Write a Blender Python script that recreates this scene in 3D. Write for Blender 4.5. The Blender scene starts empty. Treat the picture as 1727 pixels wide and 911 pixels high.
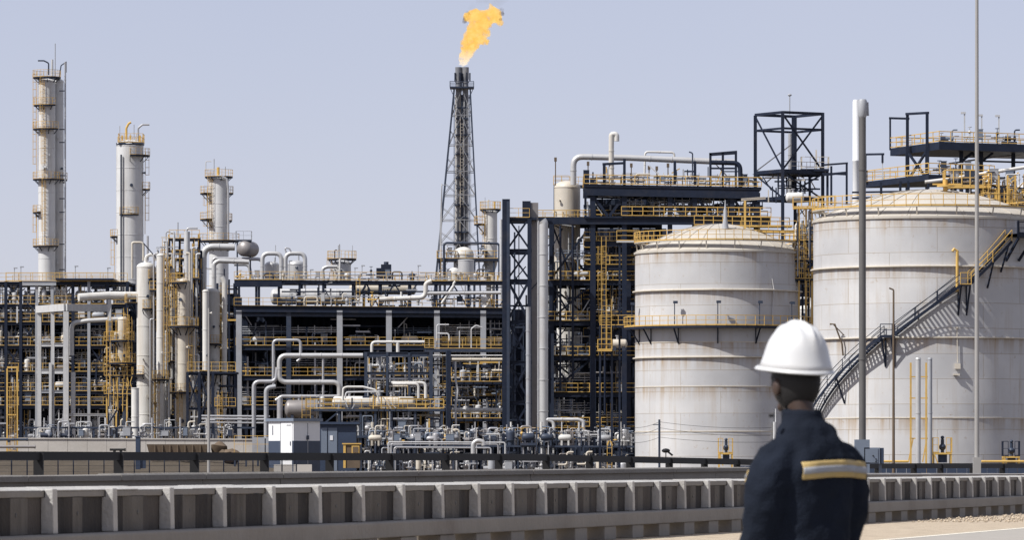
import bpy, bmesh, math, random
from mathutils import Vector, Matrix, noise
R = math.radians
rng = random.Random(7)
scene = bpy.context.scene
COL = scene.collection

# ---------------------------------------------------------------- photograph geometry
F, HZ, CX, CH = 9000.0, 788.0, 863.5, 1.2       # focal length in photo pixels, horizon row, centre column, eye height


def P(px, py, pm, dy=0.0):
    """World point of photo pixel (px,py) where one metre is pm pixels; dy shifts it away from the viewer."""
    return Vector(((px - CX) / pm, F / pm + dy, CH + (HZ - py) / pm))


# ---------------------------------------------------------------- materials
MATS = {}


def nt_of(name):
    m = bpy.data.materials.new(name)
    m.use_nodes = True
    nt = m.node_tree
    b = nt.nodes['Principled BSDF']
    return m, nt, b


def paint(name, col, rough=0.5, metal=0.0, var=0.12, scale=1.5, stain=None, stain_amt=0.0, streak=False, bump=0.0, spec=0.5, bscale=None):
    """Painted or weathered surface: noise mottling, optional stain colour in vertical streaks or patches."""
    m, nt, b = nt_of(name)
    N, L = nt.nodes, nt.links
    b.inputs['Roughness'].default_value = rough
    b.inputs['Metallic'].default_value = metal
    b.inputs['Specular IOR Level'].default_value = spec
    tc = N.new('ShaderNodeTexCoord')
    geo = N.new('ShaderNodeNewGeometry')
    n1 = N.new('ShaderNodeTexNoise')
    n1.inputs['Scale'].default_value = scale
    n1.inputs['Detail'].default_value = 5
    L.new(geo.outputs['Position'], n1.inputs['Vector'])
    mx = N.new('ShaderNodeMix'); mx.data_type = 'RGBA'
    mx.inputs['A'].default_value = (*[c * (1 - var) for c in col], 1)
    mx.inputs['B'].default_value = (*[min(1, c * (1 + var)) for c in col], 1)
    L.new(n1.outputs['Fac'], mx.inputs['Factor'])
    out = mx.outputs['Result']
    if stain:
        mp = N.new('ShaderNodeMapping')
        mp.inputs['Scale'].default_value = (1.6, 1.6, 0.09) if streak else (0.5, 0.5, 0.5)
        L.new(geo.outputs['Position'], mp.inputs['Vector'])
        n2 = N.new('ShaderNodeTexNoise')
        n2.inputs['Scale'].default_value = scale
        n2.inputs['Detail'].default_value = 7
        n2.inputs['Roughness'].default_value = 0.65
        L.new(mp.outputs['Vector'], n2.inputs['Vector'])
        rp = N.new('ShaderNodeValToRGB')
        rp.color_ramp.elements[0].position = 0.5
        rp.color_ramp.elements[1].position = 0.78
        rp.color_ramp.elements[1].color = (stain_amt,) * 3 + (1,)
        L.new(n2.outputs['Fac'], rp.inputs['Fac'])
        m2 = N.new('ShaderNodeMix'); m2.data_type = 'RGBA'
        L.new(rp.outputs['Color'], m2.inputs['Factor'])
        L.new(out, m2.inputs['A'])
        m2.inputs['B'].default_value = (*stain, 1)
        out = m2.outputs['Result']
    L.new(out, b.inputs['Base Color'])
    if bump:
        n3 = N.new('ShaderNodeTexNoise')
        n3.inputs['Scale'].default_value = bscale or scale * 8
        n3.inputs['Detail'].default_value = 4
        L.new(geo.outputs['Position'], n3.inputs['Vector'])
        bp = N.new('ShaderNodeBump')
        bp.inputs['Strength'].default_value = bump
        bp.inputs['Distance'].default_value = 0.05
        L.new(n3.outputs['Fac'], bp.inputs['Height'])
        L.new(bp.outputs['Normal'], b.inputs['Normal'])
    MATS[name] = m
    return m


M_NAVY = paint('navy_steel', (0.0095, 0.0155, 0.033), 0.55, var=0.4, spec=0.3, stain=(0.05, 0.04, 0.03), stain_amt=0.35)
M_SLATE = paint('slate_steel', (0.034, 0.046, 0.073), 0.5, var=0.3, spec=0.35, stain=(0.09, 0.065, 0.045), stain_amt=0.4)
M_GREY = paint('grey_steel', (0.34, 0.35, 0.37), 0.5, var=0.2, stain=(0.2, 0.15, 0.1), stain_amt=0.5)
M_LIGHT = paint('light_steel', (0.49, 0.49, 0.49), 0.5, var=0.2, stain=(0.3, 0.24, 0.17), stain_amt=0.5, streak=True)
M_YEL = paint('yellow_paint', (0.60, 0.38, 0.10), 0.55, var=0.25, stain=(0.24, 0.16, 0.07), stain_amt=0.8)
M_ALU = paint('aluminium_cladding', (0.52, 0.515, 0.505), 0.42, metal=0.35, var=0.14, scale=0.8, stain=(0.3, 0.25, 0.2), stain_amt=0.45)
M_PIPE = paint('pipe_cladding', (0.42, 0.42, 0.43), 0.42, metal=0.35, var=0.2, stain=(0.22, 0.17, 0.13), stain_amt=0.5)
M_WHITE = paint('white_vessel_paint', (0.60, 0.585, 0.55), 0.5, var=0.18, scale=0.6, stain=(0.34, 0.26, 0.16), stain_amt=0.6, streak=True)
M_CREAM = paint('cream_vessel_paint', (0.54, 0.49, 0.41), 0.5, var=0.2, scale=0.7, stain=(0.36, 0.26, 0.14), stain_amt=0.5, streak=True)
M_OFFW = paint('column_cladding', (0.57, 0.57, 0.565), 0.45, var=0.18, scale=0.35, stain=(0.28, 0.23, 0.17), stain_amt=0.6, streak=True)
M_BROWNMET = paint('dull_drum_metal', (0.26, 0.24, 0.23), 0.45, metal=0.3, var=0.2)
M_CONC = paint('weathered_concrete', (0.235, 0.22, 0.20), 0.85, var=0.2, scale=1.1, stain=(0.13, 0.11, 0.095), stain_amt=0.7, bump=0.35, spec=0.2)
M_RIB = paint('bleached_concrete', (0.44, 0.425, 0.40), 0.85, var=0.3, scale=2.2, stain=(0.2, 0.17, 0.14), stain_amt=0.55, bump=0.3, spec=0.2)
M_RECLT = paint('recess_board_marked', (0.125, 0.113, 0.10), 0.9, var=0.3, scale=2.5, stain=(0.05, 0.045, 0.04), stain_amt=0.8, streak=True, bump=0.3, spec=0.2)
M_RECDK = paint('recess_dark', (0.042, 0.038, 0.036), 0.9, var=0.4, scale=2.5, stain=(0.09, 0.075, 0.06), stain_amt=0.6, streak=True, bump=0.3, spec=0.2)
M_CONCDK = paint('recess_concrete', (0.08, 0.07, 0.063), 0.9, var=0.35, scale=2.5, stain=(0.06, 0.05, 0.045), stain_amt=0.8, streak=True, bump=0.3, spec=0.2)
M_CONCLT = paint('pale_concrete', (0.50, 0.465, 0.42), 0.85, var=0.15, scale=0.4, stain=(0.24, 0.2, 0.16), stain_amt=0.6, bump=0.2, spec=0.2)
M_RAIL = paint('dark_guard_steel', (0.009, 0.0085, 0.009), 0.7, var=0.4, scale=2)
M_DIRT = paint('dry_ground', (0.105, 0.085, 0.062), 0.95, var=0.35, scale=0.3, bump=0.5, spec=0.1)
M_GRAVEL = paint('gravel', (0.46, 0.38, 0.285), 0.95, var=0.4, scale=5, stain=(0.12, 0.085, 0.06), stain_amt=0.9, bump=1.0, bscale=14, spec=0.1)
M_ASPH = paint('sunbleached_asphalt', (0.34, 0.315, 0.28), 0.9, var=0.15, scale=2, bump=0.3, bscale=40, spec=0.2)
M_LINE = paint('road_paint', (0.75, 0.7, 0.58), 0.7, var=0.15, scale=3, stain=(0.3, 0.27, 0.22), stain_amt=0.6)
M_HUT = paint('hut_white', (0.74, 0.74, 0.74), 0.5, var=0.04)
M_HUTBLUE = paint('hut_blue', (0.045, 0.06, 0.095), 0.5, var=0.15)
M_BLUE = paint('blue_shed', (0.03, 0.045, 0.08), 0.5, var=0.2)
M_RUST = paint('rusty_brown', (0.12, 0.085, 0.055), 0.8, var=0.35)
M_BLACK = paint('black_plastic', (0.008, 0.008, 0.009), 0.5, var=0.2)
M_JACKET = paint('navy_workwear', (0.0105, 0.014, 0.023), 0.9, var=0.45, scale=7, spec=0.12, bump=0.25, bscale=120)
M_TROUSER = paint('dark_trousers', (0.01, 0.012, 0.02), 0.85, var=0.2, scale=10, spec=0.2)
M_SKIN = paint('brown_skin', (0.045, 0.025, 0.017), 0.5, var=0.1, scale=20)
M_HAIR = paint('black_hair', (0.006, 0.005, 0.005), 0.7, var=0.3, scale=60)
M_HELMET = paint('helmet_white', (0.56, 0.56, 0.555), 0.35, var=0.05, scale=14, stain=(0.5, 0.47, 0.42), stain_amt=0.5)
M_HIVIS = paint('reflective_yellow', (0.46, 0.33, 0.13), 0.6, var=0.15, scale=15)
M_SILVERTAPE = paint('reflective_silver', (0.30, 0.31, 0.33), 0.45, var=0.12, scale=20)
M_BOXBLUE = paint('blue_grey_box', (0.16, 0.19, 0.24), 0.5, var=0.1)
M_POLE = paint('grey_pole', (0.13, 0.125, 0.12), 0.5, metal=0.2, var=0.2)
M_GALV = paint('galvanised_pole', (0.36, 0.345, 0.325), 0.45, metal=0.2, var=0.12)
M_FLARE = paint('flare_riser', (0.19, 0.195, 0.21), 0.5, var=0.7, scale=0.35, stain=(0.45, 0.42, 0.36), stain_amt=0.9)


def tank_paint(name, base, z0, cent, plates=2.35, plate_w=9.0, rings=()):
    """Tank shell paint: plate courses with fine weld seams, dusty patches and rust runs."""
    m, nt, b = nt_of(name)
    N, L = nt.nodes, nt.links
    b.inputs['Roughness'].default_value = 0.55
    tc = N.new('ShaderNodeTexCoord')
    sep = N.new('ShaderNodeSeparateXYZ'); L.new(tc.outputs['Object'], sep.inputs[0])

    def math_(op, a, c=None):
        n = N.new('ShaderNodeMath'); n.operation = op
        for i, v in enumerate((a, c)):
            if v is None: continue
            if isinstance(v, (int, float)): n.inputs[i].default_value = v
            else: L.new(v, n.inputs[i])
        return n.outputs[0]
    ang = math_('ARCTAN2', sep.outputs['X'], math_('MULTIPLY', sep.outputs['Y'], -1.0))
    arc = math_('MULTIPLY', ang, cent)
    cmb = N.new('ShaderNodeCombineXYZ')
    L.new(arc, cmb.inputs[0]); L.new(sep.outputs['Z'], cmb.inputs[1])
    br = N.new('ShaderNodeTexBrick')
    br.inputs['Scale'].default_value = 1.0
    br.inputs['Brick Width'].default_value = plate_w
    br.inputs['Row Height'].default_value = plates
    br.inputs['Mortar Size'].default_value = 0.035
    br.inputs['Mortar Smooth'].default_value = 0.4
    br.inputs['Color1'].default_value = (1.0, 1.0, 1.0, 1)
    br.inputs['Color2'].default_value = (0.84, 0.85, 0.87, 1)
    br.inputs['Mortar'].default_value = (0.62, 0.54, 0.43, 1)
    L.new(cmb.outputs[0], br.inputs['Vector'])
    # broad dust
    n1 = N.new('ShaderNodeTexNoise'); n1.inputs['Scale'].default_value = 0.22; n1.inputs['Detail'].default_value = 6
    L.new(tc.outputs['Object'], n1.inputs['Vector'])
    mx = N.new('ShaderNodeMix'); mx.data_type = 'RGBA'
    mx.inputs['A'].default_value = (base[0] * 0.62, base[1] * 0.62, base[2] * 0.635, 1)
    mx.inputs['B'].default_value = (*[min(1, c * 1.1) for c in base], 1)
    L.new(n1.outputs['Fac'], mx.inputs['Factor'])
    mul = N.new('ShaderNodeMix'); mul.data_type = 'RGBA'; mul.blend_type = 'MULTIPLY'; mul.inputs['Factor'].default_value = 0.75
    L.new(mx.outputs['Result'], mul.inputs['A']); L.new(br.outputs['Color'], mul.inputs['B'])
    # vertical rust and dirt runs
    c2 = N.new('ShaderNodeCombineXYZ')
    L.new(math_('MULTIPLY', arc, 0.9), c2.inputs[0]); L.new(math_('MULTIPLY', sep.outputs['Z'], 0.05), c2.inputs[1])
    n2 = N.new('ShaderNodeTexNoise'); n2.inputs['Scale'].default_value = 1.0; n2.inputs['Detail'].default_value = 8; n2.inputs['Roughness'].default_value = 0.7
    L.new(c2.outputs[0], n2.inputs['Vector'])
    r2 = N.new('ShaderNodeValToRGB')
    r2.color_ramp.elements[0].position = 0.50; r2.color_ramp.elements[1].position = 0.74
    r2.color_ramp.elements[1].color = (0.62, 0.62, 0.62, 1)
    L.new(n2.outputs['Fac'], r2.inputs['Fac'])
    m3 = N.new('ShaderNodeMix'); m3.data_type = 'RGBA'
    r6 = N.new('ShaderNodeMapRange'); r6.inputs['From Min'].default_value = .42; r6.inputs['From Max'].default_value = .62; L.new(n1.outputs['Fac'], r6.inputs['Value'])
    L.new(math_('MULTIPLY', r2.outputs['Color'], r6.outputs[0]), m3.inputs['Factor']); L.new(mul.outputs['Result'], m3.inputs['A'])
    m3.inputs['B'].default_value = (0.34, 0.25, 0.15, 1)
    # rust flecks
    n4 = N.new('ShaderNodeTexNoise'); n4.inputs['Scale'].default_value = 1.7; n4.inputs['Detail'].default_value = 9; n4.inputs['Roughness'].default_value = 0.75
    L.new(tc.outputs['Object'], n4.inputs['Vector'])
    r4 = N.new('ShaderNodeValToRGB'); r4.color_ramp.elements[0].position = 0.60; r4.color_ramp.elements[1].position = 0.70
    r4.color_ramp.elements[1].color = (0.65, 0.65, 0.65, 1)
    L.new(n4.outputs['Fac'], r4.inputs['Fac'])
    m4 = N.new('ShaderNodeMix'); m4.data_type = 'RGBA'
    L.new(r4.outputs['Color'], m4.inputs['Factor']); L.new(m3.outputs['Result'], m4.inputs['A'])
    m4.inputs['B'].default_value = (0.30, 0.19, 0.09, 1)
    out = m4.outputs['Result']
    # rust and dirt that ran down from each stiffening ring
    run = None
    for zr_ in rings:
        t_ = math_('SUBTRACT', zr_, sep.outputs['Z'])
        mr = N.new('ShaderNodeMapRange'); mr.inputs['From Min'].default_value = 0; mr.inputs['From Max'].default_value = 1.7
        mr.inputs['To Min'].default_value = 1; mr.inputs['To Max'].default_value = 0
        L.new(t_, mr.inputs['Value'])
        v = math_('MULTIPLY', mr.outputs[0], math_('GREATER_THAN', t_, 0.0))
        run = v if run is None else math_('MAXIMUM', run, v)
    if run is not None:
        r5 = N.new('ShaderNodeValToRGB'); r5.color_ramp.elements[0].position = .40; r5.color_ramp.elements[1].position = .66
        L.new(n2.outputs['Fac'], r5.inputs['Fac'])
        m5 = N.new('ShaderNodeMix'); m5.data_type = 'RGBA'
        L.new(math_('MULTIPLY', math_('MULTIPLY', run, r5.outputs['Color']), 0.95), m5.inputs['Factor'])
        L.new(out, m5.inputs['A']); m5.inputs['B'].default_value = (0.30, 0.20, 0.10, 1)
        out = m5.outputs['Result']
    L.new(out, b.inputs['Base Color'])
    # plates dish slightly
    bp = N.new('ShaderNodeBump'); bp.inputs['Strength'].default_value = 0.35; bp.inputs['Distance'].default_value = 0.12
    add = math_('ADD', n1.outputs['Fac'], br.outputs['Fac'])
    L.new(add, bp.inputs['Height']); L.new(bp.outputs['Normal'], b.inputs['Normal'])
    return m


# ---------------------------------------------------------------- mesh builder
def fillet(pts, rad, seg=5):
    pts = [Vector(p) for p in pts]
    if len(pts) < 3: return pts
    out = [pts[0]]
    for a, b, c in zip(pts, pts[1:], pts[2:]):
        u, v = (a - b), (c - b)
        lu, lv = u.length, v.length
        u.normalize(); v.normalize()
        ang = u.angle(v)
        if ang > math.pi - 0.05:
            out.append(b); continue
        t = min(rad / math.tan(ang / 2), lu * 0.48, lv * 0.48)
        p0, p1 = b + u * t, b + v * t
        for i in range(seg + 1):
            s = i / seg
            out.append((1 - s) ** 2 * p0 + 2 * s * (1 - s) * b + s * s * p1)
    out.append(pts[-1])
    return out


class MB:
    def __init__(s):
        s.v, s.f, s.sm, s.mi = [], [], [], []
        s.m = 0

    def _add(s, vs, fs, smooth):
        o = len(s.v)
        s.v += [Vector(v) for v in vs]
        for k, f in enumerate(fs):
            s.f.append([i + o for i in f])
            s.sm.append(smooth[k] if isinstance(smooth, list) else smooth)
            s.mi.append(s.m)

    def box(s, c, size, rz=0.0):
        c = Vector(c); hx, hy, hz = [q / 2 for q in size]
        M = Matrix.Rotation(rz, 3, 'Z')
        vs = [c + M @ Vector((x * hx, y * hy, z * hz)) for z in (-1, 1) for x, y in ((-1, -1), (1, -1), (1, 1), (-1, 1))]
        s._add(vs, [(3, 2, 1, 0), (4, 5, 6, 7), (0, 1, 5, 4), (1, 2, 6, 5), (2, 3, 7, 6), (3, 0, 4, 7)], False)
        return s

    def beam(s, p, q, w, h=None):
        h = h or w
        p, q = Vector(p), Vector(q)
        d = (q - p).normalized()
        up = Vector((0, 0, 1)) if abs(d.z) < 0.95 else Vector((0, 1, 0))
        sd = d.cross(up).normalized(); up = sd.cross(d)
        vs = [e + sd * (x * w / 2) + up * (y * h / 2) for e in (p, q) for x, y in ((-1, -1), (1, -1), (1, 1), (-1, 1))]
        s._add(vs, [(0, 1, 2, 3), (7, 6, 5, 4), (4, 5, 1, 0), (5, 6, 2, 1), (6, 7, 3, 2), (7, 4, 0, 3)], False)
        return s

    def ibeam(s, p, q, w, h, t=0.06):
        """I section between p and q: two flanges and a web in one outline."""
        p, q = Vector(p), Vector(q)
        d = (q - p).normalized()
        up = Vector((0, 0, 1)) if abs(d.z) < 0.95 else Vector((0, 1, 0))
        sd = d.cross(up).normalized(); up = sd.cross(d)
        W, H, T = w / 2, h / 2, t / 2
        prof = [(-W, -H), (W, -H), (W, -H + t), (T, -H + t), (T, H - t), (W, H - t), (W, H), (-W, H), (-W, H - t), (-T, H - t), (-T, -H + t), (-W, -H + t)]
        n = len(prof)
        vs = [e + sd * x + up * y for e in (p, q) for x, y in prof]
        fs = [(i, i + n, (i + 1) % n + n, (i + 1) % n) for i in range(n)]
        fs += [(0, 1, 2, 11), (3, 4, 9, 10), (5, 6, 7, 8)]
        fs += [tuple(n + i for i in reversed(t_)) for t_ in ((0, 1, 2, 11), (3, 4, 9, 10), (5, 6, 7, 8))]
        s._add(vs, fs, False)
        return s

    def tube(s, pts, r, n=8, cap=True, closed=False):
        pts = [Vector(p) for p in pts]
        k = len(pts)
        rr = r if isinstance(r, (list, tuple)) else [r] * k
        vs, fs, sm = [], [], []
        t0 = (pts[1] - pts[0]).normalized()
        up = Vector((0, 0, 1)) if abs(t0.z) < 0.9 else Vector((0, 1, 0))
        a = t0.cross(up).normalized()
        for i, p in enumerate(pts):
            if closed: t = (pts[(i + 1) % k] - pts[i - 1]).normalized()
            else: t = (pts[min(i + 1, k - 1)] - pts[max(i - 1, 0)]).normalized()
            a = (a - t * a.dot(t))
            if a.length < 1e-6: a = t.orthogonal()
            a.normalize()
            b = t.cross(a)
            for j in range(n):
                th = 2 * math.pi * (j + 0.5) / n
                vs.append(p + (a * math.cos(th) + b * math.sin(th)) * rr[i])
        for i in range(k if closed else k - 1):
            i2 = (i + 1) % k
            for j in range(n):
                fs.append((i * n + j, i * n + (j + 1) % n, i2 * n + (j + 1) % n, i2 * n + j)); sm.append(n > 4)
        if cap and not closed:
            fs.append(tuple(reversed(range(n)))); sm.append(False)
            fs.append(tuple((k - 1) * n + j for j in range(n))); sm.append(False)
        s._add(vs, fs, sm)
        return s

    def lathe(s, c, prof, n=24, axis=None, smooth=True):
        """Revolve (r, h) pairs about the axis through c."""
        c = Vector(c)
        ax = Vector(axis or (0, 0, 1)).normalized()
        a = ax.orthogonal().normalized() if abs(ax.z) < 0.99 else Vector((1, 0, 0))
        b = ax.cross(a)
        vs, fs, sm = [], [], []
        for r, h in prof:
            for j in range(n):
                th = 2 * math.pi * j / n
                vs.append(c + ax * h + (a * math.cos(th) + b * math.sin(th)) * r)
        for i in range(len(prof) - 1):
            dr, dh = abs(prof[i + 1][0] - prof[i][0]), abs(prof[i + 1][1] - prof[i][1])
            for j in range(n):
                fs.append((i * n + j, i * n + (j + 1) % n, (i + 1) * n + (j + 1) % n, (i + 1) * n + j)); sm.append(smooth)
        fs.append(tuple(reversed(range(n)))); sm.append(False)
        fs.append(tuple((len(prof) - 1) * n + j for j in range(n))); sm.append(False)
        s._add(vs, fs, sm)
        return s

    def cyl(s, p, q, r, n=12):
        return s.tube([p, q], r, n)

    def ball(s, c, r, n=10, sc=(1, 1, 1)):
        k = max(5, n // 2 + 1)
        c = Vector(c)
        prof = [(max(1e-3, math.sin(math.pi * i / k)), -math.cos(math.pi * i / k)) for i in range(k + 1)]
        o = len(s.v)
        s.lathe((0, 0, 0), prof, n)
        for i in range(o, len(s.v)):
            v = s.v[i]
            s.v[i] = c + Vector((v.x * r * sc[0], v.y * r * sc[1], v.z * r * sc[2]))
        return s

    def rail(s, pts, h=1.1, step=1.7, r=0.03, toe=0.09, closed=False):
        """Handrail: posts, top rail, knee rail and toe board along a path at floor level."""
        pts = [Vector(p) for p in pts]
        up = Vector((0, 0, 1))
        seq = pts + ([pts[0]] if closed else [])
        for a, b in zip(seq, seq[1:]):
            s.beam(a + up * h, b + up * h, r * 2, r * 2)
            s.beam(a + up * h * 0.52, b + up * h * 0.52, r * 1.5, r * 1.5)
            if toe: s.beam(a + up * toe / 2, b + up * toe / 2, 0.03, toe)
        carry = 0.0
        for a, b in zip(seq, seq[1:]):
            L_ = (b - a).length
            n = max(1, round(L_ / step))
            for i in range(n):
                p = a + (b - a) * (i / n)
                s.beam(p, p + up * h, r * 1.9, r * 1.9)
        p = seq[-1]
        if not closed: s.beam(p, p + up * h, r * 1.9, r * 1.9)
        return s

    def ladder(s, p, q, out, w=0.5, r=0.022, cage=True, rung=0.6):
        """Ladder from p up to q; out is the outward direction; cage hoops from 2.2 m up."""
        p, q, out = Vector(p), Vector(q), Vector(out).normalized()
        d = (q - p); L_ = d.length; d.normalize()
        sd = d.cross(out).normalized()
        for e in (-1, 1): s.beam(p + sd * e * w / 2, q + sd * e * w / 2, r * 2.2)
        k = int(L_ / rung)
        for i in range(1, k): s.beam(p + d * i * rung - sd * w / 2, p + d * i * rung + sd * w / 2, r * 1.6)
        if cage and L_ > 4:
            zs = [2.2 + 1.2 * i for i in range(int((L_ - 2.2) / 1.2) + 1)]
            arc = [R(a) for a in (-90, -45, 0, 45, 90)]
            for z in zs:
                c = p + d * z
                pp = [c + sd * math.sin(t) * w * 0.75 + out * (math.cos(t) * 0.6 + 0.1) for t in arc]
                for a, b in zip(pp, pp[1:]): s.beam(a, b, r * 1.8)
            for t in arc:
                o_ = sd * math.sin(t) * w * 0.75 + out * (math.cos(t) * 0.6 + 0.1)
                s.beam(p + d * zs[0] + o_, p + d * zs[-1] + o_, r * 1.4)
        return s

    def build(s, name, mat, parent=None, label=None, cat=None, group=None, kind=None, origin=None, bevel=0):
        me = bpy.data.meshes.new(name)
        if parent is not None: org = wloc(parent)
        elif origin is not None: org = Vector(origin)
        else:
            xs = [v.x for v in s.v]; ys = [v.y for v in s.v]
            org = Vector(((min(xs) + max(xs)) / 2, (min(ys) + max(ys)) / 2, min(v.z for v in s.v)))
        me.from_pydata([tuple(v - org) for v in s.v], [], s.f)
        me.polygons.foreach_set('use_smooth', s.sm)
        for m in (mat if isinstance(mat, (list, tuple)) else [mat]): me.materials.append(m)
        me.polygons.foreach_set('material_index', s.mi)
        me.update()
        if any(s.sm): me.set_sharp_from_angle(angle=R(38))
        o = bpy.data.objects.new(name, me)
        COL.objects.link(o)
        if parent is not None: o.parent = parent
        else: o.location = org
        tag(o, label, cat, group, kind)
        if bevel:
            bv = o.modifiers.new('edge', 'BEVEL'); bv.width = bevel; bv.segments = 2; bv.limit_method = 'ANGLE'
        return o


def wloc(o):
    v = Vector(o.location)
    while o.parent:
        o = o.parent; v = v + Vector(o.location)
    return v


def tag(o, label=None, cat=None, group=None, kind=None):
    if label: o['label'] = label
    if cat: o['category'] = cat
    if group: o['group'] = group
    if kind: o['kind'] = kind
    return o


def empty(name, loc, label, cat, group=None):
    o = bpy.data.objects.new(name, None)
    COL.objects.link(o)
    o.location = loc
    o.empty_display_size = 0.5
    return tag(o, label, cat, group)


def copy_tree(o, parent=None):
    c = o.copy(); COL.objects.link(c)
    if parent is not None: c.parent = parent
    for ch in list(o.children): copy_tree(ch, c)
    return c


def structure(name, mb, mat, kind='structure'):
    return mb.build(name, mat, kind=kind, origin=(0, 0, 0))


ORD = ['first', 'second', 'third', 'fourth', 'fifth', 'sixth', 'seventh', 'eighth', 'ninth', 'tenth', 'eleventh', 'twelfth', 'thirteenth', 'fourteenth',
       'fifteenth', 'sixteenth', 'seventeenth', 'eighteenth', 'nineteenth', 'twentieth', 'twenty-first', 'twenty-second', 'twenty-third', 'twenty-fourth',
       'twenty-fifth', 'twenty-sixth', 'twenty-seventh', 'twenty-eighth', 'twenty-ninth', 'thirtieth']


# ---------------------------------------------------------------- reusable plant pieces
def pipe(pts, pm, w, mat, label, cat='pipe', name='process_pipe', bend=1.5, flange=True, n=12, group=None, parent=None):
    """Clad pipe through photo pixels (px,py[,dy]); w = diameter in photo pixels."""
    W = [P(p[0], p[1], pm) + Vector((0, p[2] if len(p) > 2 else 0, 0)) for p in pts]
    r = w / pm / 2
    path = fillet(W, r * 2 * bend, 6)
    mb = MB()
    mb.tube(path, r, n)
    if flange:
        for a, b in zip(W, W[1:]):
            L_ = (b - a).length
            k = int(L_ / max(3.0, r * 8))
            d = (b - a).normalized()
            for i in range(1, k + 1):
                c = a + (b - a) * (i / (k + 1))
                mb.tube([c - d * 0.05, c + d * 0.05], r * 1.09 + 0.012, n)
    return mb.build(name, mat, parent, label if parent is None else None, cat if parent is None else None, group)


def dome_profile(r, h_flat, head=0.5, k=7):
    return [(r * math.cos(math.pi / 2 * i / k) if i < k else 0.02, h_flat + r * head * math.sin(math.pi / 2 * i / k)) for i in range(k + 1)]


def vessel(px, w, ytop, ybot, pm, mat, label, cat='vessel', name='process_vessel', plats=(), ladders=(), dy=0.0, head=0.5, seams=True, skirt=True,
           group=None, top=(), nozzles=5, n=28, taper=None):
    """Upright vessel or column. plats: (py,a0,a1,ext) sectors, angle 0 faces the viewer and grows to the right;
    ladders: (angle, py_low, py_high); top: list of extra callables drawing on the head."""
    c = P(px, ybot, pm, dy); c.y = F / pm + dy
    z0 = c.z; r = w / pm / 2
    H = (ybot - ytop) / pm
    root = empty(name, (c.x, c.y, z0), label, cat, group)
    flat = H - r * head
    prof = [(r * 1.02, 0)]
    if skirt: prof += [(r * 1.02, 0.3), (r, 0.3)]
    if taper:
        t_r, t_h = taper[0] / pm / 2, (ybot - taper[1]) / pm
        prof = [(t_r, 0), (t_r, max(0.1, t_h - r * 1.2)), (r, t_h)]
    zz = prof[-1][1]
    if seams:
        k = max(1, int((flat - zz) / 3.4))
        for i in range(1, k):
            h = zz + (flat - zz) * i / k
            prof += [(r, h - 0.05), (r * 1.0 + 0.035, h - 0.045), (r * 1.0 + 0.035, h + 0.045), (r, h + 0.05)]
    prof += [(r, flat - 0.05), (r + 0.04, flat - 0.04), (r + 0.04, flat + 0.04)]
    prof += dome_profile(r, flat + 0.05, head)
    MB().lathe((c.x, c.y, z0), prof, n).build('shell', mat, root)
    for i in range(nozzles):
        a = R(rng.uniform(-80, 80)); z = z0 + rng.uniform(0.12, 0.92) * flat
        d = Vector((math.sin(a), -math.cos(a), 0))
        p = Vector((c.x, c.y, z)) + d * (r - 0.05)
        m = MB(); q = rng.uniform(0.09, 0.16)
        m.cyl(p, p + d * 0.45, q, 8); m.cyl(p + d * 0.38, p + d * 0.48, q * 1.7, 8)
        m.build('nozzle', M_SLATE if i % 2 else mat, root)
    for py, a0, a1, ext in plats:
        z = CH + (HZ - py) / pm
        e = ext / pm
        k = max(4, int(abs(a1 - a0) / 15))
        inn, outp = [], []
        for i in range(k + 1):
            a = R(a0 + (a1 - a0) * i / k)
            d = Vector((math.sin(a), -math.cos(a), 0))
            inn.append(Vector((c.x, c.y, z)) + d * (r + 0.02)); outp.append(Vector((c.x, c.y, z)) + d * (r + e))
        m = MB()
        nv = k + 1
        vs = [v + Vector((0, 0, dz)) for dz in (-0.22, 0) for v in inn + outp]
        fs = []
        for i in range(k):
            fs += [(i, nv + i, nv + i + 1, i + 1), (2 * nv + i, 2 * nv + i + 1, 3 * nv + i + 1, 3 * nv + i), (nv + i, 3 * nv + i, 3 * nv + i + 1, nv + i + 1), (i, i + 1, 2 * nv + i + 1, 2 * nv + i)]
        fs += [(0, 2 * nv, 3 * nv, nv), (k, nv + k, 3 * nv + k, 2 * nv + k)]
        m._add(vs, fs, False)
        for i in range(0, k + 1, 3):
            m.beam(inn[i] - Vector((0, 0, e)), outp[i] * 0.8 + inn[i] * 0.2 - Vector((0, 0, 0.2)), 0.1)
        pl = m.build('platform', M_NAVY, root)
        MB().rail([inn[0]] + outp + [inn[-1]] if abs(a1 - a0) < 300 else outp, step=1.1, r=0.022, toe=.06).build('guard_rail', M_YEL, pl)
    for a, y0, y1 in ladders:
        d = Vector((math.sin(R(a)), -math.cos(R(a)), 0))
        base = Vector((c.x, c.y, 0)) + d * (r + 0.25)
        MB().ladder(base + Vector((0, 0, CH + (HZ - y0) / pm)), base + Vector((0, 0, CH + (HZ - y1) / pm + 1.0)), d).build('caged_ladder', M_YEL, root)
    for pts, wpx, mt in top:
        W = [P(p[0], p[1], pm) + Vector((0, dy + (p[2] if len(p) > 2 else 0), 0)) for p in pts]
        rr = wpx / pm / 2
        m = MB(); m.tube(fillet(W, rr * 3.2, 6), rr, 8)
        m.build('attached_pipe', mt, root)
    return root


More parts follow.
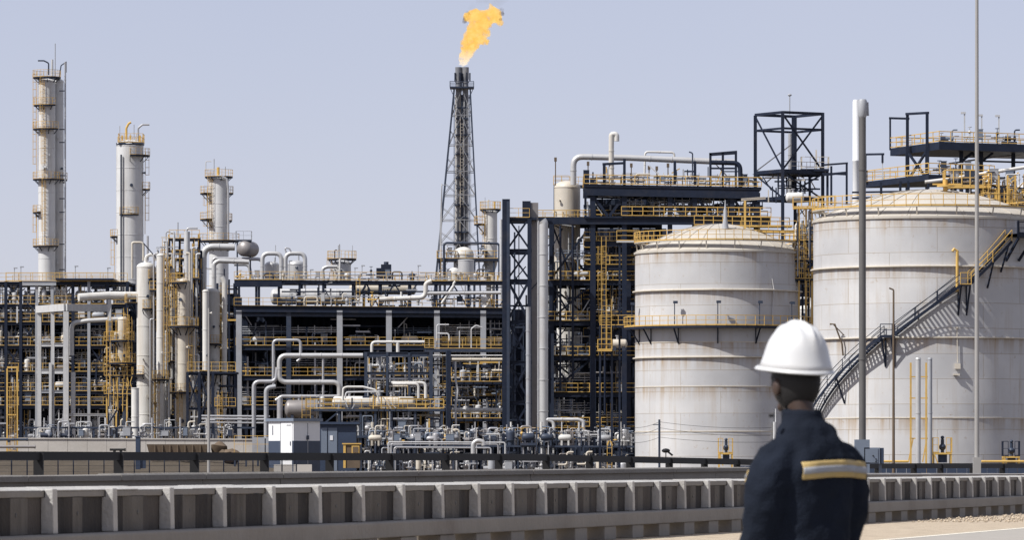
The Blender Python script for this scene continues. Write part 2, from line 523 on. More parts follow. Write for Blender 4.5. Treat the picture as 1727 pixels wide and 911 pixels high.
def drum(px0, px1, py, w, pm, mat, label, dy=0.0, cat='vessel', name='horizontal_drum', group=None, saddle=None, slope=0.0, bands=True):
    """Lying drum from px0 to px1 at centre row py; saddle = row of its feet."""
    a, b = P(px0, py, pm, dy), P(px1, py - slope, pm, dy)
    a.y = b.y = F / pm + dy
    r = w / pm / 2
    L_ = (b - a).length
    d = (b - a).normalized()
    zf = CH + (HZ - saddle) / pm if saddle else None
    base = (a + b) / 2
    root = empty(name, (base.x, base.y, zf if zf is not None else base.z - r), label, cat, group)
    hd = min(r * 0.5, L_ * 0.25)
    k = 6
    prof = [(max(0.02, r * math.sin(math.pi / 2 * i / k)), hd * (1 - math.cos(math.pi / 2 * i / k))) for i in range(k + 1)]
    nb = int(L_ / 2.2) if bands else 0
    for i in range(1, nb):
        h = hd + (L_ - 2 * hd) * i / nb
        prof += [(r, h - 0.06), (r + 0.03, h - 0.05), (r + 0.03, h + 0.05), (r, h + 0.06)]
    prof += [(max(0.02, r * math.cos(math.pi / 2 * i / k)), L_ - hd + hd * math.sin(math.pi / 2 * i / k)) for i in range(k + 1)]
    MB().lathe(a, prof, 24, axis=d).build('shell', mat, root)
    if zf is not None:
        for t in (0.22, 0.78):
            p = a + (b - a) * t
            MB().box((p.x, p.y, (zf + p.z - r * 0.45) / 2), (0.35, r * 1.5, p.z - r * 0.45 - zf)).build('saddle', M_SLATE, root)
    p = a + (b - a) * 0.4
    MB().cyl(p, p + Vector((0, 0, r + 0.4)), 0.14, 8).cyl(p + Vector((0, 0, r + 0.34)), p + Vector((0, 0, r + 0.44)), 0.24, 8).build('nozzle', M_PIPE, root)
    return root


class Steel:
    """One steel structure laid out in photo pixels of its front plane (scale pm); dy is depth behind that plane."""
    def __init__(s, name, label, cat, px, pm, mat=M_NAVY, y0=0.0):
        s.pm, s.mat, s.rr = pm, mat, .03
        s.root = empty(name, (P(px, 0, pm).x, F / pm, 0), label, cat)

    def W(s, px, py, dy=0.0):
        return P(px, py, s.pm) + Vector((0, dy, 0))

    def col(s, px, ytop, ybot=None, w=5, dy=0.0, mat=None, name='column'):
        t = s.W(px, ytop, dy); b = s.W(px, ybot, dy) if ybot is not None else Vector((t.x, t.y, 0))
        ww = w / s.pm
        MB().ibeam(b, t, ww, ww, max(0.04, ww * 0.14)).build(name, mat or s.mat, s.root)
        return s

    def bm(s, p, q, w=4, h=None, mat=None, name='beam', box=False):
        m = MB()
        a, b = s.W(*p), s.W(*q)
        if box or (h or w) < 4: m.beam(a, b, w / s.pm, (h or w) / s.pm)
        else: m.ibeam(a, b, w / s.pm, (h or w) / s.pm, 0.06)
        m.build(name, mat or s.mat, s.root)
        return s

    def brace(s, p, q, w=2.6, mat=None):
        return s.bm(p, q, w, w, mat, 'brace', True)

    def deck(s, x0, x1, py, d0=0.0, d1=6.0, th=4, mat=None, y1=None):
        a, b = s.W(x0, py), s.W(x1, y1 if y1 is not None else py)
        t = th / s.pm
        m = MB()
        vs = []
        for z in (-t, 0):
            vs += [(a.x, a.y + d0, a.z + z), (b.x, b.y + d0, b.z + z), (b.x, b.y + d1, b.z + z), (a.x, a.y + d1, a.z + z)]
        m._add(vs, [(3, 2, 1, 0), (4, 5, 6, 7), (0, 1, 5, 4), (1, 2, 6, 5), (2, 3, 7, 6), (3, 0, 4, 7)], False)
        m.build('deck', mat or s.mat, s.root)
        return s

    def rail(s, pts, mat=None, step=1.7, h=1.1, toe=0.08):
        MB().rail([s.W(*p) for p in pts], step=step, h=h, toe=toe, r=s.rr).build('guard_rail', mat or M_YEL, s.root)
        return s

    def lad(s, px, ytop, ybot, dy=-0.3, out=(0, -1, 0), cage=True, mat=None):
        MB().ladder(s.W(px, ybot, dy), s.W(px, ytop, dy), out, cage=cage, r=0.026).build('ladder', mat or M_YEL, s.root)
        return s

    def dense(s, x0, x1, y0, y1, nv=10, nh=6, nd=4, d=(0.4, 6), mats=None):
        """Secondary steel: thin uprights, short crossbars and stays scattered through the depth."""
        mats = mats or [M_NAVY, M_NAVY, M_SLATE, M_GREY]
        for i in range(nv):
            x, dy = rng.uniform(x0, x1), rng.uniform(*d)
            ya = rng.uniform(y0, y0 + (y1 - y0) * .6); yb = min(y1, ya + rng.uniform(.25, .7) * (y1 - y0))
            s.bm((x, yb, dy), (x, ya, dy), rng.uniform(1.4, 3), None, rng.choice(mats), 'upright', True)
        for i in range(nh):
            x, y, dy = rng.uniform(x0, x1), rng.uniform(y0, y1), rng.uniform(*d)
            s.bm((x, y, dy), (min(x1, x + rng.uniform(12, 45)), y, dy), rng.uniform(1.4, 3), None, rng.choice(mats), 'crossbar', True)
        for i in range(nd):
            x, y, dy = rng.uniform(x0, x1), rng.uniform(y0, y1), rng.uniform(*d)
            s.bm((x, y, dy), (x + rng.choice((-1, 1)) * rng.uniform(10, 24), max(y0, y - rng.uniform(14, 30)), dy), 1.8, None, rng.choice(mats), 'stay', True)
        return s

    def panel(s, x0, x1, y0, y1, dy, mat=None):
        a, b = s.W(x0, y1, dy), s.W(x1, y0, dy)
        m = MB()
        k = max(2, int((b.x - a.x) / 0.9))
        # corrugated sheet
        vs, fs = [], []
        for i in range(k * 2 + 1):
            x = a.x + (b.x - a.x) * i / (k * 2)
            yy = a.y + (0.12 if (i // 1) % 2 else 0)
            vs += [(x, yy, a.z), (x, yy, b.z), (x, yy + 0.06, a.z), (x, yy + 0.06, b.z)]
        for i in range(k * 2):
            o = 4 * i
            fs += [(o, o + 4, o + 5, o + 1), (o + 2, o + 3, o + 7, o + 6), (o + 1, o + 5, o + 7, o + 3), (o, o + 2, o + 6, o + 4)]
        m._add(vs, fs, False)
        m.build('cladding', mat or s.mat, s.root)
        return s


# ---- small equipment that fills the bays; each returns one thing
LIGHT = [0.10]
def pick(light=.35):
    """Material of a small item: mostly dull greys and navy, some bright cladding."""
    x = rng.random()
    if x < light + LIGHT[0]: return rng.choice([M_ALU, M_LIGHT, M_WHITE, M_CREAM])
    return rng.choice([M_PIPE, M_PIPE, M_SLATE, M_BROWNMET, M_GREY, M_BOXBLUE])


def k_pipe(a, b, z0, z1, y):
    r = rng.uniform(0.07, 0.17); z = z0 + (z1 - z0) * rng.uniform(0.4, 0.9)
    m = MB(); m.tube([(a, y, z), (b, y, z)], r, 10)
    for i in range(1, 4):
        x = a + (b - a) * i / 4
        m.tube([(x - 0.06, y, z), (x + 0.06, y, z)], r * 1.35, 10)
        m.beam((x, y + 0.02, z), (x, y + 0.02, z1), 0.06)
    return 'straight_pipe', 'pipe', m, pick(.3), 'straight pipe', None


def k_loop(a, b, z0, z1, y):
    r = rng.uniform(0.06, 0.13); w = min(b - a, rng.uniform(.7, 2.0)); x = rng.uniform(a, b - w); h = z0 + (z1 - z0) * rng.uniform(0.4, 0.85)
    m = MB(); m.tube(fillet([(x, y, z0), (x, y, h), (x + w, y, h), (x + w, y, z0)], r * 3), r, 10)
    m.tube([(x, y, z0 + .5), (x, y, z0 + .65)], r * 1.7, 10).tube([(x + w, y, z0 + .5), (x + w, y, z0 + .65)], r * 1.7, 10)
    if rng.random() < .5: m.tube([(x, y, (z0 + h) / 2), (x + w, y, (z0 + h) / 2)], r * .7, 8)
    return 'looped_pipe', 'pipe', m, pick(.45), 'looped pipe', None


def k_vdrum(a, b, z0, z1, y):
    r = rng.uniform(0.25, 0.5); h = (z1 - z0) * rng.uniform(0.4, 0.75); x = rng.uniform(a + r, b - r)
    m = MB(); m.lathe((x, y, z0), [(r * .7, 0), (r * .7, .5), (r, .55)] + dome_profile(r, max(.8, h - r * .5)), 18)
    m.cyl((x, y, z0 + h - .2), (x, y, z0 + h + .4), .07, 8)
    m.tube(fillet([(x + r * .8, y - .1, z0 + h * .5), (x + r + .35, y - .1, z0 + h * .5), (x + r + .35, y - .1, z0)], .15), .06, 6)
    return 'upright_drum', 'vessel', m, pick(.4), 'upright drum', None


def k_hdrum(a, b, z0, z1, y):
    r = rng.uniform(0.25, 0.45); L_ = min(b - a - .2, rng.uniform(1.6, 3.2)); x = rng.uniform(a, b - L_); z = z0 + r + .5
    m = MB()
    m.lathe((x, y, z), [(0.05, 0), (r * .7, .08), (r, .25), (r, L_ - .25), (r * .7, L_ - .08), (.05, L_)], 18, axis=(1, 0, 0))
    for t in (.25, .75): m.box((x + L_ * t, y, z0 + .3), (.2, r * 1.4, .65))
    m.cyl((x + L_ * .5, y, z + r - .1), (x + L_ * .5, y, z + r + .5), .06, 8).cyl((x + L_ * .3, y, z + r - .1), (x + L_ * .3, y, z + r + .3), .09, 8)
    return 'lying_drum', 'vessel', m, pick(.35), 'lying drum', None


def k_valve(a, b, z0, z1, y):
    x = rng.uniform(a, b); h = rng.uniform(.7, 1.4)
    m = MB(); m.cyl((x, y, z0), (x, y, z0 + h), .08, 8); m.ball((x, y, z0 + h), .19, 10); m.cyl((x, y, z0 + h), (x, y, z0 + h + .55), .04, 6)
    m.tube([(x + .22 * math.cos(t), y + .22 * math.sin(t), z0 + h + .55) for t in [i * math.pi / 5 for i in range(10)]], .035, 5, closed=True)
    m.cyl((x - .7, y, z0 + h * .6), (x + .6, y, z0 + h * .6), .09, 8).cyl((x - .3, y, z0 + h * .6), (x - .22, y, z0 + h * .6), .17, 8)
    return 'hand_valve', 'valve', m, rng.choice([M_YEL, M_LIGHT, M_PIPE, M_SLATE, M_ALU]), 'handwheel valve', None


def k_riser(a, b, z0, z1, y):
    r = rng.uniform(.06, .16); x = rng.uniform(a + .2, b - .2)
    m = MB(); m.cyl((x, y, z0), (x, y, z1), r, 10)
    for t in (.25, .6): m.cyl((x, y, z0 + (z1 - z0) * t), (x, y, z0 + (z1 - z0) * t + .12), r * 1.5, 10)
    return 'riser_pipe', 'pipe', m, pick(.5), 'riser pipe', None


def k_pump(a, b, z0, z1, y):
    x = rng.uniform(a + .8, b - .8)
    m = MB(); m.box((x, y, z0 + .15), (1.7, .7, .3)); m.cyl((x - .7, y, z0 + .62), (x + .2, y, z0 + .62), .27, 12)
    m.cyl((x + .2, y, z0 + .62), (x + .45, y, z0 + .62), .1, 8); m.lathe((x + .45, y, z0 + .62), [(.15, 0), (.34, .08), (.34, .24), (.15, .32)], 14, axis=(1, 0, 0))
    m.tube(fillet([(x + .6, y, z0 + .6), (x + .6, y, z0 + 1.6), (x + 1.2, y, z0 + 1.6)], .25), .09, 8)
    return 'pump_set', 'pump', m, rng.choice([M_BOXBLUE, M_PIPE, M_SLATE, M_BROWNMET]), 'motor pump', None


def k_box(a, b, z0, z1, y):
    w, h = rng.uniform(.5, 1.0), rng.uniform(.6, 1.2); x = rng.uniform(a + w / 2, b - w / 2)
    m = MB(); m.box((x, y, z0 + .5 + h / 2), (w, .4, h)); m.box((x, y - .22, z0 + .5 + h / 2), (w * .85, .06, h * .88))
    for e in (-1, 1): m.beam((x + e * w * .4, y, z0), (x + e * w * .4, y, z0 + .52), .08)
    m.box((x, y, z0 + .53 + h), (w + .12, .5, .06))
    return 'control_cabinet', 'cabinet', m, rng.choice([M_BOXBLUE, M_LIGHT, M_GREY, M_SLATE]), 'control cabinet', None


def k_zig(a, b, z0, z1, y):
    r = rng.uniform(.05, .12); h1, h2 = z0 + (z1 - z0) * rng.uniform(.15, .4), z0 + (z1 - z0) * rng.uniform(.55, .9); x = a + (b - a) * rng.uniform(.3, .7)
    m = MB(); m.tube(fillet([(a, y, h1), (x, y, h1), (x, y, h2), (b, y, h2)], r * 3), r, 10)
    m.tube([(x, y, (h1 + h2) / 2 - .1), (x, y, (h1 + h2) / 2 + .1)], r * 1.7, 10)
    return 'stepped_pipe', 'pipe', m, pick(.45), 'stepped pipe', None


def k_lad(a, b, z0, z1, y):
    x = rng.uniform(a + .4, b - .4)
    m = MB(); m.ladder((x, y, z0), (x, y, z1), (0, -1, 0), cage=False, r=.022)
    return 'access_ladder', 'ladder', m, M_YEL, 'straight ladder', None


def k_bundle(a, b, z0, z1, y):
    z = z0 + (z1 - z0) * rng.uniform(.25, .6)
    m = MB()
    n = rng.randint(3, 5)
    for i in range(n): m.cyl((a, y + .1 * i, z + i * .3), (b, y + .1 * i, z + i * .3), .045 + .025 * (i % 2), 6)
    for t in (.15, .5, .85): m.beam((a + (b - a) * t, y + .1 * n, z - .3), (a + (b - a) * t, y + .1 * n, z + n * .3), .1)
    return 'pipe_run', 'pipe bundle', m, pick(.4), 'pipe bundle', None


def k_goose(a, b, z0, z1, y):
    r = rng.uniform(.05, .09); x = rng.uniform(a, b); h = z0 + (z1 - z0) * rng.uniform(.4, .9); d = rng.choice((-1, 1)) * rng.uniform(.3, .7)
    m = MB(); m.tube(fillet([(x, y, z0), (x, y, h), (x + d, y, h), (x + d, y, h - .5)], r * 4), r, 8); m.cyl((x + d, y, h - .6), (x + d, y, h - .48), r * 1.8, 8)
    m.cyl((x, y, z0 + .6), (x, y, z0 + .75), r * 2, 8)
    return 'gooseneck_pipe', 'pipe', m, pick(.5), 'gooseneck pipe', None


def k_tee(a, b, z0, z1, y):
    r = rng.uniform(.07, .12); x = rng.uniform(a + .5, b - .5); h = z0 + (z1 - z0) * rng.uniform(.3, .7); w = rng.uniform(.5, 1.1)
    m = MB(); m.cyl((x - w, y, h), (x + w, y, h), r, 8).cyl((x, y, z0), (x, y, h), r, 8)
    for e in (-1, 1): m.cyl((x + e * w, y, h), (x + e * (w - .12), y, h), r * 1.8, 8); m.tube(fillet([(x + e * w * .6, y, h), (x + e * w * .6, y, h + .5), (x + e * w * .9, y - .3, h + .5)], .15), r * .6, 6)
    return 'tee_pipe', 'pipe', m, pick(.5), 'tee pipe', None


KINDS = [k_pipe, k_loop, k_vdrum, k_hdrum, k_valve, k_riser, k_pump, k_box, k_zig, k_lad, k_bundle, k_goose, k_tee]
COLW = {'yellow_paint': 'yellow', 'aluminium_cladding': 'silver', 'pipe_cladding': 'grey', 'light_steel': 'pale', 'white_vessel_paint': 'white', 'cream_vessel_paint': 'cream',
        'blue_grey_box': 'blue-grey', 'grey_steel': 'dull', 'slate_steel': 'slate', 'dull_drum_metal': 'brownish'}


def fill(S, bays, levels, where, group, count=4, d=(0.5, 1.8), kinds=None, skip=()):
    """Equipment for each bay of each storey of a structure: bays [(x0,x1,word)], levels [(ytop,ybot,word)] in photo pixels."""
    for x0, x1, bw in bays:
        for yt, yb, lw in levels:
            if (bw, lw) in skip: continue
            a, b = S.W(x0 + 3, yb), S.W(x1 - 3, yt)
            kk = kinds or KINDS
            for k in rng.sample(kk, min(count, len(kk))):
                name, cat, m, mat, desc, _ = k(a.x, b.x, a.z, b.z, a.y + rng.uniform(*d))
                m.build(name, mat, None, ' '.join(f'{COLW.get(mat.name, "")} {desc} {lw} {where}, {bw}'.split()), cat, group)
# ================================================================ GROUND
DIRV = Vector((18.77, 81.5, 0)).normalized()         # direction of the road and its barriers
NRM = Vector((DIRV.y, -DIRV.x, 0))                   # towards the near carriageway
B0 = Vector((-5.47, 57.0, 0))                        # a point on the front barrier's face line


def along(t, off=0.0, z=0.0):
    return B0 + DIRV * t + NRM * off + Vector((0, 0, z))


def sheet(name, t0, t1, o0, o1, z, mat):
    m = MB()
    m._add([along(t0, o0, z), along(t0, o1, z), along(t1, o1, z), along(t1, o0, z)], [(0, 1, 2, 3)], False)
    return structure(name, m, mat)


g = MB(); g._add([(-3000, -200, -0.02), (3000, -200, -0.02), (3000, 6000, -0.02), (-3000, 6000, -0.02)], [(0, 1, 2, 3)], False)
structure('ground', g, M_DIRT)
sheet('gravel_shoulder', -90, 320, -1.2, 4.35, 0.0, M_GRAVEL)
sheet('road', -90, 320, 4.35, 16, 0.004, M_ASPH)
sheet('edge_line', -90, 320, 4.42, 4.58, 0.008, M_LINE)

# loose stones on the shoulder
st = MB()
for i in range(2600):
    t = rng.uniform(60, 130); o = rng.uniform(0.3, 4.2) if rng.random() < .75 else rng.gauss(1.6, .4)
    if o < .25 or o > 4.3: continue
    r = rng.uniform(.012, .045)
    p = along(t, o, r * .4)
    st._add([p + Vector((r * a, r * b, r * c * .8)) for a, b, c in ((1, 0, 0), (-.9, .3, 0), (.1, 1, .1), (0, -1, 0), (.1, 0, 1), (0, 0, -.6))],
            [(0, 2, 4), (2, 1, 4), (1, 3, 4), (3, 0, 4), (2, 0, 5), (1, 2, 5), (3, 1, 5), (0, 3, 5)], False)
st.build('loose_stones', M_GRAVEL, None, kind='stuff', origin=(0, 0, 0))

# earth bank below the pale retaining wall, on the left
m = MB()
a0, a1 = P(-160, 800, 16), P(470, 800, 16)
b0, b1 = P(-160, 765, 14.2), P(450, 765, 14.2)
vs, fs = [], []
nx, ny = 60, 10
for j in range(ny + 1):
    for i in range(nx + 1):
        u, v = i / nx, j / ny
        p = (a0 * (1 - u) + a1 * u) * (1 - v) + (b0 * (1 - u) + b1 * u) * v
        p.z = (p.z if v > 0 else -0.1) + (noise.noise(p * .35) * .35 if 0 < v else 0)
        vs.append(p)
for j in range(ny):
    for i in range(nx):
        o = j * (nx + 1) + i
        fs.append((o, o + 1, o + nx + 2, o + nx + 1))
m._add(vs, fs, True)
structure('earth_bank', m, M_DIRT)

# ================================================================ FRONT CONCRETE BARRIER (balustrade of the road)
PITCH = 83.64 / 37 * 1.0
t_first = 3.1                                                    # rib 0 sits at photo x = 61
# positions of the ribs are spaced evenly along the barrier
T0 = 2.05
bar = empty('concrete_barrier', along(40, 0, 0), 'long weathered concrete road barrier of ribs and recessed panels along the gravel shoulder', 'barrier')
TE = 128.0
ext0, ext1 = -12.0, TE


def strip(name, pts, mat, t0, t1, bevel=0.0, bump=0.0):
    """Prism along the road: pts = (offset, z) outline."""
    m = MB()
    n = len(pts)
    k = max(1, int((t1 - t0) / 2.26))
    vs = []
    for i in range(k + 1):
        t = t0 + (t1 - t0) * i / k
        j = bump * noise.noise(Vector((t * .7, 3.3, 0)))
        vs += [along(t, o + j * .5, z + j) for o, z in pts]
    fs = []
    for i in range(k):
        for q in range(n):
            fs.append((i * n + q, i * n + (q + 1) % n, (i + 1) * n + (q + 1) % n, (i + 1) * n + q))
    fs += [tuple(reversed(range(n))), tuple(k * n + q for q in range(n))]
    m._add(vs, fs, False)
    return m.build(name, mat, bar, bevel=bevel)


# cap stones, each slightly out of line, their tops sloping to the road
tt = ext0
while tt < ext1:
    L_ = PITCH * rng.choice((1.0, 1.35, 1.6))
    dz, do = rng.uniform(-.005, .005), rng.uniform(-.008, .008)
    strip('cap_stone', [(-.34, .93), (-.145 + do, .93), (-.145 + do, .94 + dz), (-.27, .972 + dz), (-.34, .975 + dz)], M_RIB, tt + .008, tt + L_ - .008, bevel=.006)
    tt += L_
strip('top_beam', [(-.34, .86), (-.15, .86), (-.15, .929), (-.34, .929)], M_CONC, ext0, ext1, bevel=.01)
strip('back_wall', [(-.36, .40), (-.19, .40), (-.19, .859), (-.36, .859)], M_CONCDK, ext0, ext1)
strip('lower_beam', [(-.42, .225), (.06, .225), (.06, .43), (.03, .452), (-.42, .452)], M_CONC, ext0, ext1, bevel=.015, bump=.006)
rib_proto = None
i = 0
t = T0 - PITCH * 5
while t < ext1 - 1:
    m = MB()
    w0 = .16
    c = along(t, 0, 0)
    ang = math.atan2(DIRV.y, DIRV.x)
    if rib_proto is None:
        vs = []
        for o, z in ((-.035, .455), (-.045, .955), (-.142, .955), (-.142, .859), (-.189, .858), (-.189, .455)):
            vs += [along(t - w0 / 2, o, z), along(t + w0 / 2, o, z)]
        m._add(vs, [(2 * q, 2 * q + 1, (2 * q + 3) % 12, (2 * q + 2) % 12) for q in range(6)] + [(0, 2, 4, 6, 8, 10), (11, 9, 7, 5, 3, 1)], False)
        rib_proto = m.build('rib', M_RIB, bar, bevel=.012)
        p0 = c
        m2 = MB()
        vs = []
        for o, z in ((.03, 0), (.03, .224), (-.3, .224), (-.3, 0)):
            vs += [along(t - .45, o, z), along(t + .45, o, z)]
        m2._add(vs, [(0, 1, 3, 2), (2, 3, 5, 4), (4, 5, 7, 6), (6, 7, 1, 0), (0, 2, 4, 6), (1, 7, 5, 3)], False)
        foot_proto = m2.build('foot_block', M_CONC, bar, bevel=.012)
    else:
        for pr in (rib_proto, foot_proto):
            o = pr.copy(); COL.objects.link(o); o.parent = bar; o.location = pr.location + (c - p0) + DIRV * rng.uniform(-.02, .02)
            o.rotation_euler = (0, 0, 0)
    # upright fluting of the recess, one broad board-marked face
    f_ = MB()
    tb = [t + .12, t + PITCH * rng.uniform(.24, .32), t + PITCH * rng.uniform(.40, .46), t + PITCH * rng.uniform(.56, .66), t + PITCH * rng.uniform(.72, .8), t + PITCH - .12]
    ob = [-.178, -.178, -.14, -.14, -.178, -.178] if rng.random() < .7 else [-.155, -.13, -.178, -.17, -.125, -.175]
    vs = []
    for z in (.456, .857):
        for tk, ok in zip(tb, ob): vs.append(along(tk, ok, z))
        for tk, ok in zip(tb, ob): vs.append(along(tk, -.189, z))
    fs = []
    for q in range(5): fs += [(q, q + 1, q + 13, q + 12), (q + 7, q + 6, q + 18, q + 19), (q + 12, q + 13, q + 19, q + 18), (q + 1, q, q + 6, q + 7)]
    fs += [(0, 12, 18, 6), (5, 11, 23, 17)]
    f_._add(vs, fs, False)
    f_.mi = [rng.choice([1, 1, 0]) if q // 4 in (0, 4) else (2 if q // 4 == 2 else rng.choice([0, 0, 1, 2])) for q in range(20)] + [0, 0]  # end strips mostly the darker concrete tone, middle strip the paler one
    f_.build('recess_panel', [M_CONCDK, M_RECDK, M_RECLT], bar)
    c_ = along((tb[2] + tb[3]) / 2, ob[2], .67)
    MB().lathe(c_ - NRM * .02, [(.028, 0), (.028, .024), (.014, .026)], 10, axis=NRM).build('tie_hole', M_BLACK, bar)
    i += 1
    t += PITCH

# second barrier behind it (grey parapet)
def parapet(name, label, q0, q1, h, th, mat, zt0, zt1, cap=.06):
    """Low wall from point q0 to q1 with sloped top."""
    q0, q1 = Vector(q0), Vector(q1)
    d = (q1 - q0); d.z = 0; L_ = d.length; d.normalize(); nn = Vector((d.y, -d.x, 0))
    root = empty(name, ((q0.x + q1.x) / 2, (q0.y + q1.y) / 2, 0), label, 'barrier')
    k = max(2, int(L_ / 4))
    prev = 0
    for i in range(k):
        ta, tb = i / k, (i + 1) / k - .025 / L_
        za, zb = zt0 + (zt1 - zt0) * ta, zt0 + (zt1 - zt0) * tb
        jz = rng.uniform(-.008, .008); jo = rng.uniform(-.006, .006)
        m = MB(); vs = []
        for t_, z_ in ((ta, za), (tb, zb)):
            p = q0 + d * L_ * t_ + nn * jo
            for o, z in ((-th / 2, z_ - h), (th * .5, z_ - h), (th * .35, z_ - cap), (th * .5, z_ - cap), (th * .5, z_ - .02), (th * .42, z_ + jz), (-th * .42, z_ + jz), (-th / 2, z_ - .02)):
                vs.append(Vector((p.x, p.y, 0)) + nn * o + Vector((0, 0, z)))
        n = 8
        m._add(vs, [(i_, (i_ + 1) % n, (i_ + 1) % n + n, i_ + n) for i_ in range(n)] + [tuple(reversed(range(n))), tuple(range(n, 2 * n))], False)
        m.build('wall_segment', mat, root)
    return root


qa, qb = P(-150, 804, 121), P(1262, 788, 71)
parapet('parapet_wall', 'grey concrete parapet with rounded top running behind the ribbed barrier, ending beside the worker', (qa.x, qa.y, 0), (qb.x, qb.y, 0), 1.0, .42, M_CONC, qa.z, qb.z, cap=.1)
qa, qb = P(1330, 799, 68), P(1800, 799, 47)
parapet('parapet_wall', 'thin pale parapet behind the ribbed barrier in front of the biggest tank', (qa.x, qa.y, 0), (qb.x, qb.y, 0), .6, .3, M_CONCLT, qa.z, qb.z, cap=.05)

# dark steel guard fence further back
gf = empty('guard_fence', P(700, 788, 45) * 1, 'black steel guard fence with one broad rail in front of the refinery', 'fence')
gf.location.z = 0
pa, pb = P(-165, 788, 64), P(1900, 788, 31)


def gpt(px):
    """Point of the fence line seen at photo column px."""
    k = (px - CX) / F
    d = pb - pa
    s_ = (k * pa.y - pa.x) / (d.x - k * d.y)
    p = pa + d * s_
    return Vector((p.x, p.y, 0))


top_at = lambda px: (762 + (px / 880) * 4 if px < 880 else 766 + (px - 880) / 380 * 9 if px < 1260 else 775 + (px - 1260) / 200 * 7 if px < 1460 else 782)
xs = [-140, -70, 65, 200, 328, 446, 556, 657, 752, 841, 921, 994, 1062, 1129, 1188, 1243, 1295, 1345, 1392, 1437, 1480, 1541, 1586, 1640, 1690, 1740, 1790]
prev = None
for k_, px in enumerate(xs):
    p = gpt(px); pmx = F / p.y
    zt = CH + (HZ - top_at(px)) / pmx
    m = MB(); m.box((p.x, p.y, (zt - .03) / 2), (.27, .27, zt - .03)); m.box((p.x, p.y, .15), (.4, .4, .3))
    m.build('post', M_RAIL, gf)
    if prev is not None:
        a, za = prev
        m = MB()
        m.beam(Vector((a.x, a.y - .17, za - .12)), Vector((p.x, p.y - .17, zt - .12)), .10, .24)
        m.build('rail', M_RAIL, gf)
    prev = (p, zt)

# dark blue site wall behind the guard fence, in front of the tanks
m = MB()
pmw = 19.0
for x0 in range(1240, 1830, 17):
    a, b = P(x0, 786, pmw), P(x0 + 16.4, 786, pmw)
    m.box(((a.x + b.x) / 2, a.y, (a.z + rng.uniform(-.02, .02)) / 2), (b.x - a.x, .18, a.z))
wl = m.build('panel_fence', M_BLUE, None, 'low dark blue panel fence at the foot of the big tanks', 'fence')

# chain-link fence on the left bank
m = MB()
cf = empty('chain_link_fence', P(150, 788, 22), 'thin wire mesh fence on posts below the black guard rail', 'fence'); cf.location.z = 0
a, b = P(-60, 776, 22), P(500, 776, 21)
for i in range(23):
    p = a + (b - a) * (i / 22)
    MB().beam((p.x, p.y, 0), (p.x, p.y, p.z), .09).build('post', M_SLATE, cf)
w_ = MB()
for i in range(420):
    p = a + (b - a) * (i / 419)
    w_.beam((p.x, p.y, .05), (p.x, p.y, p.z), .014)
for z in (.3, .8, 1.3, 1.7):
    w_.beam((a.x, a.y - .02, z), (b.x, b.y - .02, z), .02)
w_.build('wire_mesh', M_SLATE, cf)

# pale retaining wall
rw = empty('retaining_wall', P(200, 764, 14) * 1, 'pale concrete retaining wall under the refinery on top of the dry bank', 'wall')
rw.location.z = P(200, 764, 14).z - 1.2
xs_ = list(range(-150, 451, 33))
for x0, x1 in zip(xs_, xs_[1:]):
    a, b = P(x0, 764, 14), P(x1, 764, 14)
    zt = CH + (HZ - (741 + x0 * .004)) / 14
    m = MB(); m.box(((a.x + b.x) / 2, a.y + .3, (zt + a.z - 1.2) / 2), (b.x - a.x - .03, .6, zt - a.z + 1.2))
    m.build('wall_panel', M_CONCLT, rw)
    m = MB(); m.box(((a.x + b.x) / 2, a.y + .27, zt + .08), (b.x - a.x - .01, .75, .16)); m.build('coping', M_CONCLT, rw)

# things lying on and before the wall
def lyingpipe(px0, px1, py, w, pm, mat, lab):
    a, b = P(px0, py, pm), P(px1, py, pm)
    m = MB(); m.tube([a, b], w / pm / 2, 10); m.tube([b - Vector((.15, 0, 0)), b], w / pm / 1.5, 10)
    for t_ in (.3, .7):
        q = a + (b - a) * t_
        m.box((q.x, q.y, q.z - w / pm * .8), (.3, .4, w / pm * .8))
    m.build('ground_pipe', mat, None, lab, 'pipe')


lyingpipe(-60, 47, 742, 4, 14.6, M_SLATE, 'dark pipe lying along the wall top beside the yellow caged ladder')
lyingpipe(-60, 60, 754, 5, 14.8, M_BROWNMET, 'dull pipe with an end cap crossing in front of the pale wall')
lyingpipe(185, 212, 759, 4, 14.8, M_RAIL, 'short black pipe stub lying at the foot of the pale wall')

# rusty skip and tarpaulin pile before the wall
sk = MB()
a, b = P(256, 762, 15), P(345, 762, 15)
za, zb = P(0, 763, 15).z - 1, P(0, 750, 15).z
sk._add([(a.x, a.y - 1, za), (b.x, a.y - 1, za), (b.x, a.y + 1, za), (a.x, a.y + 1, za), (a.x - .5, a.y - 1.3, zb), (b.x + .5, a.y - 1.3, zb), (b.x + .5, a.y + 1.3, zb), (a.x - .5, a.y + 1.3, zb)],
        [(3, 2, 1, 0), (4, 5, 6, 7), (0, 1, 5, 4), (1, 2, 6, 5), (2, 3, 7, 6), (3, 0, 4, 7)], False)
for i in range(7):
    x = a.x + (b.x - a.x) * (i + .5) / 7
    sk.box((x, a.y - 1.25, (za + zb) / 2), (.15, .2, zb - za - .1))
sk.build('waste_skip', M_RUST, None, 'rusty brown skip in front of the pale wall', 'skip')
hp = MB()
c = P(378, 760, 15)
for i in range(5):
    hp.ball(c + Vector((rng.uniform(-1.2, 1.2), rng.uniform(-.5, .5), rng.uniform(-.8, .3))), rng.uniform(.7, 1.1), 9, (1.1, 1, .8))
for v in hp.v: v += Vector((noise.noise(v * 1.3), noise.noise(v * 1.3 + Vector((9, 0, 0))), noise.noise(v * 1.3 + Vector((0, 9, 0))))) * .35
hp.build('tarpaulin_heap', M_RUST, None, 'brown tarpaulin heap beside the rusty skip', 'heap')
sb = MB()
c = P(233, 770, 16)
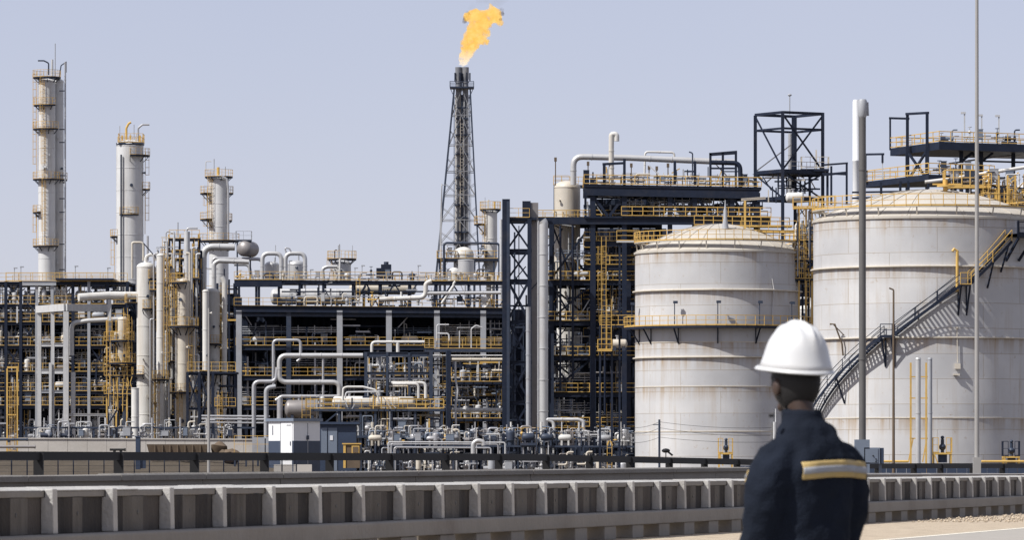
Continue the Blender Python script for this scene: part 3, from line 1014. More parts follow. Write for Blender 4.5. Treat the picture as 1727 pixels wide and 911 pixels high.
sb.box((c.x, c.y, c.z + .3), (.5, .5, 3.4)); sb.box((c.x, c.y - .27, c.z + .9), (.4, .05, 1.6)); sb.box((c.x, c.y, c.z + 2.05), (.62, .62, .12))
sb.box((c.x + .5, c.y + .1, c.z - .6), (.62, .4, 1.4))
sb.build('switch_cabinet', M_BLUE, None, 'narrow blue switch cabinet beside the rusty skip', 'cabinet')

# ================================================================ POLES
def pole(px, ytop, pm, w, mat, label, group=None, taper=.8, sleeve=None, base=True, ybot=None, name='pole'):
    a, b = P(px, HZ, pm), P(px, ytop, pm)
    root = empty(name, (a.x, a.y, 0), label, 'pole', group)
    r = w / pm / 2
    MB().tube([(a.x, a.y, 0), (a.x, a.y, b.z)], [r, r * taper], 14).build('shaft', mat, root)
    if base: MB().cyl((a.x, a.y, 0), (a.x, a.y, .5), r * 1.7, 12).box((a.x, a.y, .02), (r * 5, r * 5, .05)).build('base_plate', mat, root)
    return root, a, b, r


rt, a, b, r = pole(1454.5, 168, 40, 12, M_POLE, 'thick dark lighting column with a pale sleeve on top, before the biggest tank', taper=1.0)
m = MB(); z0 = P(0, 198, 40).z; m.tube([(a.x, a.y, z0), (a.x, a.y, z0 + .08), (a.x, a.y, b.z - .05), (a.x, a.y, b.z + .02)], [r, r * 1.28, r * 1.28, r * 1.0], 14)
m.build('sleeve', M_GREY, rt)
z1 = P(0, 742, 40).z
MB().box((a.x - .02, a.y, z1 / 2), (.62, .5, z1)).build('pedestal', M_BOXBLUE, rt)
for py in (285, 605): MB().tube([P(1454.5, py, 40) - Vector((0, 0, .06)), P(1454.5, py, 40) + Vector((0, 0, .06))], r * 1.15, 14).build('collar', M_POLE, rt)
MB().tube([P(1463, 172, 40), P(1464, 195, 40)], .05, 6).build('cable', M_GREY, rt)
rt, a, b, r = pole(1647.5, -110, 40, 8.5, M_GALV, 'tall slender galvanised lamp column reaching above the biggest tank', taper=.62)
MB().box((a.x, a.y, .8), (.32, .3, 1.6)).build('service_door', M_GALV, rt)
rt, a, b, r = pole(1507, 492, 30, 5.2, M_RUST, 'thin rust brown pole before the stair landing of the biggest tank', taper=.6)
MB().tube(fillet([b, b + Vector((0, 0, .1)), b + Vector((-.25, 0, .2))], .1), .05, 6).build('hook', M_RUST, rt)
rt, a, b, r = pole(352, 520, 30, 5.5, M_GALV, 'slim grey pole rising before the navy support frame', taper=.5)
rt, a, b, r = pole(1112, 708, 22, 4, M_SLATE, 'short dark utility pole carrying thin wires before the smaller tank', taper=.9)
MB().beam((a.x - .5, a.y, b.z - .4), (a.x + .1, a.y, b.z - .4), .06).build('crossarm', M_SLATE, rt)
wr = MB()
for k_, (y0, y1, dd) in enumerate(((712, 722, 12), (722, 735, 14), (738, 746, 10))):
    for xa, xb in ((1060, 1112), (1112, 1300)):
        ptsw = []
        for i in range(13):
            s_ = i / 12
            ya = y0 if xa == 1112 else y0 + 9
            yb_ = y1 if xb == 1300 else y0
            p = P(xa + (xb - xa) * s_, ya * (1 - s_) + yb_ * s_ + 4 * s_ * (1 - s_) * dd * .35, 22)
            ptsw.append(p)
        wr.tube(ptsw, .018, 4)
wr.build('overhead_wires', M_BLACK, None, 'three thin sagging wires strung past the smaller tank', 'wires')

# electrical box beside the dark lighting column
m = MB(); c = P(1472.5, 770, 40)
eb = empty('electrical_box', (c.x, c.y, 0), 'blue-grey electrical box beside the foot of the dark lighting column', 'cabinet')
MB().box((c.x - .06, c.y, c.z + .02), (.66, .5, .68)).build('housing', M_BOXBLUE, eb)
MB().box((c.x + .36, c.y + .02, c.z + .02), (.16, .46, .66)).build('side_cover', M_BLUE, eb)
MB().box((c.x - .08, c.y - .26, c.z + .02), (.54, .03, .58)).build('door', M_BOXBLUE, eb)
m = MB()
for q in ((.1, -.12), (.1, -.22), (-.02, .02)): m.cyl((c.x + q[0], c.y - .27, c.z + q[1]), (c.x + q[0], c.y - .31, c.z + q[1]), .03, 8)
m.build('knobs', M_BLACK, eb)
for e in (-.3, .3): MB().beam((c.x + e, c.y, 0), (c.x + e, c.y, c.z - .32), .12).build('leg', M_BOXBLUE, eb)

# ================================================================ SKY, SUN, CAMERA
w = bpy.data.worlds.new('World'); scene.world = w; w.use_nodes = True
nt = w.node_tree
bg = nt.nodes['Background']
sky = nt.nodes.new('ShaderNodeTexSky')
sky.sky_type = 'NISHITA'; sky.sun_disc = False
SAZ = math.atan2(-0.86, -0.51)          # bearing of the sun: x = sin, y = cos
SEL = R(49)
sky.sun_elevation = SEL
sky.sun_rotation = SAZ
sky.air_density = 0.6; sky.dust_density = 0.5; sky.ozone_density = 1.0
hs = nt.nodes.new('ShaderNodeMix'); hs.data_type = 'RGBA'; hs.blend_type = 'MULTIPLY'; hs.inputs['Factor'].default_value = 1.0
hs.inputs['B'].default_value = (1.16, 0.92, 0.90, 1)          # the pale lavender cast of the hazy sky
nt.links.new(sky.outputs[0], hs.inputs['A']); hz = nt.nodes.new('ShaderNodeMix'); hz.data_type = 'RGBA'; hz.inputs['Factor'].default_value = 0.55   # thick even haze over the gradient
hz.inputs['B'].default_value = (4.6, 4.85, 5.8, 1)
_tc = nt.nodes.new('ShaderNodeTexCoord'); _nz = nt.nodes.new('ShaderNodeTexNoise'); _nz.inputs['Scale'].default_value = 9; _nz.inputs['Detail'].default_value = 3
_mr = nt.nodes.new('ShaderNodeMapRange'); _mr.inputs['To Min'].default_value = .42; _mr.inputs['To Max'].default_value = .74
nt.links.new(_tc.outputs['Generated'], _nz.inputs['Vector']); nt.links.new(_nz.outputs['Fac'], _mr.inputs['Value']); nt.links.new(_mr.outputs[0], hz.inputs['Factor'])
nt.links.new(hs.outputs['Result'], hz.inputs['A']); nt.links.new(hz.outputs['Result'], bg.inputs['Color'])
bg.inputs['Strength'].default_value = 0.088
sl = bpy.data.lights.new('sun', 'SUN'); sl.energy = 3.9; sl.angle = R(0.53); sl.color = (1, .98, .945)
so = bpy.data.objects.new('sun', sl); COL.objects.link(so)
tosun = Vector((math.sin(SAZ) * math.cos(SEL), math.cos(SAZ) * math.cos(SEL), math.sin(SEL)))
so.rotation_euler = tosun.to_track_quat('Z', 'Y').to_euler()
so.location = (0, 0, 60)

cd = bpy.data.cameras.new('camera'); cam = bpy.data.objects.new('camera', cd); COL.objects.link(cam)
cam.location = (0, 0, CH); cam.rotation_euler = (math.pi / 2, 0, 0)
cd.sensor_width = 36; cd.sensor_fit = 'HORIZONTAL'; cd.lens = 36 * F / 1727
cd.shift_y = (HZ - 455.5) / 1727
cd.clip_start = 1; cd.clip_end = 8000
cd.dof.use_dof = True; cd.dof.focus_distance = 560
cd.dof.aperture_fstop = (cd.lens / 1000) / 0.011
scene.camera = cam
vs_ = scene.view_settings
vs_.view_transform = 'Standard'; vs_.look = 'None'; vs_.exposure = 0.55; vs_.gamma = 1
scene.cycles.max_bounces = 6
scene.cycles.volume_bounces = 0
scene.cycles.use_denoising = True
# ================================================================ THE TWO BIG TANKS
def tank(px, pm, R_, ybase_rail, yrim, ringlist, seamlist, label, yapex, base=(.61, .60, .585)):
    c = P(px, HZ, pm); c.z = 0
    zr = CH + (HZ - yrim) / pm
    root = empty('storage_tank', c, label, 'tank')
    za = CH + (HZ - yapex) / pm
    mt = tank_paint('tank_paint_%d' % px, base, 0, R_, rings=[zr] + [CH + (HZ - q[0]) / pm for q in ringlist] + [CH + (HZ - q) / pm for q in seamlist[:2]])
    MB().lathe(c, [(R_, 0), (R_, zr)], 96).build('shell', mt, root)
    # domed roof: rim lip, conical skirt, shallow dome with radial plate laps
    n = 72; k = 12
    m = MB()
    prof = [(R_ + .02, zr + .001), (R_ + .14, zr + .01), (R_ + .14, zr + .22), (R_ - .05, zr + .28)]
    h = za - zr - .28
    for i in range(1, k + 1):
        t_ = i / k
        prof.append((max(.05, R_ * (1 - t_) - .02 if i < k else .05), zr + .28 + h * (1 - (1 - t_) ** 1.9)))
    m.lathe(c, prof, n)
    rm = tank_paint('roof_paint_%d' % px, (.56, .515, .44), 0, R_, 3.0, 5.0)
    m.build('domed_roof', rm, root)
    lm = MB()
    for i in range(24):
        a = 2 * math.pi * i / 24
        d = Vector((math.sin(a), -math.cos(a), 0))
        pts = [c + d * (r_ + .0) + Vector((0, 0, z_ + .03)) for r_, z_ in prof[3:-1]]
        lm.tube(pts, .035, 4)
    lm.build('roof_seam', rm, root)
    # stiffening rings
    for y, ext, th in ringlist:
        z = CH + (HZ - y) / pm
        MB().lathe(c, [(R_ - .02, z - th), (R_ + ext, z - th * .6), (R_ + ext, z + th * .4), (R_ + ext - .02, z + th * .6), (R_ - .02, z + th)], 96, smooth=False).build('wind_girder', M_CREAM, root)
    for y in seamlist:
        z = CH + (HZ - y) / pm
        MB().lathe(c, [(R_ - .02, z - .06), (R_ + .05, z - .05), (R_ + .05, z + .05), (R_ - .02, z + .06)], 96).build('wind_girder', M_CREAM, root)
    return root, c, zr, za


def ring_walk(root, c, r0, r1, z, a0, a1, name='walkway', rail_mat=None, th=.2, support=None, floor_mat=None, inner=False):
    n = max(8, int(abs(a1 - a0) / 6))
    inn = [c + Vector((math.sin(R(a0 + (a1 - a0) * i / n)) * r0, -math.cos(R(a0 + (a1 - a0) * i / n)) * r0, z)) for i in range(n + 1)]
    outp = [c + Vector((math.sin(R(a0 + (a1 - a0) * i / n)) * r1, -math.cos(R(a0 + (a1 - a0) * i / n)) * r1, z)) for i in range(n + 1)]
    m = MB(); nv = n + 1
    vs = [v + Vector((0, 0, dz)) for dz in (-th, 0) for v in inn + outp]
    fs = []
    for i in range(n):
        fs += [(i, nv + i, nv + i + 1, i + 1), (2 * nv + i, 2 * nv + i + 1, 3 * nv + i + 1, 3 * nv + i), (nv + i, 3 * nv + i, 3 * nv + i + 1, nv + i + 1), (i, i + 1, 2 * nv + i + 1, 2 * nv + i)]
    m._add(vs, fs, False)
    wk = m.build(name, floor_mat or M_SLATE, root)
    MB().rail(outp, step=2.0, r=.038, toe=.14).build('guard_rail', rail_mat or M_YEL, wk)
    if inner: MB().rail(inn, step=2.0, r=.05, toe=0).build('guard_rail', rail_mat or M_YEL, wk)
    return inn, outp, wk


t1, c1, zr1, za1 = tank(1565, 17.8, 193 / 17.8, 0, 377, [(456, .28, .1), (574, .24, .09)], [707], 'biggest white tank, with the steel stair climbing round it', 320)
t2, c2, zr2, za2 = tank(1210, 15.3, 139 / 15.3, 0, 430, [(493, .3, .11), (605, .26, .1)], [580, 654, 729], 'smaller white tank, with a yellow railed walkway around its middle', 378)
R1, R2 = 193 / 17.8, 139 / 15.3
for root, c, Rr, zr, yb, pm in ((t1, c1, R1, zr1, 356, 17.8), (t2, c2, R2, zr2, 410, 15.3)):
    zw = CH + (HZ - yb) / pm
    inn, outp, wk = ring_walk(root, c, Rr - .75, Rr + .1, zw, -172, 172, 'roof_walkway', th=.1, floor_mat=M_CREAM)
    for a in range(-150, 151, 20):
        d = Vector((math.sin(R(a)), -math.cos(R(a)), 0))
        m = MB(); m.beam(c + d * (Rr - .3) + Vector((0, 0, zr + .2)), c + d * (Rr - .1) + Vector((0, 0, zw - .1)), .12)
        m.build('strut', M_CREAM, root)

# mid walkway of the smaller tank
zw = CH + (HZ - 553) / 15.3
inn, outp, wk = ring_walk(t2, c2, R2 + .03, R2 + 1.25, zw, -88, 100, 'walkway', th=.26, floor_mat=M_NAVY)
for a in (-72, -55, -30, -2, 25, 52, 75):
    d = Vector((math.sin(R(a)), -math.cos(R(a)), 0))
    m = MB()
    m.beam(c2 + d * (R2 + 1.1) + Vector((0, 0, zw - .2)), c2 + d * (R2 + .02) + Vector((0, 0, zw - 1.9)), .13)
    m.beam(c2 + d * (R2 + .05) + Vector((0, 0, zw - 1.95)), c2 + d * (R2 + .05) + Vector((0, 0, zw - .2)), .1)
    m.build('bracket', M_NAVY, t2)
    # nozzle stub with cap above the walkway
    if a in (-30, -2, 25, 52, -72):
        p = c2 + d * (R2 + .9) + Vector((0, 0, zw))
        MB().tube(fillet([p, p + Vector((0, 0, 2.5)), p + Vector((0, 0, 2.6)) - d * .3], .1), .06, 6).box(p + Vector((0, 0, 2.55)) + Vector((.1, 0, 0)), (.5, .3, .28)).build('lamp', M_SLATE, wk)
# link bridge and caged ladder at the left end of the walkway
lk = Steel('access_platform', 'yellow railed link platform with caged ladder at the left side of the smaller tank', 'platform', 1045, 15.3)
lk.deck(1012, 1073, 549, -.6, .9, 4); lk.rail([(1073, 549, -.6), (1012, 549, -.6), (1012, 549, .9)])
lk.lad(1018, 400, 590, -.9, cage=False); lk.lad(1027, 505, 590, -.9, cage=False)
lk.deck(1008, 1032, 590, -1.2, .6, 3, mat=M_YEL); lk.rail([(1032, 590, -1.2), (1008, 590, -1.2), (1008, 590, .6)])
lk.deck(1040, 1078, 406, -.4, .8, 3, mat=M_LIGHT); lk.rail([(1078, 406, -.4), (1040, 406, -.4)])
for px in (1012, 1032, 1045): lk.col(px, 549 if px < 1040 else 406, 809, 3.5, .3)
drum(1030, 1058, 580, 15, 15.0, M_CREAM, 'small cream drum beside the yellow caged ladder left of the smaller tank', saddle=592)

# roof vents and fittings
m = MB(); p = c2 + Vector((.7, -4, 0)); p.z = P(0, 380, 15.3).z - .6
m.lathe(p, [(.4, 0), (.2, 1.2), (.2, 2.0), (.1, 2.4), (.04, 3.2)], 12); m.build('roof_vent', M_GREY, None, 'grey pointed vent standing on the dome of the smaller tank', 'vent')
m = MB(); p = c1 + Vector((1.4, -3, 0)); p.z = P(0, 325, 17.8).z - .6
m.cyl(p, p + Vector((0, 0, 1.7)), .22, 10).cyl(p + Vector((0, 0, 1.0)), p + Vector((0, 0, 1.15)), .8, 12).beam(p + Vector((-1.2, 0, 1.25)), p + Vector((1.6, 0, 1.25)), .14)
m.build('roof_vent', M_YEL, None, 'stubby yellow vent on the dome of the biggest tank', 'vent')
for dx, y in ((-130, 360), (-95, 358), (-60, 357)):
    pass

# shell fittings of tank 1: yellow gooseneck, davit, small pipes
def on_shell(c, Rr, pm, px, py, off=.15):
    x = (px - CX) / pm - c.x
    yy = -math.sqrt(max(.01, (Rr + off) ** 2 - min(abs(x), Rr) ** 2))
    return Vector((c.x + x, c.y + yy, CH + (HZ - py) / F * (c.y + yy)))


S1 = lambda px, py, off=.15: on_shell(c1, R1, 17.8, px, py, off)
S2 = lambda px, py, off=.15: on_shell(c2, R2, 15.3, px, py, off)
pts = [S1(1590, 424, .3), S1(1593, 420, .3), S1(1598, 423, .3), S1(1598, 492, .3)]
MB().tube(pts, .14, 8).build('gooseneck_pipe', M_YEL, None, 'yellow gooseneck pipe on the biggest tank above the stair', 'pipe')
m = MB(); m.tube([S1(1414, 600, .2), S1(1412, 580, .4), S1(1400, 547, .9), S1(1392, 547, 1.2)], .09, 6).beam(S1(1398, 548, 1.0), S1(1416, 566, .1), .08)
m.build('davit_arm', M_RUST, None, 'small rusty davit bracket on the biggest tank beside the white helmet', 'bracket')
m = MB(); m.tube([S1(1598, 553, .15), S1(1599, 612, .15)], .05, 6).ball(S1(1598, 553, .2), .16, 8).box(S1(1599, 618, .2), (.5, .3, .5)); m.box(S1(1597, 632, .2), (.6, .3, .15))
m.build('level_gauge', M_CREAM, None, 'slim level gauge with rusty box on the biggest tank, beneath the stair', 'gauge')
m = MB(); m.tube([S2(1297, 470, .15), S2(1300, 488, .2), S2(1297, 540, .15)], .07, 6)
m.build('vent_pipe', M_LIGHT, None, 'thin pale pipe running down the upper shell of the smaller tank', 'pipe')
m = MB(); m.tube([S2(1303, 690, .3), S2(1303, 742, .3)], .1, 6).tube([S2(1301, 712, .3), S2(1301, 742, .3)], .2, 8)
m.build('drain_pipe', M_LIGHT, None, 'pale upright drain pipe on the smaller tank near the worker', 'pipe')

# ---- spiral stair of the biggest tank
stair = empty('spiral_stair', S1(1490, 788, 1), 'dark steel stair with open treads curving up round the biggest tank', 'stair')
stair.location.z = 0


def on_helix(a, y, off):
    d = Vector((math.sin(R(a)), -math.cos(R(a)), 0))
    p = c1 + d * (R1 + off)
    p.z = CH + (HZ - y) / F * p.y
    return p


flights = [(-96, 764, -26.0, 569, M_NAVY), (-20.5, 566, 10.0, 482, M_NAVY), (15.0, 478, 36.0, 407, M_YEL)]
IN, OUT = .2, 1.15
for a0, y0, a1, y1, rm in flights:
    n = int(abs(a1 - a0) / 2) + 2
    for off in (IN, OUT):
        m = MB()
        pts = [on_helix(a0 + (a1 - a0) * i / n, y0 + (y1 - y0) * i / n, off) for i in range(n + 1)]
        for a, b in zip(pts, pts[1:]): m.beam(a, b, .06, .25)
        m.build('stringer', M_NAVY, stair)
    rise = (y0 - y1) / 17.8
    k = max(4, int(rise / .24))
    m = MB()
    for i in range(1, k):
        t_ = i / k
        aa, yy = a0 + (a1 - a0) * t_, y0 + (y1 - y0) * t_
        p, q = on_helix(aa, yy, IN), on_helix(aa, yy, OUT)
        m.beam(p, q, .24, .035)
    m.build('tread', M_SLATE, stair)
    for off in (OUT, IN):
        m = MB()
        for hh in (1.05, .55):
            pts = [on_helix(a0 + (a1 - a0) * i / n, y0 + (y1 - y0) * i / n, off) + Vector((0, 0, hh)) for i in range(n + 1)]
            m.tube(pts, .035, 5)
        kk = max(2, int(rise / 1.4))
        for i in range(kk + 1):
            p = on_helix(a0 + (a1 - a0) * i / kk, y0 + (y1 - y0) * i / kk, off)
            m.beam(p, p + Vector((0, 0, 1.05)), .075)
        m.build('handrail', rm, stair)
for a0, a1, y in ((-26.0, -20.5, 567), (10.0, 15.0, 480)):
    m = MB()
    p = [on_helix(a0, y, IN), on_helix(a1, y, IN), on_helix(a1, y, OUT), on_helix(a0, y, OUT)]
    m._add([v - Vector((0, 0, .16)) for v in p] + p, [(3, 2, 1, 0), (4, 5, 6, 7), (0, 1, 5, 4), (1, 2, 6, 5), (2, 3, 7, 6), (3, 0, 4, 7)], False)
    m.build('landing', M_NAVY, stair)
    m = MB()
    for a in (a0 + .4, a1 - .4):
        m.beam(on_helix(a, y, OUT - .05) - Vector((0, 0, .1)), on_helix(a, y + 52, .03), .14)
        m.beam(on_helix(a, y + 52, .05), on_helix(a, y, .05), .12)
    m.build('bracket', M_NAVY, stair)
    MB().rail([on_helix(a0, y, OUT), on_helix(a1, y, OUT)], r=.04, toe=.1).build('handrail', M_YEL if a0 > 0 else M_NAVY, stair)
for a in (26, 34, -50):
    y = {26: 441, 34: 414, -50: 636}[a]
    MB().beam(on_helix(a, y, OUT), on_helix(a, y + 45, .03), .13).build('bracket', M_NAVY, stair)
# top platform at the right edge of the tank
inn, outp, wk = ring_walk(stair, c1, R1 + .2, R1 + 1.9, CH + (HZ - 402) / 17.8, 36, 88, 'landing', th=.3, floor_mat=M_NAVY, rail_mat=M_NAVY)
for a in (37, 46, 60, 76):
    MB().beam(on_helix(a, 402, 1.8), on_helix(a, 372, 1.8), .2).build('post', M_NAVY, stair)
    MB().beam(on_helix(a, 402, 1.8), on_helix(a, 440, .1), .2).build('bracket', M_NAVY, stair)

# ---- silver posts with yellow frames and the valve platforms at the tank foot
m = MB()
def ypost(px, ytop, w, lab, pm=18.9, mat=M_ALU):
    a = P(px, HZ, pm); zt = P(px, ytop, pm).z; r = w / pm / 2
    m = MB(); m.tube([(a.x, a.y, 0), (a.x, a.y, zt)], r, 14).tube([(a.x, a.y, zt - .02), (a.x, a.y, zt + .12)], [r * 1.15, r * .9], 14)
    m.tube([(a.x, a.y, zt * .55), (a.x, a.y, zt * .55 + .1)], r * 1.12, 14)
    m.build('standpipe', mat, None, lab, 'pipe')


ypost(1548.5, 606, 9, 'silver standpipe with capped top before the biggest tank, the wider of two')
ypost(1568.5, 606, 7.5, 'greyish standpipe before the biggest tank, the thinner of two', mat=M_GREY)
yf = Steel('pipe_support', 'slim yellow support frame behind the two standpipes', 'frame', 1550, 18.6, M_YEL)
for px in (1536, 1562): yf.bm((px, 612), (px, 805), 3, 3, box=True, name='post')
for y in (636, 672, 706, 740): yf.bm((1534, y), (1572, y), 2, 2, box=True, name='rung')
yf.bm((1532, 780), (1540, 740), 2, 2, box=True, name='stay'); yf.bm((1556, 780), (1563, 740), 2, 2, box=True, name='stay')


def valve_platform(px, pm, w, ytop, ymid, lab, dark=False):
    S = Steel('valve_platform', lab, 'platform', px, pm, M_YEL)
    S.deck(px - w / 2, px + w / 2, ymid, 0, 1.4, 3)
    mt = M_NAVY if dark else M_YEL
    S.rail([(px - w / 2, ymid, 1.4), (px - w / 2, ymid, 0), (px - w * .2, ymid, 0)], step=.5, h=(ymid - ytop) / pm, mat=mt)
    S.rail([(px + w * .2, ymid, 0), (px + w / 2, ymid, 0), (px + w / 2, ymid, 1.4)], step=.5, h=(ymid - ytop) / pm, mat=mt)
    for e in (-.46, .46): S.col(px + w * e, ymid, None, 2.5, .1, name='leg'); S.col(px + w * e, ymid, None, 2.5, 1.2, name='leg')
    S.brace((px - w * .46, ymid, 0), (px - w * .2, ymid + 22, 0), 2)
    c = S.W(px + 1, ymid, .7)
    m = MB(); m.cyl(c, c + Vector((0, 0, 1.2)), .16, 8); m.ball(c + Vector((0, 0, .5)), .32, 10); m.ball(c + Vector((0, 0, 1.35)), .17, 8); m.box(c + Vector((0, 0, -.5)), (w / pm * .45, .8, .8))
    m.build('outlet_valve', M_SLATE, None, 'outlet valve on the ' + lab, 'valve')


valve_platform(1589.5, 18.9, 32, 739, 764, 'yellow railed valve platform at the foot of the biggest tank')
valve_platform(1224, 16.3, 24, 740, 764, 'yellow railed valve platform at the foot of the smaller tank')
valve_platform(1706, 18.4, 28, 745, 770, 'dark valve platform near the tall lamp column', True)
for x0, x1, y, lb in ((1490, 1532, 779, 'before the two standpipes'), (1655, 1760, 779, 'beside the tall lamp column')):
    MB().tube([P(x0, y, 18.9), P(x1, y, 18.9)], .12, 8).build('ground_pipe', M_YEL, None, 'low yellow pipe along the foot of the biggest tank, ' + lb, 'pipe')
m = MB(); c = P(1123, 764, 16.3)
m.beam((c.x, c.y, 0), (c.x, c.y, c.z), .1).ball(c + Vector((0, 0, .2)), .3, 8, (1.5, 1, .8)).tube([c + Vector((.2, 0, .1)), c + Vector((.7, 0, -.3))], .1, 6)
m.build('flood_lamp', M_BLACK, None, 'small black flood lamp low before the smaller tank', 'lamp')
# little dome vessel between the tanks
vessel(1357, 26, 516, 600, 14.6, M_WHITE, 'small white domed vessel squeezed between the two big tanks', top=[([(1346, 520), (1346, 503), (1368, 503), (1368, 520)], 4, M_LIGHT)])

# third tank at the right edge
c3 = P(1815, HZ, 14.2); c3.z = 0
t3 = empty('storage_tank', c3, 'white tank cut off by the right edge of the photo, behind yellow railings', 'tank')
R3 = 132 / 14.2; z3 = CH + (HZ - 343) / 14.2
mt = tank_paint('tank_paint_third', (.64, .625, .60), 0, R3)
MB().lathe(c3, [(R3, 0), (R3, z3)], 72).build('shell', mt, t3)
MB().lathe(c3, [(R3 + .15, z3 - .1), (R3 + .15, z3 + .15)] + [(R3 * (1 - i / 10) + .05, z3 + .2 + 4.6 * (1 - (1 - i / 10) ** 1.8)) for i in range(11)], 72).build('domed_roof', mt, t3)
ring_walk(t3, c3, R3 - .2, R3 + .9, CH + (HZ - 352) / 14.2, -95, 0, 'walkway', floor_mat=M_NAVY)
# ================================================================ COLUMNS, LEFT
PMC = 10.5
def mast(px, y0, y1, pm, w=1.6, mat=M_GREY, dy=0): return ([(px, y1, dy), (px, y0, dy)], w, mat)


vessel(79, 29, 133, 700, PMC, M_OFFW, 'tallest distillation column, slim and pale with six side platforms', 'column', 'distillation_column',
       plats=[(130, -175, 175, 9), (177, -110, 45, 8), (217, -120, 60, 9), (302, -120, 70, 9), (358, -120, -40, 9), (415, -120, 60, 9)],
       ladders=[(-20, 217, 130), (-14, 300, 217), (-12, 414, 304), (-75, 300, 130), (-80, 415, 358)], head=.35, dy=0,
       top=[mast(93, 73, 128, PMC), ([(82, 126), (82, 106), (74, 102), (64, 102)], 2.6, M_SLATE), ([(88, 130), (88, 100)], 4, M_LIGHT), ([(100, 130), (103, 110), (112, 104)], 2, M_SLATE), mast(112, 103, 122, PMC, 1.2)])
vessel(97, 18, 131, 700, PMC, M_OFFW, 'slim companion column tucked behind the tallest column', 'column', 'distillation_column', dy=1.6, head=.6,
       plats=[(302, 20, 110, 6)], nozzles=8)
pipe([(110, 104), (110, 470), (110, 600)], PMC, 3, M_PIPE, 'very thin riser pipe alongside the tallest column')
for i, y in enumerate((153, 218, 240, 296, 335, 358, 412, 455)):
    MB().beam(P(100, y, PMC), P(110, y, PMC), .16).build('pipe_bracket', M_SLATE, None, 'short bracket tying the thin riser to the tallest column, %s from the top' % ORD[i], 'bracket', 'brackets of the thin riser')
vessel(219, 46, 236, 700, PMC, M_OFFW, 'thick pale distillation column with a dark railed crown', 'column', 'distillation_column',
       plats=[(262, 5, 120, 11), (319, 70, 115, 11), (399, -115, -60, 10), (362, -40, 40, 2), (243, -170, 170, -2)],
       ladders=[(95, 318, 262), (88, 395, 320), (-88, 470, 400)], head=.45,
       top=[([(213, 240), (213, 216), (217, 208), (221, 206)], 4, M_YEL), ([(233, 240), (233, 216), (240, 210), (252, 210)], 3.4, M_PIPE), mast(226, 210, 238, PMC, 1.4), ([(206, 262, -2.2), (206, 640, -2.2)], 3, M_SLATE), mast(202, 212, 240, PMC, 1.1)])
S = Steel('crown_platform', 'yellow railed crown platform on top of the thick pale column', 'platform', 221, PMC, M_SLATE)
S.deck(201, 242, 241, -2, 2, 3); S.rail([(201, 241, 2), (201, 241, -2), (242, 241, -2), (242, 241, 2)], step=1, h=1.4)
for px in (206, 220, 236): S.col(px, 228, 240, 3, 0, M_YEL, name='valve_stem')
for px in (214, 230): S.col(px, 241, 250, 4, 0, name='leg')
vessel(369, 33, 296, 700, PMC, M_OFFW, 'shortest distillation column, darkish with crowded platforms, behind the pipe cluster', 'column', 'distillation_column',
       plats=[(298, -170, 170, 7), (326, -140, -50, 15), (326, 60, 130, 8), (370, -140, -40, 15), (372, 60, 120, 6), (406, -170, 170, 18)],
       ladders=[(-40, 405, 300), (-80, 370, 326), (-82, 405, 370)], head=.5,
       top=[mast(361, 268, 297, PMC, 1.6), ([(347, 290), (347, 272), (357, 272)], 1.6, M_LIGHT), ([(368, 296), (368, 282)], 5, M_YEL), ([(374, 298, -2), (384, 303, -2), (386, 320, -2), (386, 408, -2)], 4, M_PIPE), mast(380, 281, 297, PMC, 1.4)])

# ================================================================ LEFT PIPE STRUCTURE
L = Steel('pipe_structure', 'dark multi-storey pipe structure beneath the three columns', 'structure', 110, 12.6)
lx = [-30, 10, 35, 62, 88, 123, 150, 182, 215]
LV = [475, 513, 543, 583, 627, 660, 684]
for px in lx:
    L.col(px, 475 if px >= 10 else 490, None, 5, 0, M_GREY if px in (62, 88, 150) else None)
    L.col(px + 3, 475, None, 5, 9)
for y in LV:
    L.bm((-30, y + 3), (215, y + 3), 4, 5)
    L.bm((-30, y + 3, 9), (215, y + 3, 9), 4, 5)
    L.deck(-30, 218, y + 1, .3, 11, 2.5)
    L.rail([(-30, y, -.1), (215, y, -.1)], step=1.6)
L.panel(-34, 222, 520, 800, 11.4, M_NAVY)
for k_ in range(4): L.dense(-28, 215, 480 + k_ * 62, 545 + k_ * 62, 25, 25, 10, (-.2, 4), [M_NAVY, M_SLATE, M_GREY, M_PIPE, M_LIGHT, M_ALU])
L.deck(95, 192, 470, -1, 10, 3)
L.rail([(10, 474, -.3), (192, 474, -.3)]); L.rail([(10, 474, 9.5), (192, 474, 9.5)])
for a, b, y0, y1 in ((10, 35, 475, 513), (35, 62, 543, 583), (150, 182, 583, 627), (10, 35, 583, 627), (-30, 10, 627, 660), (182, 215, 660, 684)):
    L.brace((a, y1, .1), (b, y0, .1)); L.brace((a, y0, .15), (b, y1, .15))
L.bm((62, 627, -.3), (110, 627, -.3), 3, 8, M_LIGHT); L.bm((62, 582, -.3), (112, 582, -.3), 3, 6, M_LIGHT)
L.bm((62, 661, -.25), (110, 661, -.25), 3, 5, M_GREY); L.bm((38, 478, -.3), (95, 478, -.3), 3, 8, M_GREY)
BAYL = [(-25, 10, 'outermost bay'), (10, 35, 'bay one'), (35, 62, 'bay two'), (62, 88, 'bay three'), (88, 123, 'bay four'), (123, 150, 'bay five'), (150, 182, 'bay six'), (182, 215, 'bay seven')]
LEVL = [(478, 513, 'on top storey'), (517, 543, 'on storey six'), (547, 583, 'on storey five'), (588, 627, 'on storey four'), (632, 660, 'on storey three'), (664, 684, 'on storey two'), (692, 745, 'on ground storey')]
fill(L, BAYL, LEVL, 'of the left pipe structure', 'equipment in the left pipe structure', 9, (.1, 1.8))
KB = Steel('back_structure', 'dark structure filling the background behind the vessel cluster', 'structure', 305, 12.2)
for px in (222, 258, 296, 330, 366, 396): KB.col(px, 478, None, 5, 0)
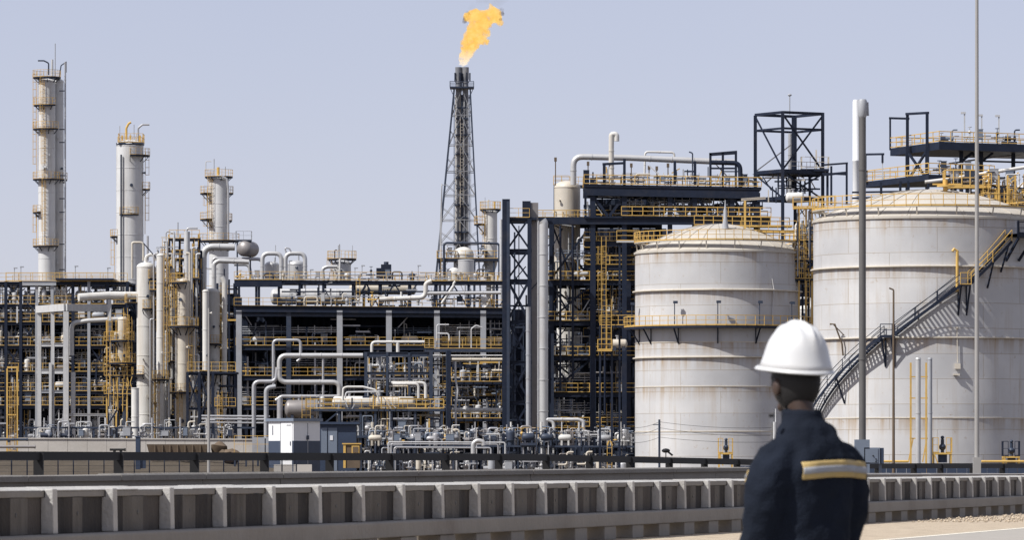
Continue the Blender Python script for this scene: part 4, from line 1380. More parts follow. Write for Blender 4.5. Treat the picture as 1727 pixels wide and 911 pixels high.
for y in (500, 545, 590, 635, 680): KB.bm((216, y), (402, y), 4, 7); KB.deck(216, 402, y - 4, .2, 6, 2.5); KB.rail([(216, y - 4, -.1), (402, y - 4, -.1)], step=1.6)
KB.panel(214, 404, 500, 805, 6.5); KB.dense(220, 400, 440, 740, 60, 50, 16, (-1, 3), [M_NAVY, M_SLATE, M_GREY, M_PIPE, M_YEL, M_ALU, M_CREAM])
# pale portal frame in front
Q = Steel('portal_frame', 'pale steel portal frame with a white top beam before the left pipe structure', 'frame', 112, 12.9, M_LIGHT)
Q.bm((60, 521, 3), (112, 519, -1), 9, 12, box=True); Q.bm((112, 519, -1), (183, 519, 3), 9, 12, box=True)
Q.col(63, 527, None, 6.5, 3); Q.col(88, 526, None, 5.5, 1); Q.col(112.5, 526, None, 9, -1); Q.col(182, 526, None, 6, 3)
Q.col(84.5, 612, None, 4.5, 0.5); Q.col(124, 628, None, 7.5, -.5)
Q.bm((112, 700, -1), (200, 700, 0), 3, 4)
pipe([(133, 502, -.5), (183, 498, 1), (236, 498, 2)], 13, 13.5, M_WHITE, 'big white horizontal duct above the pale portal frame', 'duct', 'large_duct', bend=.6)
MB().box(P(183.5, 523, 13, 1) , (.45, .45, 36 / 13)).build('duct_support', M_LIGHT, None, 'pale post carrying the big white duct', 'post')
pipe([(121, 600), (121, 545), (150, 541), (212, 538)], 12.9, 8, M_ALU, 'silver pipe turning down under the pale portal frame')
S = Steel('caged_ladder', 'tall yellow caged ladder standing before the left pipe structure', 'ladder', 20, 14.3, M_YEL)
S.col(12, 622, None, 2.6, 0, name='post'); S.col(29, 618, None, 2.6, 0, name='post'); S.bm((12, 620), (29, 620), 3)
S.lad(20.5, 640, 805, .3); S.bm((12, 700), (29, 700), 2); S.bm((12, 760), (29, 760), 2)
for px in (2, 8): pass

# ================================================================ VESSEL CLUSTER
PMV = 13.0
vessel(246, 31, 443, 803, PMV, M_WHITE, 'big white upright vessel with a rounded top in the vessel cluster', plats=[(470, 20, 100, 9), (521, -10, 85, 9), (511, -120, -60, 20), (632, -110, -10, 8)],
       ladders=[(60, 520, 470), (55, 740, 521)], top=[([(246, 446), (246, 432), (258, 428), (262, 440)], 6, M_WHITE), mast(249, 398, 440, PMV, 4, M_PIPE)])
vessel(228, 13, 655, 803, PMV + .4, M_WHITE, 'narrow white casing at the foot of the big white vessel', nozzles=1, head=.05)
pipe([(223, 470), (223, 410), (226, 409), (242, 409), (242, 440)], PMV - .5, 4, M_CREAM, 'cream hairpin pipe rising above the big white vessel')
vessel(207, 17, 535, 620, PMV + .2, M_CREAM, 'small cream vessel inside yellow ladders, left of the big white vessel', taper=(6, 600), skirt=False,
       plats=[(574, -120, 80, 12), (612, -120, 80, 14)], ladders=[(30, 640, 540)])
S = Steel('access_tower', 'yellow and navy access tower beside the big white vessel', 'tower', 200, 13.2, M_NAVY)
for px in (180, 196, 214, 226): S.col(px, 540, None, 2.4, 0, M_YEL if px != 226 else M_NAVY); S.col(px, 560, None, 2.4, 3)
for y in (575, 616, 634, 665): S.deck(176, 226, y, -.3, 3, 2.4); S.rail([(176, y, -.3), (222, y, -.3)], step=1)
S.lad(183, 575, 665, -.5, cage=False); S.lad(219, 535, 632, -.5); S.lad(186, 534, 575, -.4, cage=False); S.lad(212, 520, 575, -.3, cage=False)
S.brace((196, 690), (226, 634)); S.brace((180, 720), (214, 665))
fill(S, [(178, 200, 'outer half'), (200, 226, 'inner half')], [(580, 616, 'on upper floor'), (640, 665, 'on middle floor'), (670, 740, 'on lowest floor')], 'of yellow access tower', 'equipment in the access tower', 4, (.2, 2))
for i in range(6):
    x = 183 + i * 8
    p = P(x, 690 + rng.uniform(-15, 10), 13.3)
    MB().tube(fillet([p, p + Vector((rng.uniform(-.1, .1), 0, 2.4)), p + Vector((rng.uniform(-.5, .5), 0, 3.4)), p + Vector((0, 0, 4.2))], .3), .055, 6).build('yellow_pipe', M_YEL, None, 'small crooked yellow pipe low in the access tower, %s along' % ORD[i], 'pipe', 'crooked yellow pipes')
vessel(271, 14, 428, 803, 13.1, M_WHITE, 'narrow white column just right of the big white vessel', plats=[(640, -100, 100, 7)], ladders=[(50, 640, 440), (-30, 740, 640)], nozzles=8)
vessel(309, 20, 470, 803, 13.1, M_CREAM, 'cream column behind the bent white pipe in the vessel cluster', plats=[(550, -110, 100, 16), (662, -100, 100, 12), (476, -120, 20, 12)], ladders=[(-60, 548, 470), (60, 660, 552), (-20, 740, 662)], nozzles=10)
pipe([(317, 392, -2), (317, 470, -2), (316, 530, -2), (305, 545, -2)], 13.0, 10, M_LIGHT, 'fat pale pipe running down before the cream column')
pipe([(316, 396, -2), (317, 386, -2), (335, 386, -2)], 13.0, 3, M_PIPE, 'thin pipe branching off the top of the fat pale pipe')
THIN = [(262, 430, 740, 3, M_PIPE), (280, 470, 740, 5, M_WHITE), (286, 410, 640, 4, M_ALU), (291, 440, 700, 3.5, M_CREAM), (297, 395, 560, 3.5, M_LIGHT), (301, 560, 745, 4, M_ALU), (322, 560, 740, 4, M_LIGHT), (327, 420, 600, 3, M_PIPE), (331, 540, 745, 5, M_ALU), (268, 560, 745, 4, M_LIGHT), (257, 540, 745, 3, M_PIPE), (339, 600, 740, 3, M_ALU), (275, 500, 745, 4, M_CREAM), (283, 560, 745, 4.5, M_LIGHT), (289, 640, 745, 5, M_ALU), (293, 430, 640, 4, M_ALU), (305, 640, 745, 4, M_LIGHT), (324, 430, 560, 4.5, M_CREAM), (334, 430, 540, 4, M_LIGHT), (318, 640, 745, 4, M_WHITE)]
for i, (px, y0, y1, w_, mt) in enumerate(THIN):
    pipe([(px, y1, -3 - (i % 3)), (px, y0, -3 - (i % 3)), (px + rng.choice((-6, 6)), y0, -3 - (i % 3))], 13.0, w_, mt, 'slender vertical pipe in the vessel cluster, %s of twenty counted rightward' % ORD[sorted(t_[0] for t_ in THIN).index(px)], group='slender pipes of the vessel cluster')
S = Steel('pipe_tower', 'yellow and navy steel tower carrying the cluster of slender pipes', 'tower', 300, 13.02, M_NAVY)
for px in (262, 285, 302, 326, 336): S.col(px, 400 if px > 270 else 450, None, 3, 1); S.col(px, 420, None, 3, 5)
for x0, x1, y in ((285, 336, 402), (270, 336, 436), (255, 336, 476), (255, 338, 515), (262, 338, 585), (256, 320, 640), (262, 338, 700), (285, 330, 462)):
    S.deck(x0, x1, y, .4, 5, 2.5); S.rail([(x0, y, .4), (x1, y, .4)], step=.9)
for px, y0, y1 in ((277, 402, 476), (300, 436, 515), (331, 405, 476), (327, 515, 640), (268, 590, 740)): S.lad(px, y0, y1, .1, cage=px in (277, 327))
S.dense(254, 342, 400, 740, 34, 40, 16, (-2.5, 2.5), [M_YEL, M_NAVY, M_SLATE, M_NAVY, M_CREAM, M_GREY])
for px, y in ((262, 490), (284, 450), (300, 500), (281, 560), (290, 610), (322, 600), (329, 470), (268, 680), (330, 660), (301, 690)): S.deck(px - 7, px + 8, y, -3, 1.5, 2.6); S.rail([(px - 7, y, -3), (px + 8, y, -3)], step=.6)
for px, y0, y1 in ((274, 430, 520), (294, 520, 600), (306, 600, 700), (260, 640, 745)): S.lad(px, y0, y1, -2.8, cage=False)
for px in (284, 303, 318, 334): S.bm((px, 395, 1), (px, 430, 1), 2.5, 2.5, M_YEL, 'yellow_post')
fill(S, [(258, 288, 'back bay'), (288, 312, 'middle bay'), (312, 338, 'front bay')], [(405, 436, 'on top floor'), (440, 476, 'on floor seven'), (480, 515, 'on floor six'), (520, 585, 'on floor five'), (590, 640, 'on floor four'), (645, 700, 'on floor three'), (705, 745, 'on ground floor')], 'of the slender pipe tower', 'equipment in the pipe tower', 2, (.3, 1.4),
     kinds=[k_valve, k_loop, k_vdrum, k_box, k_zig, k_riser])
pipe([(280, 405), (280, 391), (294, 391), (295, 402)], 12.8, 2, M_GREY, 'tiny hooked vent pipe above the slender pipe tower')
pipe([(300, 400), (300, 375)], 12.8, 2, M_GREY, 'bare thin mast above the slender pipe tower', 'mast', 'mast')
# big elbow pipe and its neighbours
pipe([(337, 700), (337, 590), (342, 560), (343, 416), (396, 417)], 12.9, 12, M_ALU, 'big silver elbow pipe turning over towards the dull round drum')
pipe([(332, 460), (332, 740)], 13, 5, M_LIGHT, 'pale pipe straight beside the big silver elbow pipe')
vessel(358, 25, 487, 803, 12.9, M_WHITE, 'white upright vessel with rounded top right of the big elbow pipe', plats=[(526, -120, -40, 14), (580, -110, 100, 8), (630, -120, 110, 22)], ladders=[(70, 630, 490), (-60, 525, 490)], nozzles=7)
vessel(347, 11, 489, 625, 13.2, M_WHITE, 'narrow white vessel attached beside the white round-topped vessel', nozzles=2)
pipe([(361, 490), (361, 445), (368, 440), (420, 442)], 12.8, 8, M_ALU, 'silver pipe looping up from the white round-topped vessel')
pipe([(378, 700), (379, 476), (374, 467)], 13, 9, M_WHITE, 'tall white pipe with a bent top before the grey frame')
pipe([(358, 445), (360, 436), (395, 436), (415, 440)], 12.6, 5, M_PIPE, 'grey pipe curving above the silver looping pipe')
S = Steel('support_frame', 'navy braced support frame under the white round-topped vessel', 'frame', 345, 13.2, M_NAVY)
for px in (317, 337, 360, 398): S.col(px, 628, None, 4.5, -1 if px < 370 else 0)
S.bm((317, 631, -1), (398, 631, 0), 4, 5); S.deck(317, 400, 628, -1, 4, 3)
S.rail([(317, 626, -1.2), (398, 626, -1)], step=1)
S.brace((317, 690, -1), (337, 632, -1)); S.brace((337, 690, -1), (317, 632, -1)); S.bm((317, 690, -1), (360, 690, -1), 3, 4); S.brace((340, 700, -1), (360, 640, -1)); S.brace((360, 700, -1), (340, 640, -1))
S.deck(363, 398, 686, -1.2, 2, 3); S.rail([(363, 686, -1.2), (398, 686, -1.2)], step=.9)
S.lad(372, 660, 745, -1.3)
fill(S, [(318, 340, 'braced half'), (340, 360, 'central half'), (365, 398, 'open half')], [(635, 686, 'on upper level'), (692, 745, 'on lower level')], 'of navy support frame', 'equipment in the support frame', 4, (-.8, 1.5))
# dull round drum seen end on
c = P(411, 420, 12.2)
dr = empty('round_drum', (c.x, c.y, c.z - 1.2), 'dull grey-brown round drum seen end on, with a tiny railed platform above', 'vessel')
MB().lathe((c.x, c.y - 1, c.z), [(.05, -.3), (.7, -.18), (1.04, .12), (1.08, .3), (1.08, 3), (.7, 3.4), (.1, 3.6)], 28, axis=(.35, .94, 0)).build('shell', M_BROWNMET, dr)
S = Steel('small_platform', 'tiny railed platform standing above the dull round drum', 'platform', 411, 12.2, M_SLATE)
S.deck(398, 424, 405, -.6, 1.2, 2); S.rail([(398, 405, 1.2), (398, 405, -.6), (424, 405, -.6), (424, 405, 1.2)], step=1, h=1.2, mat=M_GREY)
for px in (400, 422): S.col(px, 405, 470, 2.5, .3, name='leg')
# ================================================================ CENTRAL FRAME
PMM = 12.5
C_ = Steel('process_structure', 'wide navy process frame of six open bays between the vessel cluster and the braced tower', 'structure', 620, PMM)
cx_ = [403, 487, 573, 656, 737, 815, 858]
for i, px in enumerate(cx_):
    C_.col(px, 524, None, 9.5 if i != 1 else 8, 0, M_GREY if i != 1 else M_SLATE)
    C_.col(px, 524, None, 8, 9); C_.col(px, 524, None, 8, 18)
    if i: C_.col(px - 40, 530, None, 5, 12)
CL = [521, 583, 634, 684]
C_.bm((395, 521, -.3), (858, 525, -.3), 6, 11); C_.bm((395, 531, -.1), (858, 534, -.1), 5, 5, M_SLATE)
for y in CL[1:]:
    C_.bm((398, y + 4, -.1), (858, y + 4, -.1), 4, 8)
    C_.rail([(398, y, -.2), (858, y, -.2)], step=1.9)
for y in CL:
    for d in (6, 12): C_.bm((398, y + 6, d), (858, y + 6, d), 4, 8)
    C_.deck(395, 862, y - 1, .2, 18.5, 3)
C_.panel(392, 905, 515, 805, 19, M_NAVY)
C_.dense(400, 855, 530, 740, 90, 84, 24, (.4, 7), [M_NAVY, M_SLATE, M_GREY, M_PIPE])
C_.rail([(395, 516, -.4), (858, 520, -.4)], step=1.9)
CB = [(403, 487, 'bay one'), (487, 573, 'bay two'), (573, 656, 'bay three'), (656, 737, 'bay four'), (737, 815, 'bay five'), (815, 853, 'bay six')]
fill(C_, CB, [(540, 583, 'on top storey'), (592, 634, 'on third storey'), (642, 684, 'on second storey')], 'of the wide central frame', 'equipment in the central frame', 5, (1.2, 5),
     kinds=[k_riser, k_valve, k_zig, k_pipe, k_loop, k_hdrum, k_bundle, k_goose, k_tee, k_box])
# ---- upper deck of the central frame
U = Steel('upper_deck', 'railed upper deck with pipe supports on top of the central frame', 'platform', 620, PMM - .1)
for px in (398, 432, 470, 505, 545, 595, 640, 690, 735, 790, 838):
    U.col(px, 476, 521, 4, .5); U.col(px, 476, 521, 4, 8)
U.bm((395, 478, .3), (475, 478, .3), 6, 12, box=True); U.bm((475, 475, .3), (850, 478, .3), 3, 5)
U.deck(395, 475, 473, .3, 4, 2.5); U.deck(475, 850, 473, 2.6, 4, 2.5); U.deck(395, 850, 474, 7.5, 12, 2.5)
U.rail([(395, 472, 0), (475, 472, 0)]); U.rail([(475, 472, 0), (850, 474, 0)], step=1.8); U.rail([(395, 472, 11.5), (850, 473, 11.5)])
U.bm((475, 492, .2), (840, 492, .2), 2.2, 2.5); U.bm((475, 500, .2), (640, 500, .2), 1.8, 2, M_PIPE)
for x0, x1 in ((595, 640), (640, 690), (735, 790)):
    U.brace((x0, 520, .4), ((x0 + x1) / 2, 478, .4)); U.brace((x1, 520, .4), ((x0 + x1) / 2, 478, .4))
U.lad(604, 470, 515, -.4, cage=False)
U.dense(480, 850, 476, 518, 40, 26, 8, (.3, 6), [M_SLATE, M_GREY, M_PIPE, M_LIGHT, M_NAVY]); U.dense(400, 850, 460, 474, 34, 14, 2, (.3, 8), [M_SLATE, M_GREY, M_YEL, M_PIPE])
drum(455, 600, 500, 27, 12.3, M_LIGHT, 'long silver drum lying under the upper deck of the central frame', dy=1.4, saddle=520)
drum(588, 702, 487, 19, 12.2, M_CREAM, 'long cream drum lying behind the silver drum on the central frame', dy=1.6, saddle=520)
pipe([(640, 505), (718, 502), (718, 478), (728, 474)], 12.6, 8, M_WHITE, 'white pipe rising with an elbow near the flare platform')
pipe([(720, 495), (845, 494)], 12.6, 6, M_ALU, 'straight silver pipe over the deck below the flare platform')
pipe([(745, 512), (765, 482), (765, 478), (768, 475)], 12.6, 4, M_WHITE, 'small white pipe hooked over beside the flare platform')
for i in range(22):
    px = 480 + i * 16.5
    k = KINDS[(0, 4, 1, 7, 5, 8, 2)[i % 7]] if i % 7 else k_valve
    a = P(px, 515, 12.6); b = P(px + 22, 492, 12.6)
    name, cat, m, mat, desc, _ = k(a.x, b.x, a.z, b.z, a.y - .1 + rng.uniform(.2, 1.2))
    m.build(name, mat, None, f'{COLW.get(mat.name, "")} {desc} on the central deck behind its rail, {ORD[i]} rightward'.replace('yellow yellow', 'yellow').strip(), cat, 'equipment on the central deck')
for i in range(20):
    px = 400 + i * 22 + rng.uniform(-5, 5)
    if 450 < px < 470: continue
    a = P(px, 472, 12.4); b = P(px + 16, 455, 12.4)
    k = (k_valve, k_box, k_loop, k_vdrum, k_zig)[i % 5]
    name, cat, m, mat, desc, _ = k(a.x, b.x, a.z, b.z, a.y + rng.uniform(1, 5))
    if mat.name == 'white_vessel_paint': mat = M_PIPE
    m.build(name, mat, None, f'{COLW.get(mat.name, "")} {desc} on the upper deck among its railings, {ORD[i]} rightward'.strip(), cat, 'equipment on the upper deck')
# deck-top vessels with inverted-U pipes
vessel(457, 24, 440, 474, 12.2, M_ALU, 'squat silver domed vessel under an inverted U pipe, nearer the dull round drum', cat='vessel', top=[mast(463, 412, 440, 12.2, 1.2), mast(462, 433, 441, 12.2, 3)], nozzles=3, dy=3)
vessel(498, 28, 438, 474, 12.2, M_ALU, 'squat silver domed vessel under an inverted U pipe, farther from the dull round drum', cat='vessel', top=[mast(502, 430, 439, 12.2, 3)], nozzles=3, dy=3)
pipe([(442, 472, 1), (442, 427, 1), (474, 427, 1), (474, 470, 1)], 12.3, 7.5, M_ALU, 'inverted U pipe over the first squat domed vessel')
pipe([(481, 472, 1), (481, 427, 1), (514, 427, 1), (514, 470, 1)], 12.3, 7.5, M_ALU, 'inverted U pipe over the second squat domed vessel')
pipe([(483, 427), (480, 418), (488, 419), (491, 425)], 12.3, 2.5, M_PIPE, 'small hooked pipe on the second inverted U pipe')
pipe([(398, 437), (442, 437), (443, 455)], 12.2, 6, M_PIPE, 'grey pipe from the dull drum to the first inverted U pipe')
pipe([(395, 446), (420, 446), (424, 470)], 12.0, 6, M_ALU, 'silver pipe under the dull round drum')
vessel(575, 31, 437, 474, 12.0, M_ALU, 'upright silver vessel with a yellow railed crown on the upper deck', dy=4, plats=[(435, -170, 170, 9)], top=[([(571, 437), (571, 410)], 2.2, M_PIPE), mast(569, 412, 436, 12, 1.2), mast(593, 412, 436, 12, 1), ([(563, 437), (563, 420), (567, 420)], 2, M_SLATE)],
       ladders=[(-70, 474, 437)], n=28)
pipe([(545, 473, 2), (543, 452, 2), (552, 449, 2), (568, 449, 2)], 12, 6, M_ALU, 'short silver elbow pipe beside the yellow crowned vessel')
pipe([(573, 436, 1), (572, 474, 1)], 12, 3.5, M_WHITE, 'thin white pipe down the front of the yellow crowned vessel')
m = MB(); a, b = P(650, 446, 12.0), P(665, 470, 12.0)
dk = empty('cooler_box', (a.x, a.y, b.z), 'dark navy boxy cooler on the upper deck of the central frame', 'cooler')
MB().box((P(651, 0, 12).x, a.y + 1, (a.z + b.z) / 2), (17 / 12, 2, a.z - b.z)).box((P(640, 0, 12).x, a.y + 1.2, (a.z + b.z) / 2 - .25), (11 / 12, 1.6, a.z - b.z - .5)).build('casing', M_NAVY, dk)
MB().cyl((P(651, 0, 12).x, a.y + 1, a.z), (P(651, 0, 12).x, a.y + 1, a.z + .4), .35, 12).build('fan_stack', M_SLATE, dk)
for i, (px, y0) in enumerate(((22, 452), (33, 450), (180, 452), (125, 449), (487, 440), (598, 452), (610, 448), (523, 455), (705, 448))):
    pm = 12.4
    a, b = P(px, 474, pm, 2), P(px, y0, pm, 2)
    m = MB(); m.beam(a, b, .1); m.box(b + Vector((.15, 0, .05)), (.5, .25, .16)); m.build('lamp_post', M_GREY, None, 'tiny lamp post on the roof decks, %s counting rightward' % ORD[[22, 33, 125, 180, 487, 523, 598, 610, 705].index(px)], 'lamp', 'lamp posts on the roof decks')

# ---- big pipe loops before the central frame
PF = 13.6
pipe([(428, 760), (428, 644), (465, 644), (468, 620)], PF, 7, M_PIPE, 'grey pipe rising and turning toward the double bend')
pipe([(612, 600), (471, 600), (471, 645), (573, 645), (573, 690)], PF, 8.5, M_ALU, 'large silver pipe making a double bend before the central frame')
pipe([(461, 650), (461, 574), (478, 574), (507, 574), (507, 605), (501, 610)], PF, 5, M_PIPE, 'grey hairpin pipe crossing the large double bend')
pipe([(465, 676), (475, 669), (573, 669)], PF, 6, M_PIPE, 'grey pipe below the large double bend')
pipe([(449, 740), (449, 655), (465, 652)], PF, 8, M_GREY, 'grey upright pipe in the middle of the pipe bends'); pipe([(472, 740), (472, 672)], PF, 10, M_PIPE, 'thick grey upright pipe under the double bend')
drum(480, 540, 690, 30, PF, M_BROWNMET, 'dull brown drum lying before the central frame', saddle=735)
pipe([(545, 690), (545, 604)], PF, 4, M_PIPE, 'thin grey pipe upright behind the yellow railed drum deck')
vessel(543, 9, 670, 690, 14, M_WHITE, 'tiny white upright vessel on the yellow railed drum deck', nozzles=1)
for i, (y, w_) in enumerate(((702, 3.5), (707, 4), (713, 3))):
    pipe([(340, y), (455, y + 1)], 13.6, w_, M_PIPE, 'long low grey pipe left of the white hut, %s of three downward' % ORD[i])
# yellow railed drum deck
D = Steel('drum_deck', 'yellow railed deck carrying cream drums, above the white hut', 'platform', 640, 14.3, M_SLATE)
D.deck(515, 750, 690, 0, 5, 4)
D.rail([(515, 689, 0), (575, 689, 0)], step=1); D.rail([(624, 686, -.6), (672, 686, -.6)], step=.7); D.rail([(672, 689, 0), (748, 689, 0), (748, 689, 4)], step=1)
for px in (540, 572, 608, 633, 660, 700, 745): D.col(px, 692, None, 4, .3); D.col(px, 692, None, 4, 4)
D.deck(600, 750, 735, 0, 4, 4); D.rail([(515, 689, 4.5), (748, 689, 4.5)])
D.dense(520, 750, 665, 800, 60, 50, 12, (.2, 5), [M_SLATE, M_LIGHT, M_NAVY, M_PIPE, M_YEL, M_ALU]); D.lad(513, 668, 735, -.2, cage=False); D.lad(520, 668, 735, -.2, cage=False)
D.brace((540, 720, .2), (572, 694, .2))
drum(560, 632, 679, 21, 14.2, M_WHITE, 'white drum lying on the yellow railed deck', dy=1, saddle=691)
drum(632, 700, 679, 20, 14.1, M_CREAM, 'cream drum lying next to the white drum on the railed deck', dy=2, saddle=691)
pipe([(578, 676), (579, 655), (586, 653), (612, 653), (632, 658), (638, 664)], 14.4, 4, M_WHITE, 'white pipe arched over the white drum')
pipe([(582, 672), (584, 662), (635, 661), (640, 680)], 14.5, 3, M_LIGHT, 'thin pale pipe arched before the white drum')
pipe([(662, 648), (706, 648), (706, 672)], 14.5, 4.5, M_WHITE, 'white pipe bending down beside the drum deck, shorter one')
pipe([(660, 646), (718, 646), (718, 672)], 14.3, 5.5, M_WHITE, 'white pipe bending down beside the drum deck, longer one')
fill(D, [(575, 608, 'bay one'), (608, 633, 'bay two'), (633, 660, 'bay three'), (660, 700, 'bay four'), (700, 745, 'bay five')], [(696, 735, 'on the floor'), (742, 790, 'on the ground')], 'under the drum deck', 'equipment under the drum deck', 8, (.1, 2.4),
     kinds=[k_valve, k_loop, k_vdrum, k_hdrum, k_pump, k_zig, k_box, k_pipe])
# slate frame
S = Steel('pipe_gantry', 'slate grey pipe frame with a flat top before the central frame, beside the drum deck', 'frame', 680, 14.0, M_SLATE)
for px, w_ in ((617, 5), (653, 4), (690, 4), (727, 6), (755, 6)): S.col(px, 594, None, w_, 0); S.col(px, 594, None, 4, 5)
S.bm((613, 598), (727, 598), 4, 8); S.bm((613, 598, 5), (727, 598, 5), 4, 6); S.bm((617, 630), (727, 630), 3, 5); S.bm((617, 639, .2), (727, 639, .2), 2, 3, M_PIPE)
S.deck(716, 860, 589, -.2, 3, 5); S.rail([(716, 587, -.3), (732, 587, -.3)], step=.7); S.rail([(732, 588, -.2), (852, 588, -.2)], step=1.6)
S.col(757, 592, None, 7, -.3, M_NAVY); S.dense(615, 760, 596, 690, 44, 40, 8, (.2, 4), [M_SLATE, M_LIGHT, M_PIPE, M_NAVY, M_ALU, M_YEL])
S.lad(724, 592, 640, .5, cage=False); S.lad(750, 592, 660, .6, cage=False)
pipe([(627, 594), (627, 577), (700, 577), (716, 577)], 14.2, 5, M_WHITE, 'white pipe running along the top of the slate pipe frame')
pipe([(671, 594), (671, 578)], 14.2, 6, M_WHITE, 'short white leg under the pipe on the slate frame')
pipe([(737, 588), (737, 548), (757, 548)], 14, 2.5, M_LIGHT, 'thin pale hooked pipe above the slate frame'); pipe([(738, 563), (757, 563), (758, 575)], 14, 3, M_LIGHT, 'short pale hooked pipe above the slate frame')
pipe([(795, 588), (795, 555), (803, 549), (813, 553)], 13.8, 2.5, M_LIGHT, 'gooseneck lamp pipe over the yellow rail, pale and thin')
pipe([(775, 588), (775, 558)], 13.8, 2, M_LIGHT, 'thin pale stake pipe over the yellow rail')
fill(S, [(617, 653, 'bay one'), (653, 690, 'bay two'), (690, 727, 'bay three')], [(602, 630, 'on upper level'), (640, 668, 'on middle level')], 'of the slate pipe frame', 'equipment in the slate frame', 4, (.3, 2.5), kinds=[k_riser, k_zig, k_pipe, k_loop, k_valve, k_lad])
# storeys between the slate frame and the braced tower
T = Steel('pipe_floors', 'stacked pipe floors with yellow railings between slate frame and braced tower', 'structure', 805, 13.7)
for y in (644, 706):
    T.deck(762, 858, y, 0, 4, 5); T.rail([(762, y, -.2), (858, y, -.2)], step=1.2)
T.deck(762, 858, 615, 1.5, 6, 5); T.deck(762, 858, 668, 1.5, 6, 5); T.rail([(762, 668, 1.4), (858, 668, 1.4)])
for px in (766, 812, 856): T.col(px, 600, None, 4, 3)
T.dense(762, 858, 600, 745, 40, 40, 8, (.2, 4), [M_SLATE, M_LIGHT, M_NAVY, M_PIPE, M_YEL])
for (px0, px1, y, w_, mt, lab) in ((762, 858, 607, 6, M_CREAM, 'long cream pipe over the topmost pipe floor'), (762, 858, 692, 7, M_WHITE, 'long white pipe over the lowest pipe floor'), (730, 850, 600, 2.5, M_LIGHT, 'thin pale pipe close above the long cream pipe')):
    pipe([(px0, y), (px1, y)], 13.9, w_, mt, lab)
fill(T, [(762, 795, 'bay one'), (795, 826, 'bay two'), (826, 856, 'bay three')], [(616, 644, 'on top floor'), (650, 668, 'on middle floor'), (672, 706, 'on low floor')], 'of the stacked pipe floors', 'equipment in the stacked floors', 4, (.2, 1.6),
     kinds=[k_valve, k_loop, k_riser, k_zig, k_vdrum, k_pipe])
pipe([(767, 745), (769, 720), (768, 690), (772, 660), (768, 640), (768, 610)], 14, 4, M_LIGHT, 'crooked pale pipe climbing the ends of the pipe floors')

# ================================================================ GROUND LEVEL, MIDDLE
# white hut
PH = 15.6
H = empty('site_hut', (P(500, 0, PH).x, F / PH, 0), 'white flat-roofed site hut with a blue lower band behind the black guard fence', 'hut')
def hbox(x0, x1, y0, y1, dy, dep, mat, name, parent=None):
    a, b = P(x0, y1, PH), P(x1, y0, PH)
    return MB().box(((a.x + b.x) / 2, F / PH + dy + dep / 2, (a.z + b.z) / 2), (b.x - a.x, dep, b.z - a.z)).build(name, mat, parent or H)


def hcorner(x, y, lift=0.0):
    """Point on the hut's two visible faces, which meet in a corner at photo column 495."""
    dl = abs(x - 495) / PH
    n_ = Vector((-.707, -.707, 0)) if x < 495 else Vector((.707, -.707, 0))
    p = P(x, y, PH); p.y = F / PH + dl
    return p + n_ * lift


def hprism(y0, y1, grow, mat, name):
    """Solid on the hut's square footprint between two photo rows."""
    fp = [Vector((P(451, 0, PH).x, F / PH + 44 / PH)), Vector((P(495, 0, PH).x, F / PH)), Vector((P(538, 0, PH).x, F / PH + 43 / PH)), Vector((P(494, 0, PH).x, F / PH + 87 / PH))]
    c_ = sum(fp, Vector((0, 0))) / 4
    fp = [c_ + (q - c_) * (1 + grow) for q in fp]
    z0, z1 = P(0, y1, PH).z, P(0, y0, PH).z
    m = MB(); m._add([(q.x, q.y, z) for z in (z0, z1) for q in fp], [(3, 2, 1, 0), (4, 5, 6, 7), (0, 1, 5, 4), (1, 2, 6, 5), (2, 3, 7, 6), (3, 0, 4, 7)], False)
    return m.build(name, mat, H)


def hface(x0, x1, y0, y1, t_, mat, name, parent=None):
    """Thin plate standing t_ proud of one hut face."""
    e = .5 if (x0 + x1) / 2 < 495 else -.5
    x0, x1 = (min(x0, 494.9), min(x1, 494.9)) if e > 0 else (max(x0, 495.1), max(x1, 495.1))
    q = [hcorner(x0, y1, 0), hcorner(x1, y1, 0), hcorner(x1, y0, 0), hcorner(x0, y0, 0)]
    r_ = [hcorner(x0, y1, t_), hcorner(x1, y1, t_), hcorner(x1, y0, t_), hcorner(x0, y0, t_)]
    m = MB(); m._add(q + r_, [(3, 2, 1, 0), (4, 5, 6, 7), (0, 1, 5, 4), (1, 2, 6, 5), (2, 3, 7, 6), (3, 0, 4, 7)], False)
    return m.build(name, mat, parent or H)


hprism(711, 744, 0, M_HUT, 'wall'); hprism(744, 800, .006, M_HUTBLUE, 'lower_wall'); hprism(706, 711, .12, M_BOXBLUE, 'roof')
d_ = hface(473.5, 493, 714, 790, .06, M_HUT, 'door')
hface(490, 491, 745, 752, .12, M_SLATE, 'handle', d_)
m = MB()
for i in range(6):                                   # the worn lettering strip above the door
    m.beam(hcorner(484 + i * 1.3, 718.6, .065), hcorner(484 + i * 1.3, 717.2 - .5 * (i % 2), .065), .05)
m.build('sign_strip', M_SLATE, d_)
hface(458, 459, 718, 734, .04, M_SLATE, 'seam'); hface(472.2, 472.8, 712, 790, .05, M_GREY, 'seam'); hface(517.5, 518.3, 714, 790, .05, M_GREY, 'seam')
hface(516, 519, 735, 742, .14, M_SLATE, 'lamp')
# blue shed
B = empty('equipment_shed', (P(575, 0, 15.2).x, F / 15.2 + 1, 0), 'dark blue equipment shed beside the white hut', 'shed')
PH = 15.2
def bbox(*a): return hbox(*a, parent=B)
bbox(537, 600, 716, 795, 1, 4, M_BLUE, 'wall'); bbox(535, 606, 712, 716, .6, 5, M_BLUE, 'roof')
d_ = bbox(553, 568, 722, 795, .93, .06, M_BOXBLUE, 'door'); hbox(556, 561, 735, 743, .88, .05, M_HUT, 'notice', d_)
bbox(541, 551, 722, 770, .93, .06, M_BOXBLUE, 'panel'); 
